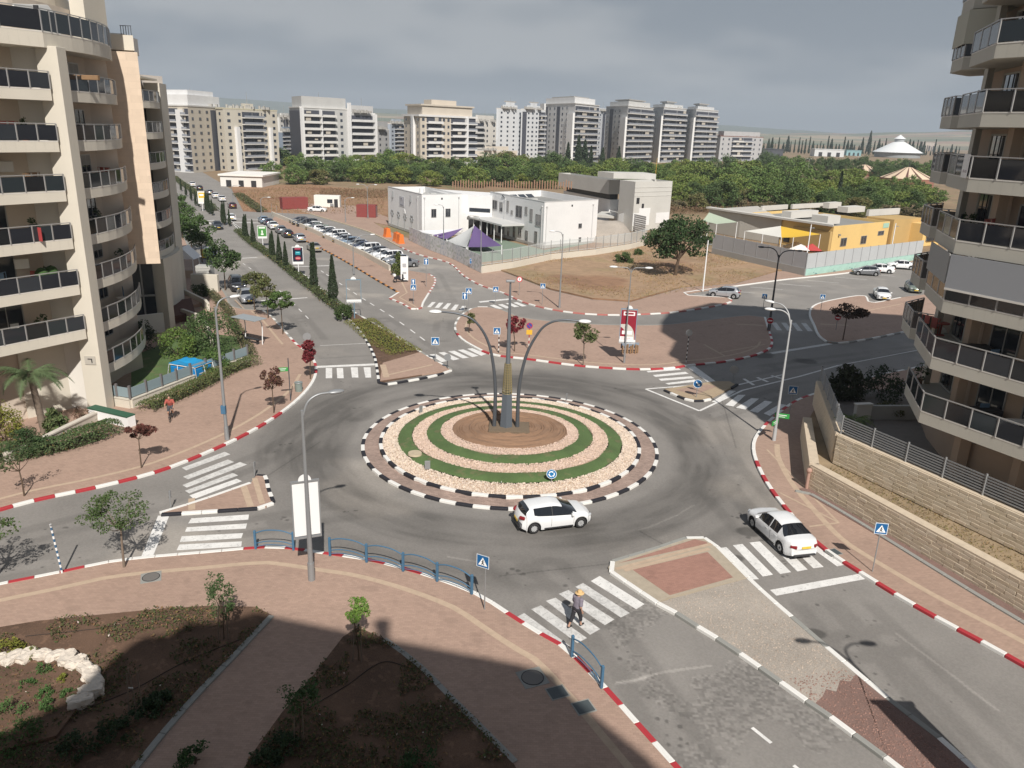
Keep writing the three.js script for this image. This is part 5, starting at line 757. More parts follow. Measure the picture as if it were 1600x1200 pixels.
// ================================================================ SCHOOL, SITE, KINDERGARTEN
const schoolWhite = wall(0.76, 0.76, 0.76), schoolGrey = wall(0.62, 0.63, 0.64), roofGrey = std(0.26, 0.26, 0.25, 0.95, { map: plasterTex });
function volume(t, c, y0, y1, mat, o = {}) {          // box on three seen corners: left, front, right; parapet and sunk roof
  const q = [c[0], c[1], c[2], c[0].clone().add(c[2]).sub(c[1])], ph = o.parapet ?? 0.7, cen = q[0].clone().add(q[2]).multiplyScalar(0.5), inn = q.map(p => p.clone().lerp(cen, 0.035));
  part(o.name || 'wall', slab(q, y0, y1, ph ? [inn] : []), mat, t); if (ph) part('roof', slab(inn, y0, y1 - ph), o.roof || roofGrey, t);
  return q;
}
const corners = (h, ...p) => p.map(a => { const v = P(...a, h); v.y = 0; return v; });
{
  const t = thing('school_building', 'white flat-roofed school of two cubes joined by a set-back link', 'school');
  const w1 = volume(t, corners(7.8, [606, 292], [659, 304], [721, 303]), 0, 7.8, schoolWhite, { parapet: 1.2 }), w2 = volume(t, corners(8, [766, 300], [851, 316], [935, 312]), 0, 8, schoolWhite, { parapet: 1.2 });
  part('link_wall', slab([w1[2].clone().add(V(-2, 0, -2)), w1[2].clone().add(V(1, 0, -3.5)), w2[0].clone().add(V(0.5, 0, 2)), w2[0].clone().add(V(1, 0, -6)), w1[3]], 0, 7.4), schoolWhite, t);
  const la = w1[2].clone().add(V(-2, 0, -2)), lbb = w2[0].clone().add(V(0.5, 0, 2)); const lf = frameOf(w1[2].clone().add(V(1, 0, -3.5)), lbb);
  part('link_window', onWall(box(lf.L * 0.85, 0.7, 0.08, lf.L / 2, 4.6, 0.06), lf), M.glass, t); part('link_ledge', onWall(box(lf.L * 0.9, 0.3, 0.8, lf.L / 2, 3.6, 0.4), lf), schoolWhite, t); part('link_opening', onWall(box(lf.L * 0.9, 2.6, 0.1, lf.L / 2, 1.4, 0.06), lf), M.dark, t);
  for (const u of [0.3, 0.66]) { const f = frameOf(w1[1], w1[2]); opening(t, w1[1], w1[2], f.L * u - 0.55, f.L * u + 0.45, 3.6, 5.1); } { const f = frameOf(w1[1], w1[2]); part('vent', onWall(box(0.3, 0.3, 0.1, f.L / 2, 7.0, 0.03), f), M.dark, t); }
  { const f = frameOf(w1[0], w1[1]); part('emblem_panel', onWall(box(2.6, 1.9, 0.06, 8.0, 5.6, 0.03), f), std(0.45, 0.45, 0.47, 0.8), t); part('emblem', onWall(merge([box(1.5, 0.12, 0.04, 8, 5.0, 0.08), box(0.12, 1.2, 0.04, 7.4, 5.6, 0.08), box(0.12, 1.2, 0.04, 8.5, 5.6, 0.08), new THREE.TorusGeometry(0.45, 0.07, 5, 14, 3.2).translate(8, 5.9, 0.08)]), f), std(0.28, 0.28, 0.32, 0.8), t); for (const u of [3.2, 13]) part('downlight_bracket', onWall(box(0.12, 1.2, 0.3, u, 6.6, 0.15), f), M.steel, t);
    const gr = std(0.3, 0.31, 0.32, 0.9); for (let k = 0; k < 4; k++) { const u = 2 + k * 3.6, g = [bar(V(u, 0.2, 0.06), V(u + 0.4, 2.6, 0.06), 0.07, 5)]; for (let q = 0; q < 6; q++) { const a = q * 1.05; g.push(new THREE.SphereGeometry(0.36, 6, 5).scale(1, 0.6, 0.12).translate(u + 0.4 + Math.cos(a) * 0.6, 2.8 + Math.sin(a) * 0.55, 0.05)); } part('mural_plant', onWall(merge(g), f), gr, t); } part('mural_bird', onWall(merge([new THREE.SphereGeometry(0.8, 8, 6).scale(0.5, 1, 0.06).rotateZ(0.4).translate(9.5, 3.6, 0.04)]), f), M.whiteClean, t); }
  { const f = frameOf(w2[0], w2[1]), L = f.L; for (const [u, w, y0, y1] of [[0.1, 2.4, 4.9, 6.6], [0.23, 1.3, 4.7, 6.5], [0.36, 0.8, 4.9, 7], [0.44, 0.7, 4.6, 5.4], [0.57, 2.4, 4.4, 6.5], [0.7, 0.9, 5.2, 6.6], [0.79, 1.0, 4.2, 6.4], [0.91, 1.8, 3.7, 5.7], [0.1, 0.9, 0.9, 2.6], [0.24, 2.3, 0.6, 2.6], [0.38, 0.7, 0.4, 2], [0.49, 0.8, 0.5, 2.6], [0.6, 1.2, 1.0, 2.6], [0.72, 1, 0.2, 2.4], [0.88, 1, 0.6, 2.7]]) opening(t, w2[0], w2[1], L * u - w / 2, L * u + w / 2, y0, y1);
    part('canopy', onWall(box(L * 0.62, 0.3, 4.6, L * 0.36, 3.3, 2.3), f), wall(0.55, 0.55, 0.54), t); for (let k = 0; k < 5; k++) part('canopy_post', onWall(cyl(0.08, 0.08, 3.2, L * (0.08 + k * 0.14), 0, 4.3), f), M.whiteClean, t); }
  { const f = frameOf(w2[1], w2[2]); opening(t, w2[1], w2[2], f.L * 0.64, f.L * 0.7, 3.1, 3.9); opening(t, w2[1], w2[2], f.L * 0.66, f.L * 0.7, 0.5, 1.4); part('vent', onWall(box(0.3, 0.3, 0.1, f.L / 2, 7.2, 0.03), f), M.dark, t); for (let k = 0; k < 4; k++) part('roof_unit', onWall(rbox(1.1, 0.8, 0.7, f.L * 0.2 + k * 1.3, 7.2, -9 - k * 0.3), f), std(0.5, 0.5, 0.48, 0.7), t); }
  for (const [A, B, us] of [[w1[1], w1[2], [0.06, 0.93]], [w2[0], w2[1], [0.31, 0.97]], [w2[1], w2[2], [0.04, 0.9]], [w1[0], w1[1], [0.9]]]) { const f = frameOf(A, B); for (const u of us) part('drain_pipe', onWall(merge([cyl(0.06, 0.06, 7.2, f.L * u, 0, 0.1, 8), box(0.28, 0.22, 0.2, f.L * u, 7.2, 0.1)]), f), std(0.55, 0.55, 0.55, 0.7), t); part('coping', onWall(box(f.L, 0.1, 0.32, f.L / 2, (A === w1[1] || A === w1[0] ? 7.8 : 8) + 0.05, -0.12), f), std(0.5, 0.5, 0.5, 0.7), t); part('base_course', onWall(box(f.L, 0.5, 0.06, f.L / 2, 0.3, 0.03), f), wall(0.45, 0.44, 0.42), t); }
  { const f = frameOf(w1[1], w1[2]); for (let k = 0; k < 3; k++) part('roof_unit', onWall(rbox(1.2, 0.9, 0.8, 2 + k * 1.8, 7.0, -5 - k), f), std(0.5, 0.5, 0.48, 0.7), t); part('roof_tank', onWall(cyl(0.5, 0.5, 1.4, 5, 6.6, -11, 14), f), M.whiteClean, t); const g = frameOf(w2[1], w2[2]); for (let k = 0; k < 4; k++) part('solar_panel', onWall(box(1.6, 0.06, 1.1, 0, 0, 0).rotateX(0.5).translate(4 + k * 2, 7.6, -15), g), M.glass, t); }
  // scaffold railing and rust-coloured rods behind the link
  const rods = []; const r = rng(8); for (let k = 0; k < 46; k++) { const a = P(700 + k * 4.4, 300, 7.4); rods.push(box(0.25, 1.2 + r() * 1.2, 0.25, a.x, 8, a.z - 12)); } const rm = part('reinforcement_rods', rods, std(0.3, 0.18, 0.12, 0.9), t); rm.userData.kind = 'stuff';
}
{ // shade sails over the play yard 
  const sail = (name, label, pts, mat) => { const t = thing(name, label, 'shade sail'); const [A, B, C] = pts, n = 12, pos = [], idx = []; for (let i = 0; i <= n; i++) for (let j = 0; j <= n - i; j++) { const a = i / n, b = j / n, c = 1 - a - b, s = -1.1 * 27 * a * b * c / 2 - 0.4 * (a * b + b * c + a * c); pos.push(A.x * a + B.x * b + C.x * c, A.y * a + B.y * b + C.y * c + s, A.z * a + B.z * b + C.z * c); } let o = 0; for (let i = 0; i < n; i++) { const w = n - i + 1; for (let j = 0; j < n - i; j++) { idx.push(o + j, o + j + 1, o + w + j); if (j < n - i - 1) idx.push(o + j + 1, o + w + j + 1, o + w + j); } o += w; }
    const g = new THREE.BufferGeometry(); g.setAttribute('position', new THREE.Float32BufferAttribute(pos, 3)); g.setIndex(idx); g.computeVertexNormals(); part('canvas', g, mat, t); pts.forEach(p => part('post', cyl(0.09, 0.07, p.y + 0.1, p.x, 0, p.z, 8), M.whiteClean, t)); };
  const R = (x, y, z) => rayAtZ(x, y, z), mat = (r, g, b) => { const m = std(r, g, b, 0.9); m.side = THREE.DoubleSide; return m; };
  const purple = mat(0.13, 0.085, 0.215), grey = mat(0.42, 0.43, 0.43);
  sail('shade_sail', 'large purple half of the pointed shade sail beside the school canopy', [R(741, 352, -143), R(784, 384, -129), R(731, 386, -131)], purple);
  sail('shade_sail', 'pale grey half of the pointed shade sail, left of the purple one', [R(740, 353, -143.2), R(729, 387, -131.3), R(699, 376, -137)], grey);
  sail('shade_sail', 'flat purple shade sail against the white cube wall', [R(724, 356, -146), R(698, 374, -137.5), R(676, 367, -140)], purple);
  sail('shade_sail', 'thin white shade sail in front of the white cube wall', [R(722, 357, -146.5), R(650, 360, -146), R(684, 368, -140)], mat(0.62, 0.62, 0.64));
}
{ // school fence: painted panels, then tall pale railings on a low wall
  const t = thing('school_fence', 'grey-white painted sheet fence in front of the school with faded murals', 'fence'); const line = PX(640, 377, 672, 392, 706, 405, 740, 422, 752, 428); const j = splitPath(line, 2.2), r = rng(3);
  const mur = [0, 1, 2].map(q => { const tx = tex(128, 2.2, (u, v) => { const a = fbm(u * 4, v * 4, 4, 200 + q * 9, 4), b = ss(0.56, 0.6, fbm(u * 7, v * 7, 7, 230 + q, 3)); const k = 0.9 + 0.2 * (a - 0.5); return L3(lerp(0.68, 0.5, b), lerp(0.69, 0.54, b), lerp(0.7, [0.48, 0.6, 0.52][q], b), k); }); return std(1, 1, 1, 0.8, { map: tx }); });
  for (let k = 0; k < j.length - 1; k++) part('fence_panel', beam(V(j[k].x, 0, j[k].z), V(j[k + 1].x, 0, j[k + 1].z), 0.06, 2.4 + 0.1 * r(), 0.15), mur[k % 3], t);
  const w = thing('railing_fence', 'pale tall railing fence on a low cream wall around the school yard', 'fence'); const l2 = PX(752, 428, 800, 421, 860, 408, 930, 400, 985, 391, 1010, 384).map(p => p.clone()); part('low_wall', outlineWall(l2, 0.3, 0, 1.1), stoneCream, w); const jj = splitPath(l2, 2.3); const bars = []; for (let k = 0; k < jj.length - 1; k++) { part('fence_post', box(0.1, 2.2, 0.1, jj[k].x, 2.2, jj[k].z), M.steel, w); for (let q = 1; q < 9; q++) { const p = jj[k].clone().lerp(jj[k + 1], q / 9); bars.push(box(0.045, 1.9, 0.045, p.x, 2.2, p.z)); } bars.push(beam(V(jj[k].x, 0, jj[k].z), V(jj[k + 1].x, 0, jj[k + 1].z), 0.05, 0.05, 1.3), beam(V(jj[k].x, 0, jj[k].z), V(jj[k + 1].x, 0, jj[k + 1].z), 0.05, 0.05, 3.0)); } const m = part('railing_bars', bars, std(0.5, 0.53, 0.53, 0.5), w); m.userData.kind = 'stuff';
  struct('play_yard', slab([P(752, 426), P(860, 407), P(940, 398), P(935, 375), P(851, 392), P(770, 372), P(660, 372), P(645, 378), P(700, 402)].map(p => p), -0.1, 0.14), std(0.2, 0.26, 0.2, 0.95, { map: grainTex }));
}
{ // concrete building still in the raw
  const t = thing('concrete_building', 'unfinished grey concrete school wing with an overhanging upper storey', 'building'); const raw = wall(0.56, 0.55, 0.52), raw2 = wall(0.56, 0.55, 0.52);
  const c = corners(9.5, [873, 270], [952, 281], [971, 281]); volume(t, c, 6.3, 9.5, raw, { parapet: 0.6, name: 'upper_storey' });
  const c2 = c.map(p => p.clone()); part('lower_wall', slab([c2[0].clone().add(V(1.5, 0, -1)), c2[1].clone().add(V(0.6, 0, -1)), c2[2].clone().add(V(0, 0, -0.5)), c2[0].clone().add(V(6, 0, -3))], 0, 5.0), schoolWhite, t); part('window_band', slab([c2[0].clone().add(V(2, 0, -1.5)), c2[1].clone().add(V(0.6, 0, -1.6)), c2[2].clone().add(V(-0.4, 0, -1.2)), c2[0].clone().add(V(6, 0, -3))], 5.0, 6.3), M.dark, t);
  const b = corners(10.2, [969, 281], [993, 284], [1051, 283]); const q = volume(t, b, 0, 10.2, raw2, { parapet: 0.6 }); const f = frameOf(b[1], b[2]); part('white_render', onWall(merge([box(f.L * 0.44, 2.6, 0.06, f.L * 0.22, 2.4, 0.03), box(f.L * 0.36, 2.2, 0.06, f.L * 0.8, 2.5, 0.03), box(f.L * 0.3, 1, 0.06, f.L * 0.3, 4.2, 0.03)]), f), schoolWhite, t); part('window', onWall(box(0.8, 1.2, 0.08, f.L * 0.1, 6.3, 0.04), f), M.dark, t); part('window', onWall(box(0.6, 0.9, 0.08, f.L * 0.24, 5.2, 0.04), f), M.dark, t); for (let k = 0; k < 3; k++) part('pour_joint', onWall(box(f.L, 0.09, 0.05, f.L / 2, 7.2 + k * 0.9, 0.03), f), raw, t);
  part('roof_block', slab([b[0].clone().add(V(-4, 0, -9)), b[0].clone().add(V(-1, 0, -4)), b[2].clone().add(V(-3, 0, -4)), b[2].clone().add(V(-5, 0, -10))], 10.2, 11.4), raw2, t);
  part('site_screen', slab([P(965, 360), P(1005, 352), P(1003, 349)], 0, 3.4), std(0.42, 0.42, 0.42, 0.7), t); const scr = frameOf(P(952, 352).setY(0), P(1008, 366).setY(0)); for (let k = 0; k < 8; k++) part('corrugated_sheet', onWall(box(scr.L, 0.34, 0.06, scr.L / 2, 0.5 + k * 0.42, 0.04 + (k % 2) * 0.03), scr), std(0.48, 0.48, 0.48, 0.6), t);
  part('ground_slab_edge', slab([P(930, 352), P(978, 356), P(990, 350), P(940, 345)], 1.8, 2.3), raw, t);
  const m = thing('rubble_heap', 'heap of pale crushed stone beside the unfinished concrete wing', 'heap'); const p = P(938, 378); const g = new THREE.SphereGeometry(1, 22, 10, 0, Math.PI * 2, 0, Math.PI / 2), a = g.attributes.position; for (let i = 0; i < a.count; i++) { const n = 0.8 + 0.5 * fbm(a.getX(i) * 2 + 5, a.getZ(i) * 2 + 5, 32, 9, 4); a.setXYZ(i, a.getX(i) * 6.5 * n, Math.max(-0.1, a.getY(i) * 3.6 * n), a.getZ(i) * 5 * n); } g.computeVertexNormals(); part('stone_heap', g.translate(p.x, 0, p.z - 3), M.gravel, m);
}
{ // kindergarten
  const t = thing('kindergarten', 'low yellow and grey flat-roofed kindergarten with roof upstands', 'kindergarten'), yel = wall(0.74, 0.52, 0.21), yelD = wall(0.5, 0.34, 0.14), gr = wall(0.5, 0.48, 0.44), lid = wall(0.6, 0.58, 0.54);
  const k1 = corners(4.6, [1217, 342], [1284, 355], [1305, 354]); const a = corners(4.8, [1108, 326], [1158, 334], [1217, 342]);
  const main = corners(4.8, [1158, 333], [1303, 354], [1391, 346]); const q = volume(t, main, 0, 4.8, yel, { parapet: 0.5 });
  part('grey_wing', slab([a[0], a[1], a[2].clone().add(V(0.5, 0, 0.4)), q[3].clone().add(V(-8, 0, 2)), a[0].clone().add(V(14, 0, -12))], 0, 4.7), gr, t); part('roof_edge', slab([a[0].clone().add(V(-0.8, 0, 0.4)), a[1].clone().add(V(0, 0, 0.9)), main[1].clone().add(V(-0.6, 0, 1.0)), main[1].clone().add(V(0.2, 0, -0.6)), a[1].clone().add(V(1, 0, -0.6)), a[0].clone().add(V(0.5, 0, -0.6))], 4.85, 5.2), lid, t);
  const f = frameOf(main[1], main[2]); for (const u of [0.2, 0.55]) opening(t, main[1], main[2], f.L * u - 1, f.L * u + 1, 1.0, 2.5); opening(t, main[1], main[2], f.L * 0.86 - 1.2, f.L * 0.86 + 1, 2.3, 3.1); part('name_sign', onWall(box(2.2, 0.9, 0.06, f.L * 0.93, 4.1, 0.04), f), std(0.35, 0.55, 0.45, 0.8), t); part('lamp_bracket', onWall(box(0.3, 0.3, 0.4, f.L * 0.1, 3.2, 0.2), f), M.steel, t);
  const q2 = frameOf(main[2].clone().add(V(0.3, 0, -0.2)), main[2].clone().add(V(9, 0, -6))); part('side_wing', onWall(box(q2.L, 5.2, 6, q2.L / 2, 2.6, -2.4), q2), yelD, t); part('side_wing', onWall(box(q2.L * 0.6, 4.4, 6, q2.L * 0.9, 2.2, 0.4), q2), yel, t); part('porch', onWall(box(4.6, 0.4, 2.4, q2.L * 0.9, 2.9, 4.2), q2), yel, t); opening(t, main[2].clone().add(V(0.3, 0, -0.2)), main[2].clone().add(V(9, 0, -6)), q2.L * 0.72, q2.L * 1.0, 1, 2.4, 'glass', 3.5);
  for (const [x, y, w, d, h, ry] of [[1250, 336, 9, 2.2, 1.3, -0.62], [1290, 345, 4, 3.5, 1.5, -0.62], [1210, 325, 10, 0.5, 1.0, -0.7], [1330, 328, 7, 2.5, 1.2, -0.65], [1380, 333, 12, 0.6, 1.3, -0.62], [1265, 322, 14, 0.5, 1.0, -0.65], [1300, 322, 5, 1.6, 1.3, -0.65]]) { const p = P(x, y, 5); part('roof_upstand', box(w, h, d, p.x, 4.6 + h / 2, p.z, -ry), lid, t); }
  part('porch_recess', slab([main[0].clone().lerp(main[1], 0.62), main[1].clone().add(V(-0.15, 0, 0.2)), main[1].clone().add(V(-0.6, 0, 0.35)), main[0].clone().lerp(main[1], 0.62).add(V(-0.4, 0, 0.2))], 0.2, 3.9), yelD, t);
  const wf = frameOf(main[0], main[1]); for (const u of [0.3, 0.42, 0.55]) part('wall_opening', onWall(box(1.4, 1.6, 0.1, wf.L * u, 1.4, 0.05), wf), M.dark, t);
  // sheet fence around it
  const fe = thing('panel_fence', 'tall grey sheet-metal fence of the kindergarten along the dry field', 'fence'), F0 = P(1112, 398), F1 = P(1257, 432), F2 = P(1438, 406); const sheetM = std(0.42, 0.43, 0.45, 0.55, { metalness: 0.2, map: plasterTex });
  { const j = splitPath([F0, F1], 2.6); for (let k = 0; k < j.length - 1; k++) { part('fence_sheet', beam(V(j[k].x, 0, j[k].z), V(j[k + 1].x, 0, j[k + 1].z), 0.06, 2.4, 1.2), sheetM, fe); part('fence_post', box(0.1, 3.7, 0.14, j[k].x, 1.85, j[k].z), M.steel, fe); } part('base_wall', beam(F0, F1, 0.25, 1.2, 0), M.concrete, fe); }
  const fp = thing('panel_fence', 'pale sheet fence with a turquoise painted base facing the car park', 'fence'); { const j = splitPath([F1, F2], 2.6), tq = tex(256, 4, (u, v) => { const b = ss(0.62, 0.66, fbm(u * 9, v * 9, 9, 260, 3)), a = fbm(u * 5, v * 5, 5, 265, 4); return L3(lerp(0.4, 0.16, b), lerp(0.62, 0.3, b), lerp(0.55, 0.3, b), 0.85 + 0.3 * (a - 0.5)); }); for (let k = 0; k < j.length - 1; k++) { part('fence_sheet', beam(V(j[k].x, 0, j[k].z), V(j[k + 1].x, 0, j[k + 1].z), 0.06, 2.3, 1.15), std(0.55, 0.57, 0.58, 0.5, { metalness: 0.2, map: plasterTex }), fp); part('painted_base', beam(V(j[k].x, 0, j[k].z), V(j[k + 1].x, 0, j[k + 1].z), 0.2, 1.12, 0), std(1, 1, 1, 0.9, { map: tq }), fp); part('fence_post', box(0.1, 3.5, 0.14, j[k].x, 1.75, j[k].z), M.steel, fp); } }
  const sail2 = (label, pts, mat) => { const tt = thing('shade_sail', label, 'shade sail'); const g = new THREE.BufferGeometry(), pos = [], idx = [], n = 8; for (let i = 0; i <= n; i++) for (let k = 0; k <= n; k++) { const u = i / n, v = k / n, p = pts[0].clone().lerp(pts[1], u).lerp(pts[3].clone().lerp(pts[2], u), v); pos.push(p.x, p.y - 0.6 * 4 * u * (1 - u) * v * (1 - v), p.z); } for (let i = 0; i < n; i++) for (let k = 0; k < n; k++) { const o = i * (n + 1) + k; idx.push(o, o + n + 1, o + 1, o + 1, o + n + 1, o + n + 2); } g.setAttribute('position', new THREE.Float32BufferAttribute(pos, 3)); g.setIndex(idx); g.computeVertexNormals(); mat.side = THREE.DoubleSide; part('canvas', g, mat, tt); for (const p of pts) part('post', cyl(0.08, 0.06, p.y, p.x, 0, p.z, 8), M.whiteClean, tt); };
  const R = rayAtZ; sail2('white half of the tent-like shade sail in front of the kindergarten', [R(1164, 361, -138), R(1220, 353, -142), R(1221, 371, -130), R(1192, 366, -133)], std(0.7, 0.68, 0.62, 0.9)); sail2('bright yellow half of the shade sail in front of the kindergarten', [R(1220, 353.5, -141.8), R(1282, 366, -133), R(1240, 371, -129), R(1221, 371.2, -129.8)], std(0.72, 0.45, 0.04, 0.9)); sail2('pale green shade sail on the left of the kindergarten', [R(1108, 332, -163), R(1152, 347, -150), R(1120, 350, -148), R(1098, 345, -152)], std(0.45, 0.52, 0.4, 0.9));
  const r = thing('playhouse', 'small red-roofed playhouse behind the pale sheet fence', 'playhouse'); { const p = P(1275, 391, 2.2).setY(0); p.z -= 2; part('hut_wall', box(2, 2, 2, p.x, 1, p.z), M.wood, r); part('hut_roof', new THREE.CylinderGeometry(0.1, 1.9, 1, 4).rotateY(0.78).translate(p.x, 2.5, p.z), std(0.45, 0.06, 0.06, 0.8), r); }
  const wt = thing('tent', 'small white tent behind the pale sheet fence', 'tent'); { const p = P(1250, 391, 2).setY(0); p.z -= 2; part('canopy', new THREE.CylinderGeometry(0.2, 3, 1.1, 4).rotateY(0.5).translate(p.x, 2.6, p.z), M.whiteClean, wt); for (const [x, z] of [[-1.6, -1.6], [1.6, -1.6], [1.6, 1.6], [-1.6, 1.6]]) part('pole', cyl(0.05, 0.05, 2.2, p.x + x, 0, p.z + z, 6), M.steel, wt); }
}
// ---- containers, site office, barriers, the car park wall
function container(name, label, A, B, h, mat, cat) { const f = frameOf(A, B), t = thing(name, label, cat); part('body', onWall(rbox(f.L, h, 2.4, f.L / 2, h / 2 + 0.1, -1.2, 0.04), f), mat, t); for (let k = 0; k < Math.floor(f.L / 0.5); k++) part('rib', onWall(box(0.16, h - 0.3, 0.06, 0.3 + k * 0.5, h / 2 + 0.1, 0.02), f), mat, t); part('door_bars', onWall(merge([box(0.05, h - 0.2, 0.05, f.L + 0.03, h / 2, -0.7), box(0.05, h - 0.2, 0.05, f.L + 0.03, h / 2, -1.7)]), f), M.steel, t); return [t, f]; }
const rust = std(0.25, 0.055, 0.05, 0.8, { map: grainTex });
container('container', 'long dark red shipping container on the brown waste ground', P(442, 328).setY(0), P(482, 327).setY(0), 2.7, rust, 'container'); container('container', 'single dark red container left of the white school', P(557, 340).setY(0), P(587, 341).setY(0), 2.7, rust, 'container');
{ const [t, f] = container('site_office', 'white site-office cabin with a door and a window beside the red container', P(491, 324).setY(0), P(531, 325).setY(0), 2.8, std(0.75, 0.73, 0.68, 0.7), 'cabin'); part('door', onWall(box(0.9, 2, 0.08, f.L * 0.86, 1.1, 0.06), f), M.dark, t); part('window', onWall(box(1.3, 0.9, 0.08, f.L * 0.62, 1.6, 0.06), f), M.glass, t); part('air_conditioner', onWall(rbox(0.8, 0.6, 0.3, f.L * 0.7, 0.7, 0.2), f), M.steel, t); }
for (const [i, [x, y]] of [[603, 369], [618, 376], [623, 379]].entries()) { const p = P(x, y, 0.12); const t = thing('water_barrier', ['bright orange plastic barrier nearest the school corner', 'bright orange plastic barrier, left of a touching pair by the mural fence', 'bright orange plastic barrier, right of a touching pair by the mural fence'][i], 'barrier', [p.x, 0.12, p.z], 0.5); const g = new THREE.ExtrudeGeometry(new THREE.Shape([[-0.55, 0], [0.55, 0], [0.4, 0.5], [0.3, 1.5], [-0.3, 1.5], [-0.4, 0.5]].map(a => new THREE.Vector2(...a))), { depth: 1.5, bevelEnabled: true, bevelSize: 0.05, bevelThickness: 0.05, bevelSegments: 1 }); part('shell', g, std(0.75, 0.18, 0.03, 0.6), t); part('filler_cap', cyl(0.14, 0.14, 0.16, 0, 1.55, 0.7), std(0.5, 0.1, 0.02, 0.6), t); }
{ const t = thing('boundary_wall', 'low cream wall with thin fence posts between the pavement and the parked row', 'wall'); const l = PX(425, 337, 470, 356, 520, 379, 570, 402, 609, 424); part('wall', outlineWall(l, 0.25, 0, 0.9), stoneCream, t); splitPath(l, 4.5).forEach(p => part('fence_post', cyl(0.035, 0.035, 2.2, p.x, 0.4, p.z, 6), M.steel, t)); }

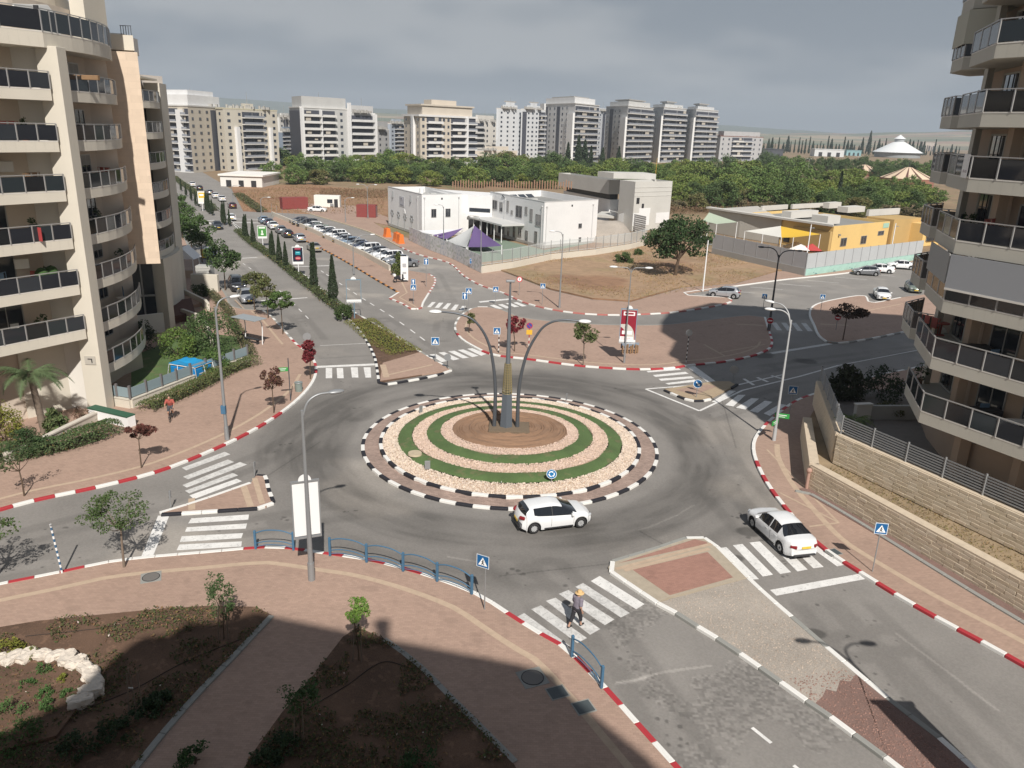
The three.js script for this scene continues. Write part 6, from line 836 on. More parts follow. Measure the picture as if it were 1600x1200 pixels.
// ================================================================ FAR APARTMENT BLOCKS
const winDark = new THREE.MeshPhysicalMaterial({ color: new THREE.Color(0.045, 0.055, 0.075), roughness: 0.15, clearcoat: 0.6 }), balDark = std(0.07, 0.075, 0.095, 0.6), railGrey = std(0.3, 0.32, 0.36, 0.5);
function apart(label, o) {                            // o: px columns of left edge, corner, right edge; base row; roof row at the corner
  const t = thing('apartment_tower', label, 'apartment building'); const pc = P(o.c, o.base), L = P(o.l, o.base - (o.dl || 0)), R = P(o.r, o.base - (o.dr || 0)); const H = heightOver(pc, o.top);
  const back = L.clone().add(R).sub(pc); const W = wall(...o.col); const mats = { wall: W, slab: wall(...(o.slab || [0.6, 0.59, 0.57])), pier: wall(...(o.pierCol || [0.72, 0.72, 0.72])) };
  part('wall', slab([L, pc, R, back], 0, H), W, t);
  const wins = [], blinds = [], slabs = [], rails = [], piers = [], dark = [], r = rng(o.c * 7 + o.base);
  const doFace = (A, B, spec) => { if (!spec) return; const f = frameOf(A, B), n = o.n, fh = H * (o.topf || 0.97) / n; let u = 0;
    const tot = spec.reduce((s, q) => s + q[1], 0); for (const [k, w, ...e] of spec) { const u0 = u / tot * f.L, u1 = (u + w) / tot * f.L, cx = (u0 + u1) / 2, cw = u1 - u0; u += w;
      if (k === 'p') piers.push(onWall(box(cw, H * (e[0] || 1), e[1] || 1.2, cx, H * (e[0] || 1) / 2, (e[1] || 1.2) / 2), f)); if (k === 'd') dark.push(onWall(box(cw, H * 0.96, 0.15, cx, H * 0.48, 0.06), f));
      for (let i = 0; i < n; i++) { const y = i * fh; if (k === 'w') { for (let q = 0; q < (e[0] || 1); q++) { const m = e[0] || 1, x = u0 + (q + 0.5) / m * cw; const s = (0.85 + 0.3 * r()); wins.push(onWall(box(Math.min(1.5, cw / m * 0.45) * s, fh * 0.42, 0.12, x, y + fh * 0.58, 0.03), f)); } }
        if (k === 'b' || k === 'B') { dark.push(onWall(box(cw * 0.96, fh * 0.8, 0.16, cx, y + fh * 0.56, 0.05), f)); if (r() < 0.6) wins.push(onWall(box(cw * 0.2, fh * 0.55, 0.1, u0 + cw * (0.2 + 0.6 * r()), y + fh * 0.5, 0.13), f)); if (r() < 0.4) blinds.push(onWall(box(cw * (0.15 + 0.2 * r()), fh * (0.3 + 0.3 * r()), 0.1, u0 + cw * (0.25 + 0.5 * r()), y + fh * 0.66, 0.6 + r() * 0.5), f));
          slabs.push(onWall(box(cw * 1.0, fh * 0.16, 1.5, cx, y + fh * 0.08, 0.75), f)); if (k === 'b') rails.push(onWall(box(cw * 0.98, fh * 0.26, 0.06, cx, y + fh * 0.3, 1.42), f)); else slabs.push(onWall(box(cw * 0.98, fh * 0.22, 0.1, cx, y + fh * 0.26, 1.42), f)); } } } };
  doFace(L, pc, o.left); doFace(pc, R, o.right);
  const put = (n, l, m, st) => { if (l.length) { const q = part(n, merge(l), m, t); if (st) q.userData.kind = 'stuff'; } };
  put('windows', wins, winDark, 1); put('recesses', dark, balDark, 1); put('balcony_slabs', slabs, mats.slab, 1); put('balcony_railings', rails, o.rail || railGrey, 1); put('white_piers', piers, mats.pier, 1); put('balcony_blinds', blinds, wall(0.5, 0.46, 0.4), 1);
  const cen = L.clone().add(R).multiplyScalar(0.5), ins = (k) => [L, pc, R, back].map(p => p.clone().lerp(cen, k));
  part('parapet', slab([L, pc, R, back].map(p => p.clone().lerp(cen, -0.02)), H, H + 0.5), o.roofCol ? wall(...o.roofCol) : mats.slab, t);
  { const g = []; for (let k = 0; k < 9; k++) { const p = L.clone().lerp(R, 0.15 + 0.7 * r()).lerp(pc, 0.3 * r()); g.push(cyl(0.5, 0.5, 1.6, p.x, H + 0.3, p.z, 8), box(1.5, 1, 1.2, p.x + 1.6, H + 0.9, p.z)); } const a = L.clone().lerp(R, 0.5); g.push(cyl(0.1, 0.05, 6, a.x, H + 1, a.z, 5)); put('roof_tanks', g, M.concrete, 1); }
  (o.roof || [[0.45, 2.6]]).forEach(([k, h, fl]) => { part('roof_house', slab(ins(k), H + 0.4, H + h), fl ? mats.pier : W, t); }); if (o.crown) { const f = frameOf(pc, R); part('terrace_slab', slab([L, pc, R, back].map(q => q.clone().lerp(cen, -0.06)), H - 0.2, H + 0.7), mats.slab, t); part('terrace_glazing', onWall(merge([box(f.L * 0.4, 2.6, 0.3, f.L * 0.28, H + 2.2, -2.6), box(f.L * 0.42, 2.2, 0.3, f.L * 0.78, H + 2, -2.6)]), f), winDark, t); part('roof_overhang', slab(ins(0.04), H + 4.6, H + 5.3), W, t); } if (o.disc) { part('roof_canopy', slab(ins(o.disc), H + (o.dh || 4.2), H + (o.dh || 4.2) + 0.7), M.concrete, t); part('roof_neck', slab(ins(o.disc + 0.12), H, H + (o.dh || 4.2)), W, t); }
  return t;
}
apart('tan apartment block with small windows beside the boulevard, far left', { l: 256, c: 303, r: 357, base: 270, dl: 4, dr: 5, top: 166, n: 9, col: [0.55, 0.5, 0.42], left: [['b', 2], ['b', 2], ['p', 1, 0.95], ['b', 1]], right: [['w', 1], ['w', 1], ['w', 1], ['d', 1], ['w', 1]], roof: [[0.12, 4.2, 1], [0.3, 6, 1]] });
apart('white and grey apartment block with a yellowish roof slab, second from left', { l: 345, c: 356, r: 438, base: 268, dl: 1.5, dr: 4, top: 170, n: 9, col: [0.6, 0.56, 0.48], left: [['w', 1]], right: [['w', 1.2], ['p', 0.4, 0.72], ['w', 0.6], ['b', 1.3], ['b', 1.3], ['w', 0.7], ['p', 0.3, 0.72], ['w', 1]], roofCol: [0.6, 0.56, 0.42], roof: [[0.8, 2.5]] });
apart('small white block showing between two larger blocks on the left', { l: 436, c: 440, r: 459, base: 246, dr: 1, top: 184, n: 8, col: [0.66, 0.66, 0.64], right: [['w', 1], ['d', 1], ['w', 1]] });
apart('bluish-glass low block half hidden beside the framed white block', { l: 438, c: 444, r: 462, base: 258, dr: 1, top: 207, n: 8, col: [0.2, 0.24, 0.3], right: [['b', 1]] });
apart('grey apartment block in a white frame with open-plan balconies', { l: 457, c: 473, r: 548, base: 265, dl: 4, dr: 2, top: 168, n: 9, col: [0.5, 0.5, 0.49], left: [['d', 1]], right: [['p', 0.25, 1, 1.6], ['B', 2.4], ['p', 0.2, 0.98, 1], ['B', 2], ['w', 1.8], ['p', 0.25, 1.12, 1.6]], slab: [0.68, 0.67, 0.65], roof: [[0.1, 4.8]] });
apart('grey balcony wing attached to the right of the framed block', { l: 546, c: 549, r: 588, base: 262, dr: 1, top: 177, n: 8, col: [0.52, 0.52, 0.52], right: [['B', 5], ['p', 0.5, 1, 1.4]], slab: [0.66, 0.66, 0.65], roof: [[0.15, 3.6]] });
apart('narrow grey block with paired windows behind the grove', { l: 587, c: 590, r: 609, base: 258, dr: 1, top: 203, n: 6, col: [0.4, 0.4, 0.4], right: [['w', 1], ['w', 1]], roof: [[0.2, 4]] });
apart('blue-grey balcony block left of the tan tower', { l: 606, c: 611, r: 634, base: 254, dr: 1, top: 194, n: 9, col: [0.36, 0.4, 0.46], right: [['w', 0.6], ['b', 1.6]] });
apart('tan apartment tower with white balcony bands and a set-back roof storey', { l: 632, c: 657, r: 742, base: 266, dl: 4, dr: 2, top: 181, n: 8, topf: 0.99, col: [0.58, 0.52, 0.44], left: [['w', 1], ['w', 1], ['p', 0.5], ['w', 1]], right: [['w', 0.7], ['B', 1.8], ['w', 1.1, 2], ['B', 1.8], ['p', 0.25], ['b', 1.1]], slab: [0.72, 0.71, 0.7], roof: [[0.1, 5.2], [0.55, 7.6]], crown: 1 });
apart('low cream block with reddish balconies right of the tan tower', { l: 736, c: 740, r: 776, base: 250, dr: 1, top: 190, n: 7, col: [0.66, 0.63, 0.58], right: [['B', 1.4], ['w', 1], ['w', 1]], roof: [[0.3, 4]] });
apart('low cream hall with a sloping roof in front of the pale towers', { l: 742, c: 748, r: 808, base: 256, dr: 1, top: 236, n: 2, col: [0.62, 0.56, 0.48], right: [['w', 1], ['w', 1], ['w', 1]] });
apart('pale tower with a grid of small dark windows', { l: 774, c: 777, r: 815, base: 252, dr: 0.5, top: 170, n: 11, col: [0.6, 0.62, 0.64], right: [['w', 1], ['w', 1], ['w', 1], ['w', 1]], disc: 0.55 });
apart('pale slab tower with a dark stair strip, right of the window-grid tower', { l: 812, c: 814, r: 849, base: 252, dr: 0.5, top: 171, n: 11, col: [0.58, 0.6, 0.62], right: [['d', 1], ['w', 1], ['w', 1], ['w', 1], ['b', 1.6]], disc: 0.6 });
apart('tall white tower with curved white corner and dark balconies', { l: 843, c: 894, r: 931, base: 256, dl: 6, dr: 2, top: 162, n: 10, col: [0.62, 0.62, 0.62], left: [['p', 1, 1.02], ['d', 0.5], ['w', 1], ['w', 1], ['d', 0.7], ['w', 1], ['w', 0.8], ['p', 1.2, 0.85]], right: [['b', 2.2], ['b', 1.6]], disc: 0.35, roof: [[0.15, 4, 1]] });
apart('faint pale tower behind the tall white tower', { l: 925, c: 930, r: 949, base: 248, dr: 0.5, top: 174, n: 10, col: [0.5, 0.52, 0.55], right: [['w', 1], ['d', 0.5], ['w', 1]] });
apart('leftmost of the three linked grey towers, with dark balconies', { l: 942, c: 975, r: 1014, base: 256, dl: 4, dr: 2, top: 166, n: 10, col: [0.58, 0.58, 0.57], left: [['w', 1], ['d', 0.8], ['w', 1], ['w', 1], ['p', 1.3, 0.82]], right: [['b', 1], ['b', 1]], disc: 0.35, roof: [[0.15, 3.4]] });
apart('middle one of the three linked grey towers', { l: 1008, c: 1030, r: 1065, base: 254, dl: 3, dr: 1, top: 168, n: 10, col: [0.56, 0.57, 0.57], left: [['w', 1], ['w', 1], ['p', 1, 0.85]], right: [['b', 1.4], ['b', 1]], disc: 0.55, roof: [[0.2, 2.6]] });
apart('rightmost of the three linked grey towers', { l: 1060, c: 1080, r: 1114, base: 254, dl: 3, dr: 1, top: 171, n: 10, col: [0.55, 0.56, 0.57], left: [['w', 1], ['w', 1], ['p', 1, 0.85]], right: [['b', 1.2], ['b', 1]], disc: 0.55, roof: [[0.25, 2.6]] });
apart('half-built block with rust-coloured formwork on its top floor', { l: 1112, c: 1122, r: 1188, base: 252, dl: 1, dr: 0, top: 213, n: 5, col: [0.45, 0.45, 0.46], left: [['w', 1]], right: [['w', 1.2, 2], ['B', 1.2], ['b', 1], ['w', 1.2, 2]], roof: [[0.15, 4]], roofCol: [0.22, 0.1, 0.07] });
function shed(name, label, l, r, base, top, col, depth = 14) { const A = P(l, base), B = P(r, base + (r - l) * 0.032), H = heightOver(A, top), f = frameOf(A, B), t = thing(name, label, 'shed'); part('wall', onWall(box(f.L, H, depth, f.L / 2, H / 2, -depth / 2), f), wall(...col), t); part('roof', onWall(box(f.L + 1, 0.5, depth + 1, f.L / 2, H + 0.2, -depth / 2), f), wall(...col.map(c => c * 1.1)), t); for (let k = 0; k < 3; k++) part('door', onWall(box(f.L * 0.12, H * 0.6, 0.2, f.L * (0.2 + 0.3 * k), H * 0.3, 0.1), f), M.dark, t); }
shed('long_hall', 'low dark hall beyond the grove beside the half-built block', 1190, 1222, 250, 233, [0.08, 0.085, 0.1]); shed('white_shed', 'low white industrial shed in the distance left of the conical roof', 1272, 1318, 244, 233, [0.62, 0.64, 0.65]); shed('teal_shed', 'small teal-roofed shed in the distance', 1322, 1345, 243, 235, [0.25, 0.42, 0.45]); shed('white_shed', 'broad low white-roofed market shed beyond the brown waste ground', 345, 410, 291, 274, [0.72, 0.7, 0.66], 18); shed('grey_shed', 'grey low shed right of the conical roof', 1440, 1462, 236, 222, [0.45, 0.4, 0.36]);
{ const c = P(1401, 246), H1 = heightOver(c, 238), H2 = heightOver(c, 222), H3 = heightOver(c, 211), r = 31 / FOCAL * c.length(); const t = thing('conical_pavilion', 'large white pavilion with a conical roof and small cupola in the distance', 'pavilion'); part('drum', cyl(r * 0.92, r * 0.92, H1, c.x, 0, c.z, 32), wall(0.3, 0.32, 0.33), t); part('cone_roof', new THREE.CylinderGeometry(r * 0.24, r * 1.02, H2 - H1, 36).translate(c.x, (H1 + H2) / 2, c.z), std(0.7, 0.72, 0.73, 0.7), t); part('cupola', cyl(r * 0.2, r * 0.2, (H3 - H2) * 0.5, c.x, H2, c.z, 16), wall(0.4, 0.42, 0.44), t); part('cupola_roof', new THREE.ConeGeometry(r * 0.25, (H3 - H2) * 0.6, 20).translate(c.x, H2 + (H3 - H2) * 0.75, c.z), std(0.7, 0.72, 0.73, 0.7), t); }
for (const [x, base, w, top, lb] of [[1415, 292, 34, 261, 'large cream circus tent with dark radial stripes, half hidden by the right block'], [1348, 274, 26, 257, 'smaller cream circus tent behind the green trees']]) { const c = P(x, base), r = w / FOCAL * c.length(), H = heightOver(c, top), t = thing('striped_tent', lb, 'tent'); const prof = [[r, H * 0.45], [r * 0.7, H * 0.62], [r * 0.4, H * 0.8], [r * 0.12, H * 0.98], [0.05, H]].map(a => new THREE.Vector2(...a)); part('canvas_roof', new THREE.LatheGeometry(prof, 40).translate(c.x, 0, c.z), std(0.66, 0.52, 0.38, 0.9, { side: THREE.DoubleSide }), t); part('side_wall', cyl(r * 0.98, r * 0.98, H * 0.46, c.x, 0, c.z, 40), std(0.3, 0.14, 0.1, 0.9), t); for (let k = 0; k < 12; k++) { const a = k / 12 * Math.PI * 2; part('dark_stripe', new THREE.LatheGeometry(prof.slice(0, 4).map(p => new THREE.Vector2(p.x, p.y + 0.15)), 2, a, 0.11).translate(c.x, 0, c.z), std(0.12, 0.05, 0.04, 0.9, { side: THREE.DoubleSide }), t); } part('mast', cyl(0.2, 0.2, H * 1.25, c.x, 0, c.z), M.dark, t); }

// hills and fields beyond
{
  const ridge = (name, z0, depth, x0, x1, hf, mat, seed) => { const nx = 110, nz = 14, pos = [], idx = [], uv = []; for (let i = 0; i <= nx; i++) for (let j = 0; j <= nz; j++) { const x = lerp(x0, x1, i / nx), s = j / nz, z = z0 - depth * s; const h = hf((x - x0) / (x1 - x0), x) * Math.sin(Math.min(1, s * 1.25) * Math.PI / 2) * (0.8 + 0.4 * fbm(i * 0.13, j * 0.2, 64, seed, 4)) + 18 * (fbm(i * 0.3, j * 0.4, 64, seed + 3, 3) - 0.5) * s; pos.push(x, h - 4, z); uv.push(x, z); } for (let i = 0; i < nx; i++) for (let j = 0; j < nz; j++) { const o = i * (nz + 1) + j; idx.push(o, o + nz + 1, o + 1, o + 1, o + nz + 1, o + nz + 2); } const g = new THREE.BufferGeometry(); g.setAttribute('position', new THREE.Float32BufferAttribute(pos, 3)); g.setAttribute('uv', new THREE.Float32BufferAttribute(uv, 2)); g.setIndex(idx); g.computeVertexNormals(); g.userData.metric = true; mat.side = THREE.DoubleSide; struct(name, g, mat); };
  const farmTex = tex(512, 2600, (u, v) => { const cx = Math.floor(u * 7 + 0.35 * Math.sin(v * 19)), cy = Math.floor(v * 16 + 0.3 * Math.sin(u * 12.57)); const q = hash(((cx % 7) + 7) % 7, ((cy % 16) + 16) % 16, 77), n = fbm(u * 12, v * 12, 12, 281, 5); const c = q < 0.35 ? [0.2, 0.19, 0.12] : q < 0.6 ? [0.34, 0.27, 0.18] : q < 0.8 ? [0.13, 0.15, 0.09] : [0.3, 0.2, 0.14]; return L3(...c, 0.8 + 0.4 * n); });
  const farm = std(1, 1, 1, 1, { map: farmTex });
  ridge('hills', -2300, 1900, -1500, 4200, (t) => 40 + 55 * ss(0.3, 0.75, t) + 25 * Math.sin(t * 9), farm, 301);
  ridge('hills', -4300, 1800, -5200, 5400, (t) => 140 * (1 - ss(0.2, 0.62, t)) + 70 + 30 * Math.sin(t * 14), std(0.12, 0.14, 0.11, 1), 311);
}

// ================================================================ PLANTS
// leaves: list of [x,y,z] spots with a leaf size; each leaf a bent blade of two faces with its own tint
function leafGeo(spots, size, col, seed, o = {}) {
  const r = rng(seed), n = spots.length, pos = new Float32Array(n * 18), colr = new Float32Array(n * 18); const a = V(), b = V(), c = V(), d = V(), ax = V(), bx = V(), nn = V();
  for (let i = 0; i < n; i++) { const s = spots[i], k = size * (0.6 + 0.8 * r()); nn.set(r() - 0.5, (r() - 0.25) * (o.up ?? 1), r() - 0.5).normalize(); ax.set(r() - 0.5, r() - 0.5, r() - 0.5).cross(nn).normalize(); bx.crossVectors(nn, ax);
    const w = k * (o.slim || 0.55); a.set(...s).addScaledVector(ax, -k / 2); c.set(...s).addScaledVector(ax, k / 2); b.set(...s).addScaledVector(bx, w / 2).addScaledVector(nn, k * 0.12); d.set(...s).addScaledVector(bx, -w / 2).addScaledVector(nn, k * 0.12);
    const q = i * 18; [a, b, c, a, c, d].forEach((p, m) => { pos[q + m * 3] = p.x; pos[q + m * 3 + 1] = p.y; pos[q + m * 3 + 2] = p.z; });
    const t = r(), g = 0.75 + 0.5 * r(), e = r() < (o.dry || 0) ? 1 : 0, C = e ? [0.16, 0.11, 0.04] : col; for (let m = 0; m < 6; m++) { colr[q + m * 3] = C[0] * g * (0.85 + 0.4 * t); colr[q + m * 3 + 1] = C[1] * g; colr[q + m * 3 + 2] = C[2] * g * (0.8 + 0.3 * t); } }
  const gm = new THREE.BufferGeometry(); gm.setAttribute('position', new THREE.BufferAttribute(pos, 3)); gm.setAttribute('color', new THREE.BufferAttribute(colr, 3)); gm.computeVertexNormals(); gm.userData.keepUV = true; return gm;
}
function crownSpots(n, rx, ry, rz, cy, clumps, seed, o = {}) {     // leaves gathered in clumps over an uneven ovoid
  const r = rng(seed), out = [], C = []; for (let k = 0; k < clumps; k++) { const a = r() * 6.283, v = lerp(o.low ?? -0.6, 1, r()), rr = Math.sqrt(Math.max(0, 1 - v * v)) * (0.55 + 0.5 * r()); C.push([Math.cos(a) * rr * rx, cy + v * ry * (0.75 + 0.3 * r()), Math.sin(a) * rr * rz, (o.cs || 0.34) * (0.6 + 0.8 * r())]); }
  for (let i = 0; i < n; i++) { const c = C[i % clumps]; let x, y, z; do { x = r() * 2 - 1; y = r() * 2 - 1; z = r() * 2 - 1; } while (x * x + y * y + z * z > 1); const l = Math.pow(x * x + y * y + z * z, -0.18); out.push([c[0] + x * l * c[3] * rx, c[1] + y * l * c[3] * ry * 0.9, c[2] + z * l * c[3] * rz]); }
  return { spots: out, C };
}
function treeParts(t, o) {                             // tapered trunk, limbs to the clumps, leaf crown
  const r = rng(o.seed + 5), { spots, C } = crownSpots(o.n, o.rx, o.ry, o.rz || o.rx, o.cy, o.clumps, o.seed, o), g = []; const fork = V((r() - 0.5) * 0.1 * o.cy, o.fork ?? (o.cy - o.ry * 0.8), (r() - 0.5) * 0.1 * o.cy);
  g.push(bar(V(0, -0.1, 0), fork.clone().multiplyScalar(0.55).setX(fork.x * 0.2), o.tr, 8, o.tr * 0.8), bar(fork.clone().multiplyScalar(0.55).setX(fork.x * 0.2), fork, o.tr * 0.8, 8, o.tr * 0.62)); const m = Math.min(C.length, o.limbs || 9); for (let k = 0; k < m; k++) { const c = V(C[k][0] * 0.9, C[k][1], C[k][2] * 0.9), mid = fork.clone().lerp(c, 0.5); mid.y -= 0.12 * Math.hypot(c.x, c.z); g.push(bar(fork, mid, o.tr * 0.45, 5, o.tr * 0.28), bar(mid, c, o.tr * 0.28, 5, o.tr * 0.1)); }
  part('trunk', g, o.bark || M.trunk, t); part('crown', leafGeo(spots, o.leaf, o.col, o.seed + 9, o), LEAF, t);
}
function tree(name, label, px, o, cat = 'tree', group) { const p = px.isVector3 ? px : P(...px, o.y ?? 0.12); const t = thing(name, label, cat, [p.x, p.y, p.z], 0, group); treeParts(t, o); return t; }
const GREEN = [0.06, 0.115, 0.03], LIGHT = [0.085, 0.14, 0.03], DARKG = [0.026, 0.052, 0.018], OLIVE = [0.1, 0.115, 0.04], RED = [0.14, 0.018, 0.025], MAROON = [0.075, 0.032, 0.025], YEL = [0.15, 0.16, 0.025];

// street trees
tree('street_tree', 'young wide-crowned green tree on the near left kerb above the striped post', [194, 886], { n: 2600, rx: 1.3, ry: 0.75, cy: 2.9, clumps: 26, seed: 11, leaf: 0.11, col: [0.06, 0.1, 0.03], tr: 0.065, cs: 0.3, low: -0.5, bark: M.paleTrunk, fork: 1.9 });
tree('street_tree', 'feathery green tree cut by the left picture edge', [-20, 915], { n: 1300, rx: 1.3, ry: 0.7, cy: 2.8, clumps: 20, seed: 12, leaf: 0.13, col: [0.06, 0.1, 0.03], tr: 0.09, cs: 0.3, low: -0.5, bark: M.paleTrunk, fork: 1.9 });
tree('street_tree', 'round young green tree on the paved island, left of the red poster', [911, 571], { n: 1500, rx: 1.1, ry: 0.9, cy: 3.0, clumps: 16, seed: 13, leaf: 0.2, col: [0.08, 0.105, 0.035], tr: 0.06, bark: M.paleTrunk, fork: 2.0 });
tree('red_leaf_tree', 'crimson-leaved young tree beside the mast, beyond the roundabout', [804, 549], { n: 1100, rx: 0.85, ry: 1.0, cy: 2.5, clumps: 12, seed: 14, leaf: 0.24, col: [0.17, 0.02, 0.03], tr: 0.05 });
tree('red_leaf_tree', 'crimson-leaved young tree leaning over the boulevard kerb', [485, 592], { n: 1000, rx: 0.62, ry: 0.95, cy: 2.3, clumps: 12, seed: 15, leaf: 0.24, col: RED, tr: 0.05 });
tree('red_leaf_tree', 'dark maroon young tree by the green street name plate', [428, 645], { n: 1500, rx: 0.72, ry: 0.9, cy: 2.5, clumps: 16, seed: 16, leaf: 0.14, col: [0.1, 0.045, 0.035], tr: 0.05, dry: 0.1 });
tree('red_leaf_tree', 'small dark red tree near the left kerb, in front of the planter', [221, 731], { n: 1100, rx: 0.85, ry: 0.5, cy: 2.2, clumps: 12, seed: 17, leaf: 0.17, col: [0.09, 0.03, 0.022], tr: 0.045 });
tree('street_tree', 'nearly bare small tree on the pavement by the left edge', [38, 775], { n: 260, rx: 0.9, ry: 0.7, cy: 2.0, clumps: 10, seed: 18, leaf: 0.16, col: [0.06, 0.08, 0.03], tr: 0.05 });
tree('street_tree', 'small dark tree on the shaded island beside the parked saloon', [1317, 531], { n: 1400, rx: 1.75, ry: 0.75, cy: 3.0, clumps: 18, seed: 19, leaf: 0.24, col: [0.06, 0.035, 0.022], tr: 0.07, low: -0.3 });
tree('street_tree', 'small tuft of a tree at the western corner of the paved island', [733, 520], { n: 500, rx: 0.65, ry: 0.6, cy: 1.4, clumps: 8, seed: 20, leaf: 0.24, col: OLIVE, tr: 0.05 });
tree('street_tree', 'bright green round tree by the boulevard kerb, nearest the crossing', [442, 522], { n: 1500, rx: 1.25, ry: 0.95, cy: 3.2, clumps: 18, seed: 21, leaf: 0.24, col: [0.06, 0.11, 0.025], tr: 0.06 });
tree('street_tree', 'tall full green tree in front of the white garden tent', [352, 452], { n: 2600, rx: 1.9, ry: 1.9, cy: 3.9, clumps: 26, seed: 22, leaf: 0.3, col: [0.045, 0.085, 0.025], tr: 0.09 });
tree('street_tree', 'pale olive tree beside the parked dark car', [398, 484], { n: 1300, rx: 1.5, ry: 1.0, cy: 3.0, clumps: 18, seed: 23, leaf: 0.24, col: OLIVE, tr: 0.06, low: -0.4 });
tree('street_tree', 'pale olive tree right of the silver parked car', [419, 497], { n: 1200, rx: 1.25, ry: 1.0, cy: 3.1, clumps: 16, seed: 24, leaf: 0.24, col: OLIVE, tr: 0.06 });
for (const [i, [x, y, s]] of [[316, 410, 1], [300, 392, 1.1], [286, 372, 1.2], [276, 352, 1.1]].entries()) tree('street_tree', ['full green tree over the yellow bin by the left pavement', 'second tree from the yellow bin in the row beside the left block', 'third tree from the yellow bin in the row beside the left block', 'farthest tree of the row beside the left block'][i], [x, y], { n: 2200, rx: 2.1 * s, ry: 1.9 * s, cy: 3.9, clumps: 24, seed: 25 + i, leaf: 0.34, col: [0.05, 0.095, 0.025], tr: 0.1 });
tree('carob_tree', 'broad dark green tree alone on the dry field', [1055, 430], { n: 5200, rx: 4.3, ry: 3.1, cy: 5.2, clumps: 46, seed: 31, leaf: 0.42, col: [0.032, 0.066, 0.018], tr: 0.3, cs: 0.3, low: -0.55, y: 0.2, fork: 2.4, limbs: 16 });
// staked saplings on the near beds
function stakes(t, a) { for (const [dx, dz] of a) part('stake', bar(V(dx, 0, dz), V(dx * 0.7 + 0.05, 1.75, dz * 0.7), 0.022, 6), M.paleTrunk, t); }
stakes(tree('sapling', 'bright green staked sapling at the tip of the dark triangular bed', [561, 1031], { n: 1100, rx: 0.42, ry: 0.62, cy: 2.2, clumps: 16, seed: 41, leaf: 0.1, col: [0.11, 0.2, 0.035], tr: 0.03, y: 0.16 }), [[-0.22, 0.1], [0.12, 0.12]]);
stakes(tree('sapling', 'dark green staked sapling at the edge of the sunlit bed', [350, 998], { n: 1100, rx: 0.5, ry: 1.05, cy: 1.9, clumps: 18, seed: 42, leaf: 0.1, col: [0.05, 0.09, 0.03], tr: 0.03, y: 0.16 }), [[-0.18, 0.1], [0.2, 0.05]]);
stakes(tree('sapling', 'spreading staked sapling in the shade of the triangular bed', [470, 1158], { n: 900, rx: 0.6, ry: 0.4, cy: 1.9, clumps: 14, seed: 43, leaf: 0.1, col: [0.05, 0.1, 0.03], tr: 0.03, y: 0.16 }), [[-0.2, 0.1], [0.12, 0.06]]);
{ const p = P(215, 1115, 0.16), t = thing('sapling', 'leafless staked sapling in the shaded part of the left bed', 'tree', [p.x, 0.16, p.z]); part('trunk', bar(V(0, 0, 0), V(-0.1, 1.9, 0), 0.02, 6), M.paleTrunk, t); stakes(t, [[-0.25, 0.1], [0.2, 0]]); part('tie', box(0.16, 0.04, 0.02, -0.1, 1.1, 0.02), M.whiteClean, t); }
// bushes
function bush(label, px, rx, ry, col, seed, o = {}) { const p = px.isVector3 ? px : P(...px, o.y ?? 0.12), t = thing(o.name || 'bush', label, o.cat || 'bush', [p.x, p.y, p.z], 0, o.group); const { spots } = crownSpots(o.n || 1600, rx, ry, o.rz || rx, ry * 0.55, o.clumps || 22, seed, { low: -0.5, cs: 0.36 }); part('foliage', leafGeo(spots, o.leaf || 0.16, col, seed + 3, { dry: o.dry || 0 }), LEAF, t); part('stem', [bar(V(0, -0.05, 0), V(0.05, ry * 0.6, 0), 0.04, 6), bar(V(0, 0.1, 0), V(rx * 0.4, ry * 0.7, 0.1), 0.03, 5), bar(V(0, 0.1, 0), V(-rx * 0.4, ry * 0.7, -0.1), 0.03, 5)], M.trunk, t); return t; }
bush('large clipped dark green shrub in the garden behind the blue pool', [331, 548], 2.3, 2.2, [0.055, 0.1, 0.03], 51, { n: 4200, clumps: 50, leaf: 0.2 }); bush('light green shrub behind the left corner of the pool', [278, 560], 1.6, 1.6, [0.09, 0.15, 0.03], 52, { n: 2600, clumps: 34, leaf: 0.18 }); bush('green shrub right of the blue pool, inside the fence', [334, 586], 1.3, 1.2, [0.07, 0.13, 0.03], 53, { n: 2000, leaf: 0.17 }); bush('dark shrub in the corner beneath the curved balconies', [222, 545], 1.0, 1.6, DARKG, 54, { leaf: 0.18 });
bush('tall yellow-green bush at the left picture edge', [10, 695], 1.2, 1.7, YEL, 55, { n: 2400, clumps: 30, leaf: 0.13 }); bush('dark green low bush beneath the yellow-green one', [40, 710], 1.1, 0.9, [0.035, 0.07, 0.022], 56, { n: 1800, leaf: 0.13 });
bush('spiky yucca-like plant by the pale column', [88, 676], 0.55, 1.0, [0.08, 0.11, 0.04], 57, { n: 700, leaf: 0.3 }); bush('reddish bare shrub beside the shaded pink wall', [130, 655], 0.55, 0.6, [0.14, 0.09, 0.06], 58, { n: 260, leaf: 0.12 });
bush('dark shrub against the shaded gate at the garden terrace', P(1375, 622, 2.45), 1.25, 1.7, DARKG, 59, { n: 2200, leaf: 0.16 }); bush('dark spiky shrub behind the small palm', P(1320, 620, 2.45), 1.3, 1.3, [0.035, 0.045, 0.02], 60, { n: 1500, leaf: 0.3 }); bush('low yellowish shrub right of the small palm', P(1392, 648, 2.45), 1.0, 0.5, [0.08, 0.09, 0.03], 61, { n: 900 });
bush('round green bush alone on the dry field', [975, 411], 1.35, 1.1, [0.06, 0.1, 0.03], 62, { leaf: 0.26 }); bush('small green bush on the dry field, right of a larger one', [997, 399], 0.7, 0.7, [0.06, 0.1, 0.03], 63, { n: 700, leaf: 0.24 });
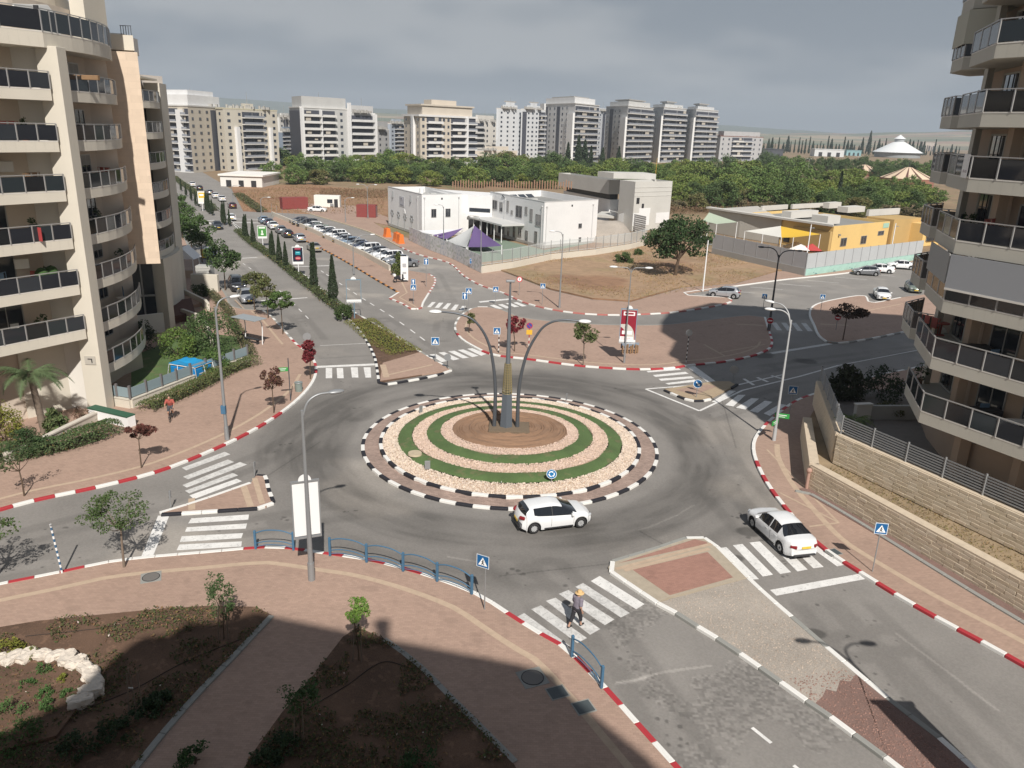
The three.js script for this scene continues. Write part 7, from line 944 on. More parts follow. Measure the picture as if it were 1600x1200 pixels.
bush('dense dark green shrub on the reserve at the foot of the empty banner frame', [537, 498], 0.95, 0.95, [0.05, 0.085, 0.025], 64, { leaf: 0.2 }); bush('small shrub with yellow top at the end of the parked row', [622, 430], 0.75, 1.9, [0.09, 0.12, 0.03], 65, { leaf: 0.25 });
bush('dark tall hedge tree behind the white garden tent', [262, 425], 1.9, 2.6, DARKG, 66, { n: 2400, leaf: 0.26 }); bush('low shrub strip beside the garden wall corner', [312, 462], 1.0, 0.9, [0.05, 0.08, 0.025], 67, { n: 1300, leaf: 0.2 });
for (const [i, [x, y, s]] of [[42, 1075, 0.24], [68, 1052, 0.26], [101, 1066, 0.2], [72, 1090, 0.26], [74, 1110, 0.28], [108, 1090, 0.24], [20, 1120, 0.45]].entries()) bush(['small shrub in the stone-ringed bed, nearest the left edge', 'small shrub beneath the white boulder arc', 'yellowish small shrub inside the boulder arc', 'upper of two touching small shrubs in the stone-ringed bed', 'lower of two touching small shrubs in the stone-ringed bed', 'small shrub at the shadow edge beside the boulders', 'larger green shrub at the lower left of the stone-ringed bed'][i], [x, y], s, s, i === 2 ? YEL : [0.055, 0.115, 0.03], 70 + i, { n: 420, clumps: 12, leaf: 0.08, y: 0.16 });
for (const [i, [x, y, s, c]] of [[14, 1022, 0.5, YEL], [48, 1030, 0.35, [0.11, 0.13, 0.03]], [230, 1120, 0.5, DARKG], [180, 1150, 0.5, DARKG], [250, 1098, 0.42, DARKG], [120, 1175, 0.6, DARKG], [30, 1165, 0.7, [0.05, 0.1, 0.025]], [305, 1192, 0.5, [0.04, 0.09, 0.025]], [655, 1200, 0.55, [0.03, 0.075, 0.02]], [450, 1170, 0.5, DARKG], [415, 1195, 0.5, DARKG]].entries()) bush(['yellow-green groundcover tuft above the boulders at the left edge', 'smaller yellow-green tuft right of the first, above the boulders', 'dark shrub at the foot of the leafless stakes', 'dark shrub low in the shaded left bed, lower one', 'dark shrub right of the leafless stakes', 'large dark shrub near the bottom of the left bed', 'green shrub at the lower left picture corner', 'green shrub on the shaded path at the bottom edge', 'green shrub at the bottom edge of the triangular bed', 'dark shrub beside the spreading shaded sapling', 'dark shrub at the lower left of the triangular bed'][i], [x, y], s, s * 0.7, c, 90 + i, { n: 700, clumps: 16, leaf: 0.1, y: 0.16 });
// hedges
function hedge(label, line, w, h, col, seed, n, leaf, cat = 'hedge') { const t = thing('hedge', label, cat), r = rng(seed), pts = smooth(line, 0.25), spots = []; const L = offset(pts, w / 2), R = offset(pts, -w / 2); for (let i = 0; i < n; i++) { const k = Math.floor(r() * pts.length), s = r(), hh = h * (0.65 + 0.6 * fbm(k * 0.13, s * 2, 64, seed, 3)); const edge = r() < 0.75, y = edge ? hh * (1 - 0.25 * r() * r()) * Math.sqrt(Math.max(0.1, 1 - Math.pow(Math.abs(s - 0.5) * 2, 4))) : r() * hh; const p = L[k].clone().lerp(R[k], s); spots.push([p.x + (r() - 0.5) * 0.25, 0.1 + y, p.z + (r() - 0.5) * 0.25]); } part('foliage', leafGeo(spots, leaf, col, seed + 1, { dry: 0.04 }), LEAF, t); const core = []; for (let k = 3; k < pts.length - 6; k += 2) core.push(beam(pts[k], pts[k + 3], w * 0.5, h * 0.4, 0.05)); part('twigs', core, std(0.04, 0.04, 0.02, 1), t); return t; }
hedge('long green hedge below the low garden wall at the lower left', PX(-20, 722, 40, 715, 90, 706, 140, 692, 178, 677), 1.8, 0.95, [0.065, 0.105, 0.038], 111, 6500, 0.13); hedge('long olive-green hedge along the grey garden fence', PX(228, 645, 270, 628, 320, 604, 362, 582, 398, 570), 1.7, 0.85, [0.09, 0.115, 0.04], 113, 6500, 0.13); hedge('low hedge running up from the fence corner beside the pavement', PX(392, 560, 380, 535, 366, 512, 356, 488, 338, 470, 322, 452), 1.3, 0.45, [0.09, 0.095, 0.045], 115, 3800, 0.15);
hedge('yellow-green ground-cover planting on the wide end of the central reserve', PX(562, 503, 588, 524, 612, 541, 634, 554), 3.4, 0.28, [0.145, 0.155, 0.035], 117, 5200, 0.13, 'ground cover'); hedge('mixed low shrubs along the middle of the central reserve', PX(540, 492, 515, 474, 488, 452, 462, 432, 440, 414, 415, 396, 392, 380, 372, 362), 1.7, 0.55, [0.06, 0.085, 0.03], 119, 6500, 0.2, 'shrubs'); hedge('mixed low shrubs along the far central reserve', PX(336, 330, 318, 314, 300, 299, 284, 288, 272, 278), 2.2, 0.8, [0.06, 0.08, 0.03], 121, 3600, 0.3, 'shrubs');
hedge('scrubby green verge along the brown waste ground', PX(372, 305, 390, 318, 408, 332), 3, 0.7, [0.08, 0.09, 0.04], 123, 1500, 0.35, 'shrubs');
// cypresses of the reserve
const cypGeo = [0, 1, 2].map(k => { const r = rng(140 + k), s = []; for (let i = 0; i < 3400; i++) { const t = Math.pow(r(), 0.8), y = 0.25 + t * 4.6, rad = 0.42 * Math.pow(1 - t, 0.75) * (0.55 + 0.45 * Math.min(1, t * 6)) * (0.7 + 0.6 * fbm(t * 9, k * 3 + 1, 64, 9, 3)), a = r() * 6.283, q = Math.sqrt(0.35 + 0.65 * r()); const split = k === 1 && t > 0.5 ? (i % 2 ? 0.16 : -0.16) * (t - 0.5) * 2 : 0; s.push([Math.cos(a) * rad * q + split, y, Math.sin(a) * rad * q]); } return leafGeo(s, 0.17, [0.034, 0.056, 0.026], 150 + k, { up: 0.5, slim: 0.4 }); });
const cypTrunk = bar(V(0, -0.05, 0), V(0, 2.6, 0), 0.07, 6, 0.03);
[[521, 473, 401], [491, 451, 381], [447, 420, 379], [437, 412, 368], [427, 403, 362], [424, 401, 366], [396, 382, 344], [385, 373, 336], [382, 371, 340], [359, 353, 328], [351, 351, 316], [348, 349, 320], [332, 336, 312], [327, 334, 303], [323, 330, 299], [311, 323, 303], [306, 321, 299], [299, 313, 291], [291, 306, 287], [283, 298, 280]].forEach(([x, b, top], i) => {
  const ord = ['nearest cypress on the central reserve, beside the empty banner frame', 'second nearest cypress on the central reserve', 'third cypress of the reserve, right one in the clump beside the dark poster', 'fourth cypress of the reserve, middle of the clump by the dark poster', 'fifth cypress of the reserve, left of the clump by the dark poster', 'sixth cypress of the reserve, leftmost in the clump by the dark poster'];
  const p = P(x, b, 0.1), H = heightOver(V(p.x, 0, p.z), top), t = thing('cypress', ord[i] || 'slim dark cypress standing far along the central reserve', 'cypress', [p.x, 0.1, p.z], i * 1.3, i > 5 ? 'far cypresses on the central reserve' : undefined); part('crown', cypGeo[i % 3], LEAF, t); part('trunk', cypTrunk, M.trunk, t); const k = H / 4.8; t.scale.set(Math.min(1.6, k * 1.35), k, Math.min(1.6, k * 1.35)); });
// palms
function frond(r, L, drop, n, leaf) { const g = [], mid = []; for (let i = 0; i <= 8; i++) { const s = i / 8; mid.push(V(L * s * (1 - 0.18 * s), L * (0.55 * s - drop * s * s), 0)); } const pos = [], tri = (a, b, c) => pos.push(a.x, a.y, a.z, b.x, b.y, b.z, c.x, c.y, c.z); const cv = new THREE.CatmullRomCurve3(mid); for (let i = 0; i < n; i++) { const s = 0.12 + 0.88 * i / n, p = cv.getPoint(s), q = cv.getPoint(Math.min(1, s + 0.02)), len = leaf * Math.sin(Math.PI * Math.pow(s, 0.7) * 0.95 + 0.1); for (const d of [-1, 1]) { const tip = p.clone().add(V(len * 0.5, -len * (0.25 + 0.3 * r()), d * len * 0.8)); tri(p, q, tip); } } for (let i = 0; i < 8; i++) { const a = mid[i], b = mid[i + 1], w = 0.025 * (1 - i / 9); tri(a.clone().add(V(0, 0, w)), b, a.clone().add(V(0, 0.02, -w))); } const gm = new THREE.BufferGeometry(); gm.setAttribute('position', new THREE.Float32BufferAttribute(pos, 3)); gm.computeVertexNormals(); return gm; }
function palm(label, p, h, L, nf, col, seed, trunkR) { const r = rng(seed), t = thing('palm_tree', label, 'palm', [p.x, p.y, p.z]); const g = [], lean = V(-0.25, h, 0.1); for (let k = 0; k < 9; k++) g.push(bar(lean.clone().multiplyScalar(k / 9), lean.clone().multiplyScalar((k + 1) / 9), trunkR * (1.15 - 0.03 * k), 10, trunkR * (1.02 - 0.03 * k))); part('trunk', g, M.paleTrunk, t); for (let k = 0; k < nf; k++) { const f = frond(r, L * (0.8 + 0.35 * r()), 0.5 + 0.55 * (k % 3) / 2, 46, 0.55 * L / 2); f.rotateZ((r() - 0.3) * 0.5); f.rotateY(k * 2.4 + r() * 0.4); f.translate(lean.x, lean.y, lean.z); part('frond', f, col, t); } }
const palmGreen = std(0.075, 0.11, 0.045, 0.7, { side: THREE.DoubleSide }), palmPale = std(0.11, 0.15, 0.04, 0.7, { side: THREE.DoubleSide });
palm('feathery palm in front of the left block\'s lowest balcony', P(70, 676, 0.1), 4.0, 2.5, 18, palmGreen, 161, 0.22); palm('small bright palm in the shaded garden behind the retaining wall', P(1336, 672, 2.45), 0.7, 1.5, 15, palmPale, 163, 0.16);
for (const [i, [x, y]] of [[757, 262], [772, 264]].entries()) palm(['distant palm in front of the low cream hall, left one', 'distant palm in front of the low cream hall, right one'][i], P(x, y), 7, 3.6, 12, palmGreen, 165 + i, 0.3);

// the grove: broad trees in several kinds, row behind row
{
  const kinds = [['broad_tree', [0.112, 0.18, 0.048], 4.8, 3.5, 3.5], ['broad_tree', [0.15, 0.21, 0.05], 5.4, 3.3, 3.3], ['broad_tree', [0.072, 0.12, 0.04], 4.6, 4.0, 3.9], ['broad_tree', [0.165, 0.21, 0.045], 5.0, 3.1, 3.2], ['broad_tree', [0.14, 0.145, 0.055], 4.2, 3.0, 2.8], ['scrub_tree', [0.15, 0.135, 0.075], 3.4, 2.4, 1.7]];
  const protos = kinds.map(([nm, col, rx, ry, cy], k) => { const t = new THREE.Group(); treeParts(t, { n: 4200, rx, ry, cy, clumps: 52, seed: 201 + k * 13, leaf: 0.55, col, tr: 0.22, cs: 0.28, low: -0.95, limbs: 8, up: 1.6, fork: cy * 0.4 }); return t; });
  const used = kinds.map(() => 0), r = rng(303);
  const put = (x, y, k, s, label, group) => { const p = P(x, y), t = protos[k].clone(); t.name = numbered(kinds[k][0]); scene.add(t); t.position.set(p.x, -0.05, p.z); t.rotation.y = r() * 6.28; t.scale.set(s * (0.9 + 0.25 * r()), s * (0.9 + 0.2 * r()), s * (0.9 + 0.25 * r())); tag(t, label, k === 5 ? 'scrub tree' : 'tree', group); };
  const row = (y, x0, x1, step, ks, s, label, group) => { for (let x = x0; x <= x1; x += step * (0.75 + 0.5 * r())) put(x, y + (r() - 0.5) * 5 + (x - 800) * 0.032, ks[Math.floor(r() * ks.length)], s * (0.72 + 0.55 * r() * r() + 0.1 * r()), label, group); };
  row(264, 405, 1230, 24, [0, 2, 4, 3], 1.1, 'green tree at the foot of the distant apartment towers', 'trees at the foot of the towers'); row(272, 420, 1230, 22, [0, 1, 2, 3], 1.1, 'green tree in the far row of the grove', 'far row of the grove'); row(282, 470, 1240, 23, [0, 1, 2, 0], 1.05, 'broad green tree in the middle row of the grove behind the school', 'middle row of the grove');
  row(293, 530, 880, 24, [0, 1, 2, 3], 0.95, 'broad green tree just behind the white school', 'trees just behind the white school'); row(283, 1060, 1330, 27, [1, 3, 0, 1], 1.2, 'bright broad tree in the grove beyond the kindergarten', 'grove beyond the kindergarten'); row(296, 1050, 1370, 27, [1, 3, 0, 1], 1.15, 'green tree in the near grove behind the kindergarten', 'near grove behind the kindergarten'); row(308, 1060, 1450, 29, [2, 0, 1, 4], 0.95, 'darker tree in the front row behind the kindergarten', 'front row behind the kindergarten');
  row(319, 1060, 1450, 24, [5, 5, 2, 4], 0.85, 'dry brownish scrub tree at the edge of the grove', 'scrub at the edge of the grove'); row(258, 1180, 1420, 24, [2, 2, 0], 1.2, 'dark tree in the band before the conical pavilion', 'dark trees before the conical pavilion'); row(281, 258, 318, 15, [0, 2, 4], 0.85, 'green tree at the foot of the tan block by the boulevard', 'trees by the tan block'); row(262, 1340, 1460, 26, [2, 0], 1.1, 'dark tree behind the striped tents', 'trees behind the striped tents');
  row(249, 1195, 1455, 17, [2, 2, 0], 1.15, 'dark tree in the belt at the foot of the conical pavilion', 'belt at the foot of the pavilion'); row(284, 1340, 1455, 22, [1, 3, 0], 0.85, 'bright tree in front of the circus tents', 'trees in front of the circus tents'); row(298, 1370, 1460, 24, [0, 1, 2], 0.9, 'green tree between the kindergarten roof and the circus tents', 'trees below the circus tents');
  put(462, 288, 0, 0.8, 'green tree beside the white market shed', undefined); put(480, 282, 2, 0.9, 'second green tree right of the white market shed', undefined); put(498, 288, 4, 0.8, 'yellowish tree on the edge of the brown waste ground', undefined); put(425, 280, 0, 0.8, 'tree behind the corner of the white market shed', undefined);
  // tall conifers in front of the white tower and a line of dark cypresses far right
  const con = [0, 1].map(k => { const s = [], q = rng(400 + k); for (let i = 0; i < 1500; i++) { const t = q(), y = 1 + t * 13, rad = (k ? 1.1 : 2.3) * Math.pow(1 - t, 0.7) * (0.6 + 0.7 * fbm(t * 12, k + 2, 64, 7, 3)), a = q() * 6.283, e = Math.sqrt(q()); s.push([Math.cos(a) * rad * e, y, Math.sin(a) * rad * e]); } const t = new THREE.Group(); part('crown', leafGeo(s, 0.9, [0.03, 0.05, 0.025], 410 + k, { up: 0.6 }), LEAF, t); part('trunk', bar(V(0, 0, 0), V(0, 9, 0), 0.25, 6, 0.1), M.trunk, t); return t; });
  const conif = (x, y, k, s, name, label, group) => { const p = P(x, y), t = con[k].clone(); t.name = numbered(name); scene.add(t); t.position.set(p.x, 0, p.z); t.rotation.y = r() * 6; t.scale.set(s * (0.8 + 0.4 * r()), s, s * (0.8 + 0.4 * r())); tag(t, label, 'conifer', group); };
  for (const [x, s] of [[886, 1], [902, 1.25], [912, 1.1], [922, 0.9], [940, 0.85], [965, 0.9]]) conif(x, 268, 0, s, 'conifer', 'dark conifer in front of the tall white tower', 'conifers before the white tower');
  for (let x = 1192; x < 1500; x += 4.6 + 3 * r()) conif(x, 240 + (x - 1300) * 0.032 * 0.5 + 2 * r(), r() < 0.7 ? 0 : 1, 0.85 + 0.85 * r(), 'windbreak_cypress', 'dark tree in the distant windbreak line on the right', 'distant windbreak');
  conif(1356, 240, 0, 2.3, 'conifer', 'tallest dark conifer left of the conical pavilion'); conif(1308, 322, 1, 0.75, 'conifer', 'dark slim conifer standing behind the kindergarten roof');
  // dry reeds at the edge of the grove and weeds in the beds
  const tuft = (n, sp, leaf, col, seed, name, label, o = {}) => { const g = leafGeo(sp, leaf, col, seed, o); const m = part(numbered(name), g, LEAF, scene); m.userData = { kind: 'stuff', label }; };
  const rr = rng(500), reeds = []; for (let i = 0; i < 5200; i++) { const x = 1035 + rr() * 170, y = 322 + rr() * 14 - (x - 1035) * 0.03, p = P(x, y); reeds.push([p.x, rr() * 1.5, p.z]); } for (let i = 0; i < 2600; i++) { const p = P(500 + rr() * 105, 298 + rr() * 12); reeds.push([p.x, rr() * 0.9, p.z]); } tuft(0, reeds, 0.7, [0.2, 0.14, 0.085], 501, 'dry_reeds', 'dry pinkish reeds at the edge of the grove', { up: 0.2, slim: 0.15 });
  const inside = (poly, x, z) => { let c = false; for (let i = 0, j = poly.length - 1; i < poly.length; j = i++) if ((poly[i].z > z) !== (poly[j].z > z) && x < (poly[j].x - poly[i].x) * (z - poly[i].z) / (poly[j].z - poly[i].z) + poly[i].x) c = !c; return c; };
  const scatter = (poly, n, seed, f) => { const q = rng(seed); let x0 = 1e9, x1 = -1e9, z0 = 1e9, z1 = -1e9; poly.forEach(p => { x0 = Math.min(x0, p.x); x1 = Math.max(x1, p.x); z0 = Math.min(z0, p.z); z1 = Math.max(z1, p.z); }); let c = 0, g = 0; while (c < n && g++ < n * 20) { const x = lerp(x0, x1, q()), z = lerp(z0, z1, q()); if (inside(poly, x, z) && f(x, z, q)) c++; } };
  const A = bedA.map(p => V(Math.max(-24, p.x), 0, Math.min(-14, p.z)));
  for (const [poly, seed, n, dens] of [[A, 511, 16000, 0.45], [bedB, 521, 9000, 0.45]]) { const s1 = [], s2 = [], s3 = []; scatter(poly, n, seed, (x, z, q) => { const d = fbm(x * 0.9 + 50, z * 0.9 + 80, 512, 517, 4); if (d < dens) return false; const e = q(); (e < 0.62 ? s1 : e < 0.9 ? s2 : s3).push([x, 0.16 + q() * 0.16, z]); return true; }); tuft(0, s1, 0.11, [0.06, 0.075, 0.025], seed + 1, 'weeds', 'thin green weeds over the near planting bed'); tuft(0, s2, 0.1, [0.17, 0.11, 0.05], seed + 2, 'dry_litter', 'dry leaf litter over the near planting bed'); tuft(0, s3.slice(0, 60), 0.09, [0.5, 0.48, 0.44], seed + 3, 'litter', 'scattered pale scraps on the near planting bed'); }
  const fieldPoly = PX(745, 413, 860, 453, 985, 472, 1150, 443, 1250, 424, 1110, 392, 930, 382, 812, 405); const fs = []; scatter(fieldPoly, 5000, 531, (x, z, q) => { if (fbm(x * 0.15 + 50, z * 0.15 + 90, 512, 533, 4) < 0.46) return false; fs.push([x, 0.22 + q() * 0.15, z]); return true; }); tuft(0, fs, 0.3, [0.3, 0.22, 0.11], 532, 'dry_grass', 'dry straw-coloured grass on the open field', { slim: 0.2, up: 0.5 });
  const fr = []; scatter(PX(380, 330, 600, 338, 600, 302, 480, 290, 370, 300), 2500, 541, (x, z, q) => { fr.push([x, q() * 0.4, z]); return fbm(x * 0.05 + 50, z * 0.05 + 90, 512, 543, 3) > 0.4; }); tuft(0, fr, 0.55, [0.22, 0.15, 0.085], 542, 'dry_grass', 'dry grass tufts on the brown waste ground', { slim: 0.25, up: 0.5 });
  const ws = []; scatter([V(18.4, 0, -42.6), V(23.4, 0, -30.5), V(27.6, 0, -20.5), V(29.6, 0, -23.6), V(24.8, 0, -33.8), V(19.9, 0, -43.6)], 1500, 551, (x, z, q) => { ws.push([x, 1.15 + q() * 0.16, z]); return fbm(x * 0.6 + 50, z * 0.6 + 90, 512, 553, 3) > 0.45; }); tuft(0, ws, 0.14, [0.2, 0.16, 0.07], 552, 'dry_grass', 'dry weeds in the strip between the two retaining walls', { slim: 0.3 });
}
{ const m = std(0.035, 0.028, 0.024, 0.8); for (const [lb, q] of [['dark drip hose across the sunlit part of the left bed', [40, 1000, 150, 985, 260, 972, 350, 975]], ['dark drip hose across the shaded left bed', [120, 1120, 210, 1080, 290, 1040, 380, 1000]], ['dark drip hose along the shaded triangular bed', [470, 1120, 540, 1075, 600, 1040, 640, 1045]]]) { const p = PX(...q).map((v, i) => v.setY(0.18).add(V(0, 0, (i % 2) * 0.15))); const t = thing('drip_hose', lb, 'hose'); part('pipe', tube(p, 0.014, 40, 5), m, t); } }
// white boulders of the raised bed at the lower left
{ const arc = smooth(PX(-30, 1055, 0, 1046, 30, 1039, 60, 1036, 90, 1037, 118, 1044, 140, 1060, 150, 1078, 142, 1096, 128, 1108), 0.52), r = rng(601); const rockM = std(0.66, 0.59, 0.51, 0.95, { map: grainTex, bumpMap: grainTex, bumpScale: 0.03, flatShading: true });
  struct('planting_bed', slab([...arc, ...PX(90, 1160, -60, 1200)], 0.1, 0.28), M.bed);
  arc.forEach((p, i) => { const g = new THREE.IcosahedronGeometry(0.36, 3), a = g.attributes.position, s = 0.85 + 0.35 * r(); for (let k = 0; k < a.count; k++) { const X = a.getX(k), Y = a.getY(k), Z = a.getZ(k), n = 0.7 + 0.45 * fbm(X * 4 + i * 9 + 40, Y * 4 + Z * 3 + 40, 512, 605 + i, 4) - 0.3 * Math.max(0, 0.5 - Math.abs(fbm(X * 14 + i + 60, Z * 14 + Y * 9 + 60, 512, 615 + i, 3) - 0.5) * 9); const q = Math.min(1, 0.8 + 0.35 * hash(i, 1, 2)); a.setXYZ(k, clamp(X * n * s * 1.45, -0.4, 0.4) + 0.07 * (hash(Math.round(X * 30), Math.round(Y * 30), i) - 0.5), clamp(Y * n * s, -0.3, 0.17 * q + 0.03) + 0.06 * (hash(Math.round(X * 30), Math.round(Z * 30), i + 7) - 0.5), clamp(Z * n * s * 0.95, -0.24, 0.24) + 0.07 * (hash(Math.round(Z * 30), Math.round(Y * 30), i + 9) - 0.5)); } const m = mergeVertices(g.deleteAttribute('normal') && (g.deleteAttribute('uv'), g)); m.computeVertexNormals(); const o = solo('boulder', m, rockM, 'rough white limestone boulder in the arc edging the lower left bed', 'boulder', 'white boulders edging the bed'); o.position.set(p.x, 0.32, p.z); o.rotation.y = r() * 6; }); }
// garden of the left block: fence, wall, pool, turf, planter, tent
{
  const w = thing('garden_fence', 'fence of grey-blue glass panels and dark posts on a low cream wall', 'fence'), l = PX(166, 633, 206, 640, 300, 602, 388, 570); part('low_wall', outlineWall(l, 0.3, 0, 0.75), stoneCream, w); part('coping', outlineWall(l, 0.38, 0.75, 0.83), std(0.6, 0.56, 0.48, 0.9, { map: grainTex }), w); const j = splitPath(l, 1.55), gl = std(0.24, 0.31, 0.34, 0.35); for (let k = 0; k < j.length; k++) { part('fence_post', box(0.16, 1.0, 0.16, j[k].x, 1.3, j[k].z), std(0.14, 0.13, 0.13, 0.6), w); if (k < j.length - 1) part('glass_panel', beam(j[k].clone().lerp(j[k + 1], 0.06).setY(0), j[k].clone().lerp(j[k + 1], 0.94).setY(0), 0.04, 0.72, 0.9), gl, w); }
  struct('garden_lawn', slab([...PX(206, 640, 300, 602, 386, 570, 370, 528, 300, 520, 205, 560)], 0, 0.13), M.turf);
  { const c = P(296, 592, 0.13), t = thing('frame_pool', 'tall blue covered frame pool on the garden lawn', 'pool', [c.x, 0.13, c.z], -0.35), blue = std(0.01, 0.2, 0.5, 0.45), H = 1.15, X = 1.25, Z = 0.95; part('liner', rbox(X * 2, H, Z * 2, 0, H / 2, -0.3, 0.12), blue, t); const cov = new THREE.PlaneGeometry(X * 2.1, Z * 2.1, 24, 18).rotateX(-Math.PI / 2), a = cov.attributes.position; for (let i = 0; i < a.count; i++) a.setY(i, H + 0.12 + 0.12 * fbm(a.getX(i) * 2 + 9, a.getZ(i) * 3 + 9, 64, 5, 3) - 0.2 * (1 - Math.min(1, Math.hypot(a.getX(i) / X, a.getZ(i) / Z)))); cov.computeVertexNormals(); part('cover', cov.translate(0, 0, -0.3), std(0.015, 0.27, 0.55, 0.4, { side: THREE.DoubleSide }), t); for (let k = 0; k < 10; k++) { const u = k < 4 ? [-X + k * X * 2 / 3, Z - 0.3] : k < 7 ? [-X, -Z - 0.3 + (k - 4) * Z] : [X, -Z - 0.3 + (k - 7) * Z]; part('frame_leg', bar(V(u[0] * 1.2, 0, u[1] * 1.12 + 0.05), V(u[0] * 1.03, H + 0.1, u[1] * 1.02), 0.03, 6), M.whiteClean, t); } part('top_rail', [bar(V(-X, H + 0.1, Z - 0.3), V(X, H + 0.1, Z - 0.3), 0.035, 6), bar(V(-X, H + 0.1, -Z - 0.3), V(-X, H + 0.1, Z - 0.3), 0.035, 6), bar(V(X, H + 0.1, -Z - 0.3), V(X, H + 0.1, Z - 0.3), 0.035, 6)], M.whiteClean, t); }
  const pl = thing('storage_chest', 'long white planter chest with a dark green top by the building corner', 'planter'); { const a = P(145, 652, 0.1).setY(0), b = P(207, 667, 0.1).setY(0); part('body', beam(a, b, 0.6, 0.75, 0.1), M.whiteClean, pl); part('top', beam(a, b, 0.68, 0.08, 0.85), std(0.03, 0.1, 0.06, 0.7), pl); }
  const lw = thing('garden_wall', 'low pale stone wall with a coping above the lower left hedge', 'wall'); { const q = PX(10, 726, 60, 705, 105, 682, 152, 659); part('wall', outlineWall(q, 0.25, 0, 0.65), std(0.5, 0.46, 0.4, 0.95, { map: grainTex }), lw); part('coping', outlineWall(q, 0.36, 0.65, 0.75), std(0.62, 0.57, 0.5, 0.9, { map: grainTex }), lw); }
  struct('terrace', slab(PX(205, 492, 300, 478, 306, 500, 240, 516), 0, 0.9), std(0.24, 0.13, 0.11, 0.9, { map: pavTex })); struct('terrace', slab(PX(228, 475, 290, 458, 318, 480, 250, 492), 0, 0.5), std(1, 0.95, 0.9, 0.9, { map: pavTex }));
  const tw = thing('terrace_wall', 'low cream garden walls around the entrance terraces of the left block', 'wall'); part('wall', outlineWall(PX(283, 462, 322, 482, 326, 487), 0.3, 0, 1.0), stoneCream, tw); part('wall', outlineWall(PX(286, 500, 320, 512, 332, 545), 0.3, 0, 1.2), stoneCream, tw); part('wall', outlineWall(PX(195, 528, 258, 520), 0.25, 0, 2.0), offWhite, tw);
  const tt = thing('garden_tent', 'small white gabled garden tent beside the second wing', 'tent'); { const c = P(293, 432, 0.1); for (const [x, z] of [[-1.3, -1], [1.3, -1], [1.3, 1], [-1.3, 1]]) part('pole', cyl(0.06, 0.06, 2.6, c.x + x, 0.1, c.z + z, 6), M.whiteClean, tt); const s = new THREE.Shape([[-1.6, 0], [1.6, 0], [0, 1.5]].map(a => new THREE.Vector2(...a))); part('roof', new THREE.ExtrudeGeometry(s, { depth: 2.6, bevelEnabled: false }).translate(c.x, 2.6, c.z - 1.3), M.whiteClean, tt); part('table', box(1.6, 0.8, 0.7, c.x, 0.5, c.z), M.dark, tt); part('screen_wall', box(2.6, 1.1, 0.1, c.x, 0.6, c.z + 1.25), stoneTan, tt); }
  const sh = thing('utility_cabinet', 'grey louvred metal cabinet on the pavement beside the white tent', 'cabinet'); { const p = P(322, 441, 0.12); part('body', rbox(1.9, 2.2, 1.4, p.x, 1.2, p.z, 0.03), std(0.42, 0.42, 0.4, 0.6), sh); for (let k = 0; k < 9; k++) part('louvre', box(1.7, 0.1, 0.05, p.x, 0.5 + k * 0.2, p.z + 0.72), std(0.5, 0.5, 0.48, 0.6), sh); }
  { const p = P(320, 403, 0.12), t = thing('yellow_bin', 'yellow box bin at the kerb beneath the green tree', 'bin', [p.x, 0.12, p.z], 0.3); part('body', rbox(1.0, 1.1, 0.9, 0, 0.6, 0, 0.06), M.yellow, t); part('lid', rbox(1.08, 0.12, 0.98, 0, 1.18, 0, 0.04), std(0.6, 0.35, 0.03, 0.6), t); }
  { const p = P(388, 538, 0.12), t = thing('bus_shelter', 'bus shelter with a flat translucent roof and a bench on the left pavement', 'bus shelter', [p.x, 0.12, p.z], -0.5); part('roof', rbox(3.0, 0.08, 1.5, 0.2, 2.55, -0.1, 0.02), std(0.3, 0.33, 0.35, 0.4), t); for (const x of [-1.1, 1.1]) part('post', tube([V(x, 0, -0.7), V(x, 2.0, -0.75), V(x, 2.5, -0.4)], 0.05, 10, 6), M.whiteClean, t); part('bench', [rbox(1.8, 0.08, 0.4, 0, 0.45, -0.5, 0.02), box(0.06, 0.45, 0.3, -0.7, 0.22, -0.5), box(0.06, 0.45, 0.3, 0.7, 0.22, -0.5)], M.dark, t); }
  { const p = P(632, 440, 0.12), t = thing('advert_pillar', 'white advertising pillar at the end of the parked row', 'pillar', [p.x, 0.12, p.z], 0.2); part('pillar', rbox(1.0, 3.2, 0.35, 0, 1.75, 0, 0.04), M.whiteClean, t); part('base', rbox(0.8, 0.25, 0.4, 0, 0.12, 0, 0.03), M.dark, t); part('print', [box(0.5, 0.5, 0.02, 0, 2.2, 0.18), box(0.5, 0.3, 0.02, 0, 1.2, 0.18)], std(0.4, 0.4, 0.42, 0.7), t);
    const q = P(624, 441, 0.12), s = thing('motor_scooter', 'dark parked motor scooter beside the white advertising pillar', 'scooter', [q.x, 0.12, q.z], 0.6); for (const x of [-0.62, 0.62]) part('wheel', new THREE.TorusGeometry(0.22, 0.07, 8, 18).translate(x, 0.28, 0), M.dark, s); part('body', [rbox(0.9, 0.35, 0.3, -0.3, 0.6, 0, 0.1), rbox(0.5, 0.1, 0.3, 0.15, 0.35, 0, 0.04), rbox(0.14, 0.7, 0.34, 0.5, 0.65, 0, 0.06)], M.black, s); part('seat', rbox(0.7, 0.12, 0.28, -0.3, 0.83, 0, 0.05), M.dark, s); part('handlebar', bar(V(0.42, 1.05, -0.32), V(0.42, 1.05, 0.32), 0.025, 6), M.steel, s); part('top_box', rbox(0.35, 0.32, 0.36, -0.72, 1.0, 0, 0.05), M.whiteClean, s); }
}

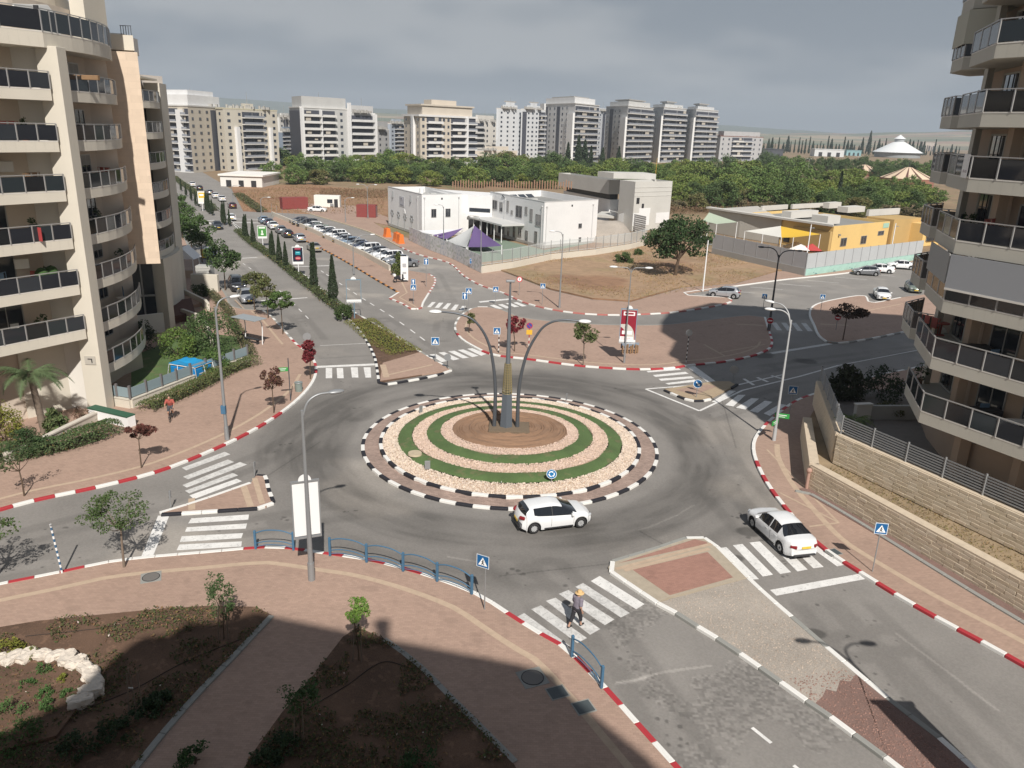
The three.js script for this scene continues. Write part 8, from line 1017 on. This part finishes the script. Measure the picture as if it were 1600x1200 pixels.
// ================================================================ CARS
const carTypes = {
  hatch: { L: 4.06, W: 1.74, H: 1.46, top: [[0, 0.66], [0.015, 0.95], [0.045, 1.06], [0.085, 1.22], [0.13, 1.35], [0.2, 1.415], [0.36, 1.46], [0.45, 1.465], [0.5, 1.44], [0.57, 1.36], [0.68, 1.15], [0.765, 1.0], [0.8, 0.965], [0.9, 0.89], [0.965, 0.78], [0.99, 0.68], [1, 0.55]], belt: [[0, 1.06], [0.17, 1.08], [0.24, 1.0], [0.4, 0.94], [0.75, 0.86], [1, 0.7]], ws: [0.57, 0.765], rw: [0.045, 0.13], sw: [[0.18, 0.42], [0.435, 0.71]], wheels: [0.185, 0.825], r: 0.31 },
  sedan: { L: 4.54, W: 1.76, H: 1.47, top: [[0, 0.7], [0.012, 0.98], [0.035, 1.04], [0.1, 1.06], [0.175, 1.08], [0.24, 1.24], [0.31, 1.39], [0.38, 1.45], [0.5, 1.47], [0.58, 1.43], [0.62, 1.36], [0.7, 1.16], [0.755, 1.01], [0.79, 0.97], [0.9, 0.88], [0.965, 0.78], [0.99, 0.68], [1, 0.55]], belt: [[0, 0.95], [0.3, 0.93], [0.75, 0.88], [1, 0.7]], ws: [0.62, 0.755], rw: [0.175, 0.31], sw: [[0.29, 0.45], [0.475, 0.68]], wheels: [0.215, 0.8], r: 0.315 },
  suv: { L: 4.45, W: 1.82, H: 1.66, top: [[0, 0.75], [0.015, 1.08], [0.04, 1.22], [0.075, 1.42], [0.11, 1.58], [0.18, 1.645], [0.45, 1.67], [0.56, 1.63], [0.62, 1.55], [0.7, 1.33], [0.77, 1.12], [0.8, 1.08], [0.9, 1.0], [0.965, 0.9], [0.99, 0.76], [1, 0.6]], belt: [[0, 1.08], [0.3, 1.05], [0.75, 1.0], [1, 0.8]], ws: [0.62, 0.77], rw: [0.04, 0.11], sw: [[0.12, 0.25], [0.275, 0.44], [0.465, 0.71]], wheels: [0.19, 0.81], r: 0.345 },
};
const interp = (t, s) => { for (let i = 1; i < t.length; i++) if (s <= t[i][0]) { const [a, b] = [t[i - 1], t[i]]; return lerp(a[1], b[1], (s - a[0]) / (b[0] - a[0])); } return t[t.length - 1][1]; };
const paints = {}; const paint = (n, c, metal = 0) => paints[n] = new THREE.MeshPhysicalMaterial({ color: new THREE.Color(...c), roughness: 0.35, metalness: metal, clearcoat: 1, clearcoatRoughness: 0.06 });
paint('white', [0.76, 0.77, 0.78]); paint('silver', [0.42, 0.44, 0.47], 0.4); paint('grey', [0.2, 0.21, 0.225], 0.4); paint('dark', [0.025, 0.026, 0.032], 0.1); paint('blue', [0.27, 0.36, 0.46], 0.4); paint('green', [0.2, 0.24, 0.2], 0.3); paint('beige', [0.4, 0.37, 0.32], 0.3); paint('navy', [0.02, 0.03, 0.07], 0.1); paint('wine', [0.07, 0.015, 0.02], 0.1);
const carGlass = new THREE.MeshPhysicalMaterial({ color: new THREE.Color(0.012, 0.014, 0.018), roughness: 0.05, clearcoat: 1, clearcoatRoughness: 0.02 }), tyreM = std(0.02, 0.02, 0.021, 0.85), rimM = std(0.55, 0.56, 0.57, 0.35, { metalness: 0.3 }), tailM = std(0.22, 0.015, 0.02, 0.2), plateM = std(0.72, 0.5, 0.06, 0.5);
function buildCar(T) {
  const { L, W } = T, sts = new Set(T.top.map(a => a[0])); for (const [a, b] of [T.ws, T.rw, ...T.sw]) { sts.add(a); sts.add(b); } for (const w of T.wheels) for (let k = -6; k <= 6; k++) sts.add(+(w + Math.sin(k / 6 * Math.PI / 2) * (T.r + 0.065) / L).toFixed(4)); for (const s of [0.33, 0.36, 0.5, 0.55]) sts.add(s);
  const S = [...sts].filter(s => s >= 0 && s <= 1).sort((a, b) => a - b), J = 9, pos = [];
  const sect = s => { const t = interp(T.top, s), b = Math.min(interp(T.belt, s), t - 0.09), cab = ss(T.rw[0], T.rw[1], s) * (1 - ss(T.ws[0], T.ws[1], s)); const e = Math.max(0, (Math.abs(s - 0.5) - 0.35) / 0.15), pl = 1 - 0.2 * e * e, hw = W / 2 * pl; const wt = lerp(0.86, 0.66, cab) * hw; let yb = 0.2 + 0.12 * Math.max(0, (Math.abs(s - 0.5) - 0.44) / 0.06); for (const w of T.wheels) { const dx = (s - w) * L, R = T.r + 0.062; if (Math.abs(dx) < R) yb = Math.max(yb, T.r + Math.sqrt(Math.max(0, R * R - dx * dx))); }
    const y2 = Math.max(0.58, yb + 0.07); return [[yb, 0.95 * hw], [Math.max(0.36, yb + 0.03), 0.99 * hw], [y2, hw], [Math.max(y2 + 0.01, b - 0.06), 0.985 * hw], [Math.max(y2 + 0.02, b), 0.945 * hw], [lerp(b, t, lerp(0.6, 0.84, cab)), lerp(0.945 * hw, wt, lerp(0.75, 0.96, cab))], [t - 0.02, wt * 0.84], [t - 0.003, wt * 0.45], [t + 0.006, 0]]; };
  for (const s of S) { const p = sect(s), x = (s - 0.5) * L; const bow = s < 0.05 || s > 0.95; for (const [y, z] of p) pos.push(x + (bow ? -Math.sign(s - 0.5) * 0.19 * Math.pow(z / (W / 2), 2) : 0), y, z); for (let j = J - 2; j >= 0; j--) pos.push(x + (bow ? -Math.sign(s - 0.5) * 0.19 * Math.pow(p[j][1] / (W / 2), 2) : 0), p[j][0], -p[j][1]); }
  const N = J * 2 - 1, idx = { body: [], windscreen: [], rear_window: [], side_window: [], side_window2: [] }, mid = (i) => (S[i] + S[i + 1]) / 2, inR = (r, s) => s > r[0] && s < r[1];
  for (let i = 0; i < S.length - 1; i++) for (let j = 0; j < N - 1; j++) { const jj = j < J - 1 ? j : N - 2 - j, s = mid(i); let k = 'body'; if (jj >= 5 && inR(T.ws, s)) k = 'windscreen'; else if (jj >= 5 && inR(T.rw, s)) k = 'rear_window'; else if (jj === 4 && T.sw.some(r => inR(r, s))) k = j < J - 1 ? 'side_window' : 'side_window2'; const a = i * N + j, b = a + N; idx[k].push(a, a + 1, b, b, a + 1, b + 1); }
  for (const [i, f] of [[0, 1], [S.length - 1, 0]]) for (let j = 0; j < J - 1; j++) { const a = i * N + j, b = i * N + j + 1, c = i * N + N - 1 - j, d = c - 1; f ? idx.body.push(a, c, b, b, c, d) : idx.body.push(a, b, c, b, d, c); }
  const full = new THREE.BufferGeometry(); full.setAttribute('position', new THREE.Float32BufferAttribute(pos, 3)); full.setIndex(Object.values(idx).flat()); full.computeVertexNormals();
  const sub = k => { const g = full.clone(); g.setIndex(idx[k]); return toCreasedNormals(g.toNonIndexed().deleteAttribute('normal'), 0.75); };
  const g = new THREE.Group(); part('body', sub('body'), paints.white, g); part('windscreen', sub('windscreen'), carGlass, g); part('rear_window', sub('rear_window'), carGlass, g); part('side_window', sub('side_window'), carGlass, g); part('side_window', sub('side_window2'), carGlass, g);
  part('underbody', [rbox(L * 0.86, 0.34, W * 0.8, 0, 0.36, 0, 0.05)], M.dark, g); const r = T.r;
  const tyre = new THREE.TorusGeometry(r - 0.085, 0.085, 10, 26).scale(1, 1, 1.15), hub = merge([cyl(0.225, 0.225, 0.1, 0, -0.05, 0, 20).rotateX(Math.PI / 2), ...[0, 1, 2, 3, 4].map(k => box(0.06, 0.42, 0.03, 0, 0, 0.055).rotateZ(k * Math.PI / 5))]), dk = cyl(0.16, 0.16, 0.115, 0, -0.0575, 0, 20).rotateX(Math.PI / 2);
  for (const w of T.wheels) for (const sd of [1, -1]) { const t = part('wheel', dk, M.dark, g); t.position.set((w - 0.5) * L, r, sd * (W / 2 - 0.115)); part('tyre', tyre, tyreM, t); part('rim', hub, rimM, t); if (sd < 0) t.rotation.y = Math.PI; }
  const fy = interp(T.top, 0.95) - 0.14; for (const sd of [1, -1]) { const hl = new THREE.SphereGeometry(0.17, 12, 8).scale(1.5, 0.5, 0.75); hl.rotateY(sd * 0.5); part('headlight', hl.translate(L * 0.435, fy, sd * W * 0.37), std(0.5, 0.52, 0.54, 0.1), g); const tl = rbox(0.16, 0.17, 0.34, 0, 0, 0, 0.05); tl.rotateY(sd * 0.7); part('tail_light', tl.translate(-L * 0.464, interp(T.belt, 0) - 0.17, sd * W * 0.345), tailM, g); part('door_mirror', rbox(0.13, 0.15, 0.2, (T.ws[1] - 0.07 - 0.5) * L, interp(T.belt, 0.7) + 0.07, sd * (W / 2 + 0.07), 0.04), paints.white, g); for (const s of [T.sw[T.sw.length - 1][0] + 0.02, T.sw[T.sw.length - 2][0] + 0.02]) part('door_handle', rbox(0.2, 0.035, 0.03, (s - 0.5) * L, interp(T.belt, 0.4) - 0.13, sd * (W / 2 - 0.006), 0.01), paints.white, g); part('sill', rbox(L * 0.4, 0.1, 0.05, 0.02 * L, 0.26, sd * (W / 2 - 0.04), 0.02), M.dark, g); }
  for (const s of [0.415, 0.72]) if (s) for (const sd of [1, -1]) part('door_seam', box(0.012, 0.48, 0.012, (s - 0.5) * L, 0.6, sd * (W / 2 - 0.004)), M.dark, g);
  part('number_plate', box(0.02, 0.12, 0.5, -L / 2 - 0.012, T.L > 4.4 && T.H < 1.5 ? 0.78 : 0.62, 0), plateM, g); part('number_plate', box(0.02, 0.11, 0.5, L / 2 + 0.012, 0.46, 0), plateM, g); for (const r of T.sw.slice(1)) for (const sd of [1, -1]) { const s = r[0] - 0.008, b = Math.min(interp(T.belt, s), interp(T.top, s) - 0.09), a = sect(s); part('window_pillar', bar(V((s - 0.5) * L, a[4][0] + 0.01, sd * (a[4][1] + 0.004)), V((s - 0.5) * L, a[5][0] - 0.01, sd * (a[5][1] + 0.004)), 0.032, 5), M.dark, g); }
  part('grille', rbox(0.06, 0.14, W * 0.55, L * 0.487, 0.58, 0, 0.02), M.dark, g); part('bumper_trim', [rbox(0.1, 0.1, W * 0.68, -L / 2 + 0.05, 0.33, 0, 0.03), rbox(0.1, 0.1, W * 0.68, L / 2 - 0.06, 0.3, 0, 0.03)], M.dark, g);
  return g;
}
const carProto = Object.fromEntries(Object.entries(carTypes).map(([k, T]) => [k, buildCar(T)]));
function car(type, col, pos, dir, label, group) { const g = carProto[type].clone(); g.name = numbered(type === 'suv' ? 'parked_suv' : type === 'sedan' ? 'saloon_car' : 'hatchback'); scene.add(g); g.position.set(pos.x, 0.005, pos.z); g.rotation.y = -Math.atan2(dir.z, dir.x); g.traverse(o => { if (o.material === paints.white) o.material = paints[col]; }); return tag(g, label, 'car', group); }
function carByWheels(type, col, rear, front, side, label) { const T = carTypes[type], a = P(...rear), b = P(...front), d = b.clone().sub(a).normalize(), n = V(-d.z, 0, d.x).multiplyScalar(side * (T.W / 2 - 0.1)); const mid = a.clone().add(b).multiplyScalar(0.5).add(n), ctr = (T.wheels[0] + T.wheels[1]) / 2 - 0.5; mid.addScaledVector(d, -ctr * T.L); return car(type, col, mid, d, label); }
carByWheels('hatch', 'white', [834.5, 834], [906, 825], -1, 'white hatchback circling the roundabout in front of the mound'); 
carByWheels('sedan', 'white', [1217.6, 864], [1175.6, 825], 1, 'white saloon with a dark rear window driving over the right crossing');
carByWheels('hatch', 'silver', [1147, 467.5], [1112.5, 464], 1, 'silver hatchback in the first bay beside the dry field'); carByWheels('hatch', 'grey', [1371, 432], [1337, 430], 1, 'grey hatchback parked in front of the turquoise fence base'); carByWheels('sedan', 'white', [1391, 428], [1358, 426], 1, 'pearl white car just behind the grey hatchback'); carByWheels('sedan', 'white', [1425, 422], [1393, 420], 1, 'white car beside the balcony edge, right of the pearl white one');
const dirOf = (a, b) => P(...b).sub(P(...a)).normalize();
car('sedan', 'white', P(1377, 466), dirOf([1366, 455], [1382, 474]), 'white saloon facing the viewer beside the small dark tree'); car('hatch', 'green', P(1426, 455), dirOf([1414, 445], [1434, 462]), 'grey-green car half hidden by the angular balconies');
const up1 = dirOf([455, 424], [405, 382]), dn1 = up1.clone().negate();
car('sedan', 'silver', P(386, 470), dn1, 'light blue-grey saloon parked facing the viewer in the left lay-by'); paints.silver && car('suv', 'dark', P(371, 452), dn1, 'dark van parked behind the light blue-grey saloon'); car('hatch', 'blue', P(329, 402), dn1, 'small car parked behind the yellow bin'); car('sedan', 'dark', P(340, 357), dn1, 'dark saloon driving alone down the left carriageway');
const up2 = dirOf([500, 400], [420, 345]);
for (const [x, y, tp, c, lb] of [[491, 392, 'sedan', 'beige', 'silvery saloon nearest on the right carriageway, passing the dark poster'], [468, 377, 'hatch', 'silver', 'silver car behind the dark poster on the right carriageway'], [449, 370, 'hatch', 'dark', 'black car in the kerb queue, behind the dark poster'], [439, 364, 'hatch', 'grey', 'dark grey car in the kerb queue of the right carriageway'], [427, 357, 'sedan', 'white', 'white saloon in the kerb queue of the right carriageway'], [420, 352, 'hatch', 'navy', 'dark blue car just ahead of the white saloon in the kerb queue'], [412, 348, 'hatch', 'blue', 'pale blue car behind the green poster'], [361, 344, 'hatch', 'white', 'white car half hidden by cypresses at the far crossing'], [363, 325, 'hatch', 'wine', 'dark red car on the right carriageway before the far crossing'], [347, 314, 'sedan', 'white', 'nearer of two white cars far up the boulevard'], [337, 309, 'sedan', 'white', 'farther of two white cars far up the boulevard'], [328, 304, 'hatch', 'grey', 'grey car ahead of the two white cars far up the boulevard'], [312, 297, 'hatch', 'dark', 'dark car beyond the grey one far up the boulevard'], [301, 291, 'sedan', 'white', 'pale car almost at the end of the boulevard']]) car(tp, c, P(x, y), up2, lb);
car('sedan', 'white', P(496, 331), dirOf([480, 331], [512, 332]), 'white car parked side-on in front of the site office');
{ const A = P(468, 349), B = P(632, 417), n = 20, d = B.clone().sub(A).normalize(), q = V(-d.z, 0, d.x), cols = ['grey', 'dark', 'dark', 'white', 'green', 'white', 'white', 'dark', 'white', 'white', 'silver', 'blue', 'silver', 'navy', 'white', 'grey', 'white', 'white', 'silver', 'grey'], kinds = ['hatch', 'sedan', 'suv', 'hatch', 'sedan', 'hatch'], r = rng(71);
  const nm = { grey: 'grey', dark: 'black', white: 'white', green: 'grey-green', silver: 'silver', blue: 'pale blue', navy: 'navy' }, seen = {}, ordn = ['nearest', 'second', 'third', 'fourth', 'fifth', 'sixth', 'seventh', 'eighth', 'ninth'];
  for (let i = n - 1; i >= 0; i--) { const c = cols[i], k = (seen[c] = (seen[c] || 0) + 1), p = A.clone().lerp(B, i / (n - 1)).addScaledVector(q, (r() - 0.5) * 0.5); const total = cols.filter(x => x === c).length; car(i === 17 ? 'suv' : kinds[i % 6], c, p, q.clone().multiplyScalar(r() < 0.7 ? 1 : -1), total === 1 ? `only ${nm[c]} car in the parked row by the cream wall` : `${ordn[k - 1]} ${nm[c]} car of the row parked by the cream wall`, 'cars parked along the cream wall'); } }

// ================================================================ PEOPLE
function fieldMesh(bones, blend, lo, hi, res) {        // smooth union of tapered limbs, meshed
  const mc = new MarchingCubes(res, new THREE.MeshStandardMaterial(), false, false, 400000); mc.isolation = 0; const size = mc.size, half = size / 2, c = lo.clone().add(hi).multiplyScalar(0.5), h = Math.max(hi.x - lo.x, hi.y - lo.y, hi.z - lo.z) / 2;
  const B = bones.map(b => { const d = b.b.clone().sub(b.a); return { ...b, d, l: Math.max(1e-6, d.lengthSq()) }; });
  for (let k = 0; k < size; k++) for (let j = 0; j < size; j++) for (let i = 0; i < size; i++) { const x = c.x + (i - half) / half * h, y = c.y + (j - half) / half * h, z = c.z + (k - half) / half * h; let v = 10; for (const b of B) { const px = x - b.a.x, py = y - b.a.y, pz = z - b.a.z, t = clamp((px * b.d.x + py * b.d.y + pz * b.d.z) / b.l), ex = (px - b.d.x * t) / (b.sx || 1), ey = py - b.d.y * t, ez = (pz - b.d.z * t) / (b.sz || 1); const q = Math.sqrt(ex * ex + ey * ey + ez * ez) - lerp(b.ra, b.rb, t); const m = Math.max(blend - Math.abs(v - q), 0) / blend; v = Math.min(v, q) - m * m * blend * 0.25; } mc.field[i + j * size + k * size * size] = -v; }
  mc.update(); const n = mc.count, g = new THREE.BufferGeometry(), p = new Float32Array(n * 3); for (let i = 0; i < n; i++) { p[i * 3] = mc.positionArray[i * 3] * h + c.x; p[i * 3 + 1] = mc.positionArray[i * 3 + 1] * h + c.y; p[i * 3 + 2] = mc.positionArray[i * 3 + 2] * h + c.z; } g.setAttribute('position', new THREE.BufferAttribute(p, 3)); g.setAttribute('normal', new THREE.BufferAttribute(mc.normalArray.slice(0, n * 3), 3)); const w = mergeVertices(g.deleteAttribute('normal') && g, 1e-4); w.computeVertexNormals(); return w;
}
const bone = (a, b, ra, rb, sx, sz) => ({ a, b, ra, rb, sx, sz });
function hand(w, dir, curl, s) {                       // palm, four fingers of their own length, thumb from the side; w = wrist
  const side = V(0, 0, s), pl = w.clone().addScaledVector(dir, 0.085), B = [bone(w, w.clone().addScaledVector(dir, 0.02), 0.026, 0.028), bone(w.clone().addScaledVector(dir, 0.02), pl, 0.028, 0.03, 0.65, 1.3)]; [0.068, 0.078, 0.073, 0.056].forEach((L, k) => { const a = pl.clone().add(V(0.018 * (1.5 - k), 0, 0)), m = a.clone().addScaledVector(dir, L * 0.5).addScaledVector(curl, L * 0.12), e = m.clone().addScaledVector(dir, L * 0.4).addScaledVector(curl, L * 0.3); B.push(bone(a, m, 0.0095, 0.009), bone(m, e, 0.009, 0.0075)); }); const ta = w.clone().addScaledVector(dir, 0.035).add(V(0.03, 0, 0)), tm = ta.clone().addScaledVector(dir, 0.03).add(V(0.022, 0, 0)); B.push(bone(ta, tm, 0.0125, 0.011), bone(tm, tm.clone().addScaledVector(dir, 0.03).add(V(0.004, 0, 0)), 0.011, 0.009)); return B; }
function person(t, j, skin) {                          // j: joints in local space, facing +x
  const bb = (B, pad) => { const lo = V(9, 9, 9), hi = V(-9, -9, -9); B.forEach(b => [[b.a, b.ra], [b.b, b.rb]].forEach(([p, r]) => { lo.min(p.clone().subScalar(r * 1.3 + pad)); hi.max(p.clone().addScalar(r * 1.3 + pad)); })); return [lo, hi]; };
  const body = [bone(j.pelvis, j.chest, 0.135, 0.15, 0.78, 1.12), bone(j.chest, j.neck, 0.14, 0.06, 0.75, 1.15), bone(j.neck, j.head.clone().add(V(0, -0.08, 0)), 0.055, 0.055)]; const limb = [];
  for (const s of ['L', 'R']) { body.push(bone(j.chest.clone().add(V(0, 0.1, 0)), j['sh' + s], 0.07, 0.06)); limb.push(bone(j['sh' + s], j['el' + s], 0.052, 0.042), bone(j['el' + s], j['wr' + s], 0.041, 0.027)); body.push(bone(j.pelvis, j['hip' + s], 0.12, 0.095)); limb.push(bone(j['hip' + s], j['kn' + s], 0.088, 0.058), bone(j['kn' + s], j['an' + s], 0.056, 0.038)); limb.push(bone(j['an' + s], j['an' + s].clone().add(V(0.02, -0.04, 0)), 0.04, 0.038)); }
  const head = [bone(j.head.clone().add(V(-0.01, 0.02, 0)), j.head.clone().add(V(0.01, 0.03, 0)), 0.098, 0.098, 1.02, 0.84), bone(j.head.clone().add(V(0.025, -0.03, 0)), j.head.clone().add(V(0.05, -0.085, 0)), 0.065, 0.04), bone(j.head.clone().add(V(0.098, 0.01, 0)), j.head.clone().add(V(0.115, -0.022, 0)), 0.01, 0.014)]; for (const s of [-1, 1]) head.push(bone(j.head.clone().add(V(-0.005, 0.015, s * 0.086)), j.head.clone().add(V(-0.005, -0.03, s * 0.084)), 0.016, 0.011));
  const g = [fieldMesh([...body, ...limb], 0.05, ...bb([...body, ...limb], 0.05), 88), fieldMesh([...head, bone(j.neck, j.head.clone().add(V(0, -0.06, 0)), 0.052, 0.052)], 0.02, ...bb(head, 0.03), 56)];
  for (const s of ['L', 'R']) { const d = j['wr' + s].clone().sub(j['el' + s]).normalize(), hb = hand(j['wr' + s], d, V(0.6, -0.1, s === 'L' ? 0.5 : -0.5), s === 'L' ? 1 : -1); g.push(fieldMesh(hb, 0.008, ...bb(hb, 0.01), 52)); }
  const b = part('body', merge(g), skin, t); for (const s of [-1, 1]) part('eye', new THREE.SphereGeometry(0.011, 8, 6).translate(j.head.x + 0.092, j.head.y + 0.022, j.head.z + s * 0.032), M.dark, t); part('mouth', rbox(0.008, 0.008, 0.04, j.head.x + 0.098, j.head.y - 0.062, j.head.z, 0.003), std(0.25, 0.08, 0.07, 0.7), t);
  return (name, bones, grow, mat, blend = 0.05) => { const B = bones.map(q => ({ ...q, ra: q.ra + grow, rb: q.rb + grow })); return part(name, fieldMesh(B, blend, ...bb(B, 0.04), 72), mat, t); };
}
{ // the walker on the crossing, seen from behind in mid-stride
  const p = P(899, 979), to = dirOf([880, 990], [960, 945]), t = thing('person', 'person in a straw hat and grey-mauve shirt walking across the near crossing', 'person', [p.x, 0.006, p.z], -Math.atan2(to.z, to.x));
  const j = { pelvis: V(0, 0.92, 0), chest: V(0.05, 1.24, 0), neck: V(0.09, 1.43, 0), head: V(0.14, 1.56, 0), shL: V(0.06, 1.37, -0.185), shR: V(0.06, 1.37, 0.185), elL: V(0.08, 1.1, -0.25), wrL: V(0.27, 1.06, -0.2), elR: V(-0.02, 1.09, 0.255), wrR: V(0.06, 0.85, 0.27), hipL: V(0, 0.88, -0.095), hipR: V(0, 0.88, 0.095), knL: V(-0.1, 0.48, -0.1), anL: V(-0.31, 0.115, -0.1), knR: V(0.17, 0.48, 0.1), anR: V(0.22, 0.085, 0.1) };
  const cloth = person(t, j, std(0.42, 0.25, 0.18, 0.7));
  cloth('shirt', [bone(j.pelvis.clone().add(V(0, -0.04, 0)), j.chest, 0.15, 0.155, 0.82, 1.14), bone(j.chest, j.neck.clone().add(V(0, -0.05, 0)), 0.145, 0.075, 0.78, 1.15), bone(j.shL, j.shL.clone().lerp(j.elL, 0.75), 0.066, 0.066), bone(j.shR, j.shR.clone().lerp(j.elR, 0.75), 0.066, 0.066), bone(j.chest.clone().add(V(0, 0.1, 0)), j.shL, 0.075, 0.07), bone(j.chest.clone().add(V(0, 0.1, 0)), j.shR, 0.075, 0.07)], 0.014, std(0.2, 0.18, 0.22, 0.9));
  cloth('trousers', [bone(j.pelvis, j.hipL, 0.125, 0.1), bone(j.pelvis, j.hipR, 0.125, 0.1), bone(j.hipL, j.knL, 0.093, 0.068), bone(j.hipR, j.knR, 0.093, 0.068), bone(j.knL, j.knL.clone().lerp(j.anL, 0.45), 0.066, 0.06), bone(j.knR, j.knR.clone().lerp(j.anR, 0.45), 0.066, 0.06)], 0.014, std(0.025, 0.024, 0.03, 0.9));
  for (const s of ['L', 'R']) { const a = j['an' + s], lift = s === 'L' ? 0.02 : 0; cloth('shoe', [bone(a.clone().add(V(-0.03, -0.045 - lift * 0.5, 0)), a.clone().add(V(0.17, -0.05 - lift, 0)), 0.036, 0.03, 1, 1.15)], 0.004, M.dark, 0.02); }
  const h = j.head; part('straw_hat', [new THREE.LatheGeometry([[0.0, 0.16], [0.06, 0.165], [0.1, 0.14], [0.108, 0.06], [0.115, 0.05], [0.19, 0.025], [0.195, 0.03], [0.12, 0.06]].map(a => new THREE.Vector2(...a)), 26).translate(h.x, h.y + 0.0, h.z)], std(0.62, 0.42, 0.2, 0.9, { side: THREE.DoubleSide }), t); part('hair', new THREE.SphereGeometry(0.1, 14, 8, 0, 6.3, 1.2, 0.9).scale(1, 1, 0.86).translate(h.x - 0.02, h.y + 0.02, h.z), std(0.3, 0.26, 0.22, 0.9), t);
}
{ // the cyclist in red on the left pavement
  const p = P(268, 656, 0.12), to = V(0.25, 0, 1).normalize(), ang = -Math.atan2(to.z, to.x);
  const b = thing('bicycle', 'dark bicycle ridden by the red-shirted cyclist on the left pavement', 'bicycle', [p.x, 0.125, p.z], ang); const wl = new THREE.TorusGeometry(0.31, 0.022, 6, 26), spk = merge([0, 1, 2, 3].map(k => bar(V(0, -0.3, 0), V(0, 0.3, 0), 0.003, 4).rotateZ(k * Math.PI / 4))); for (const x of [-0.5, 0.5]) { const w = part('wheel', wl, M.dark, b); w.position.set(x, 0.333, 0); part('spokes', spk, M.steel, w); }
  part('frame', [bar(V(-0.5, 0.33, 0), V(-0.1, 0.3, 0), 0.018, 6), bar(V(-0.1, 0.3, 0), V(0.38, 0.78, 0), 0.02, 6), bar(V(-0.1, 0.3, 0), V(-0.22, 0.82, 0), 0.018, 6), bar(V(-0.5, 0.33, 0), V(-0.2, 0.74, 0), 0.012, 6), bar(V(0.38, 0.85, 0), V(0.5, 0.33, 0), 0.018, 6)], std(0.05, 0.05, 0.06, 0.4), b); part('handlebar', [bar(V(0.34, 1.0, -0.29), V(0.34, 1.0, 0.29), 0.016, 6), bar(V(0.38, 0.82, 0), V(0.34, 1.0, 0), 0.016, 6)], M.dark, b); part('saddle', rbox(0.26, 0.06, 0.14, -0.24, 0.86, 0, 0.03), M.dark, b); for (const s of [-1, 1]) part('pedal', [bar(V(-0.1, 0.3, s * 0.05), V(-0.1 + s * 0.12, 0.3 - s * 0.12, s * 0.08), 0.012, 5), rbox(0.1, 0.025, 0.09, -0.1 + s * 0.12, 0.3 - s * 0.12, s * 0.13, 0.008)], M.steel, b);
  const t = thing('person', 'cyclist in a bright red shirt riding toward the viewer on the left pavement', 'person', [p.x, 0.125, p.z], ang);
  const j = { pelvis: V(-0.22, 0.99, 0), chest: V(-0.08, 1.3, 0), neck: V(-0.01, 1.47, 0), head: V(0.05, 1.6, 0), shL: V(-0.03, 1.41, -0.19), shR: V(-0.03, 1.41, 0.19), elL: V(0.1, 1.18, -0.3), wrL: V(0.29, 1.05, -0.27), elR: V(0.1, 1.18, 0.3), wrR: V(0.29, 1.05, 0.27), hipL: V(-0.2, 0.95, -0.1), hipR: V(-0.2, 0.95, 0.1), knL: V(0.12, 0.78, -0.13), anL: V(-0.1, 0.5, -0.13), knR: V(0.17, 0.62, 0.13), anR: V(0.0, 0.27, 0.13) };
  const cloth = person(t, j, std(0.4, 0.23, 0.16, 0.7));
  cloth('shirt', [bone(j.pelvis.clone().add(V(0, 0.02, 0)), j.chest, 0.145, 0.16, 0.82, 1.12), bone(j.chest, j.neck.clone().add(V(0, -0.05, 0)), 0.145, 0.075, 0.78, 1.15), bone(j.shL, j.shL.clone().lerp(j.elL, 0.7), 0.062, 0.06), bone(j.shR, j.shR.clone().lerp(j.elR, 0.7), 0.062, 0.06), bone(j.chest.clone().add(V(0, 0.1, 0)), j.shL, 0.075, 0.07), bone(j.chest.clone().add(V(0, 0.1, 0)), j.shR, 0.075, 0.07)], 0.014, std(0.36, 0.09, 0.07, 0.9));
  cloth('shorts', [bone(j.pelvis, j.hipL, 0.125, 0.1), bone(j.pelvis, j.hipR, 0.125, 0.1), bone(j.hipL, j.hipL.clone().lerp(j.knL, 0.8), 0.093, 0.078), bone(j.hipR, j.hipR.clone().lerp(j.knR, 0.8), 0.093, 0.078)], 0.014, std(0.06, 0.065, 0.075, 0.9)); for (const s of ['L', 'R']) { const a = j['an' + s]; cloth('shoe', [bone(a.clone().add(V(-0.03, -0.05, 0)), a.clone().add(V(0.16, -0.06, 0)), 0.036, 0.03, 1, 1.15)], 0.004, M.dark, 0.02); }
  part('hair', new THREE.SphereGeometry(0.104, 16, 8, 0, 6.3, 0, 1.35).scale(1.02, 1, 0.88).translate(j.head.x - 0.012, j.head.y + 0.028, j.head.z), std(0.03, 0.022, 0.018, 0.9), t);
}

scene.traverse(o => { if (o.isMesh) { o.castShadow = true; o.receiveShadow = true; } });
renderer.render(scene, camera);
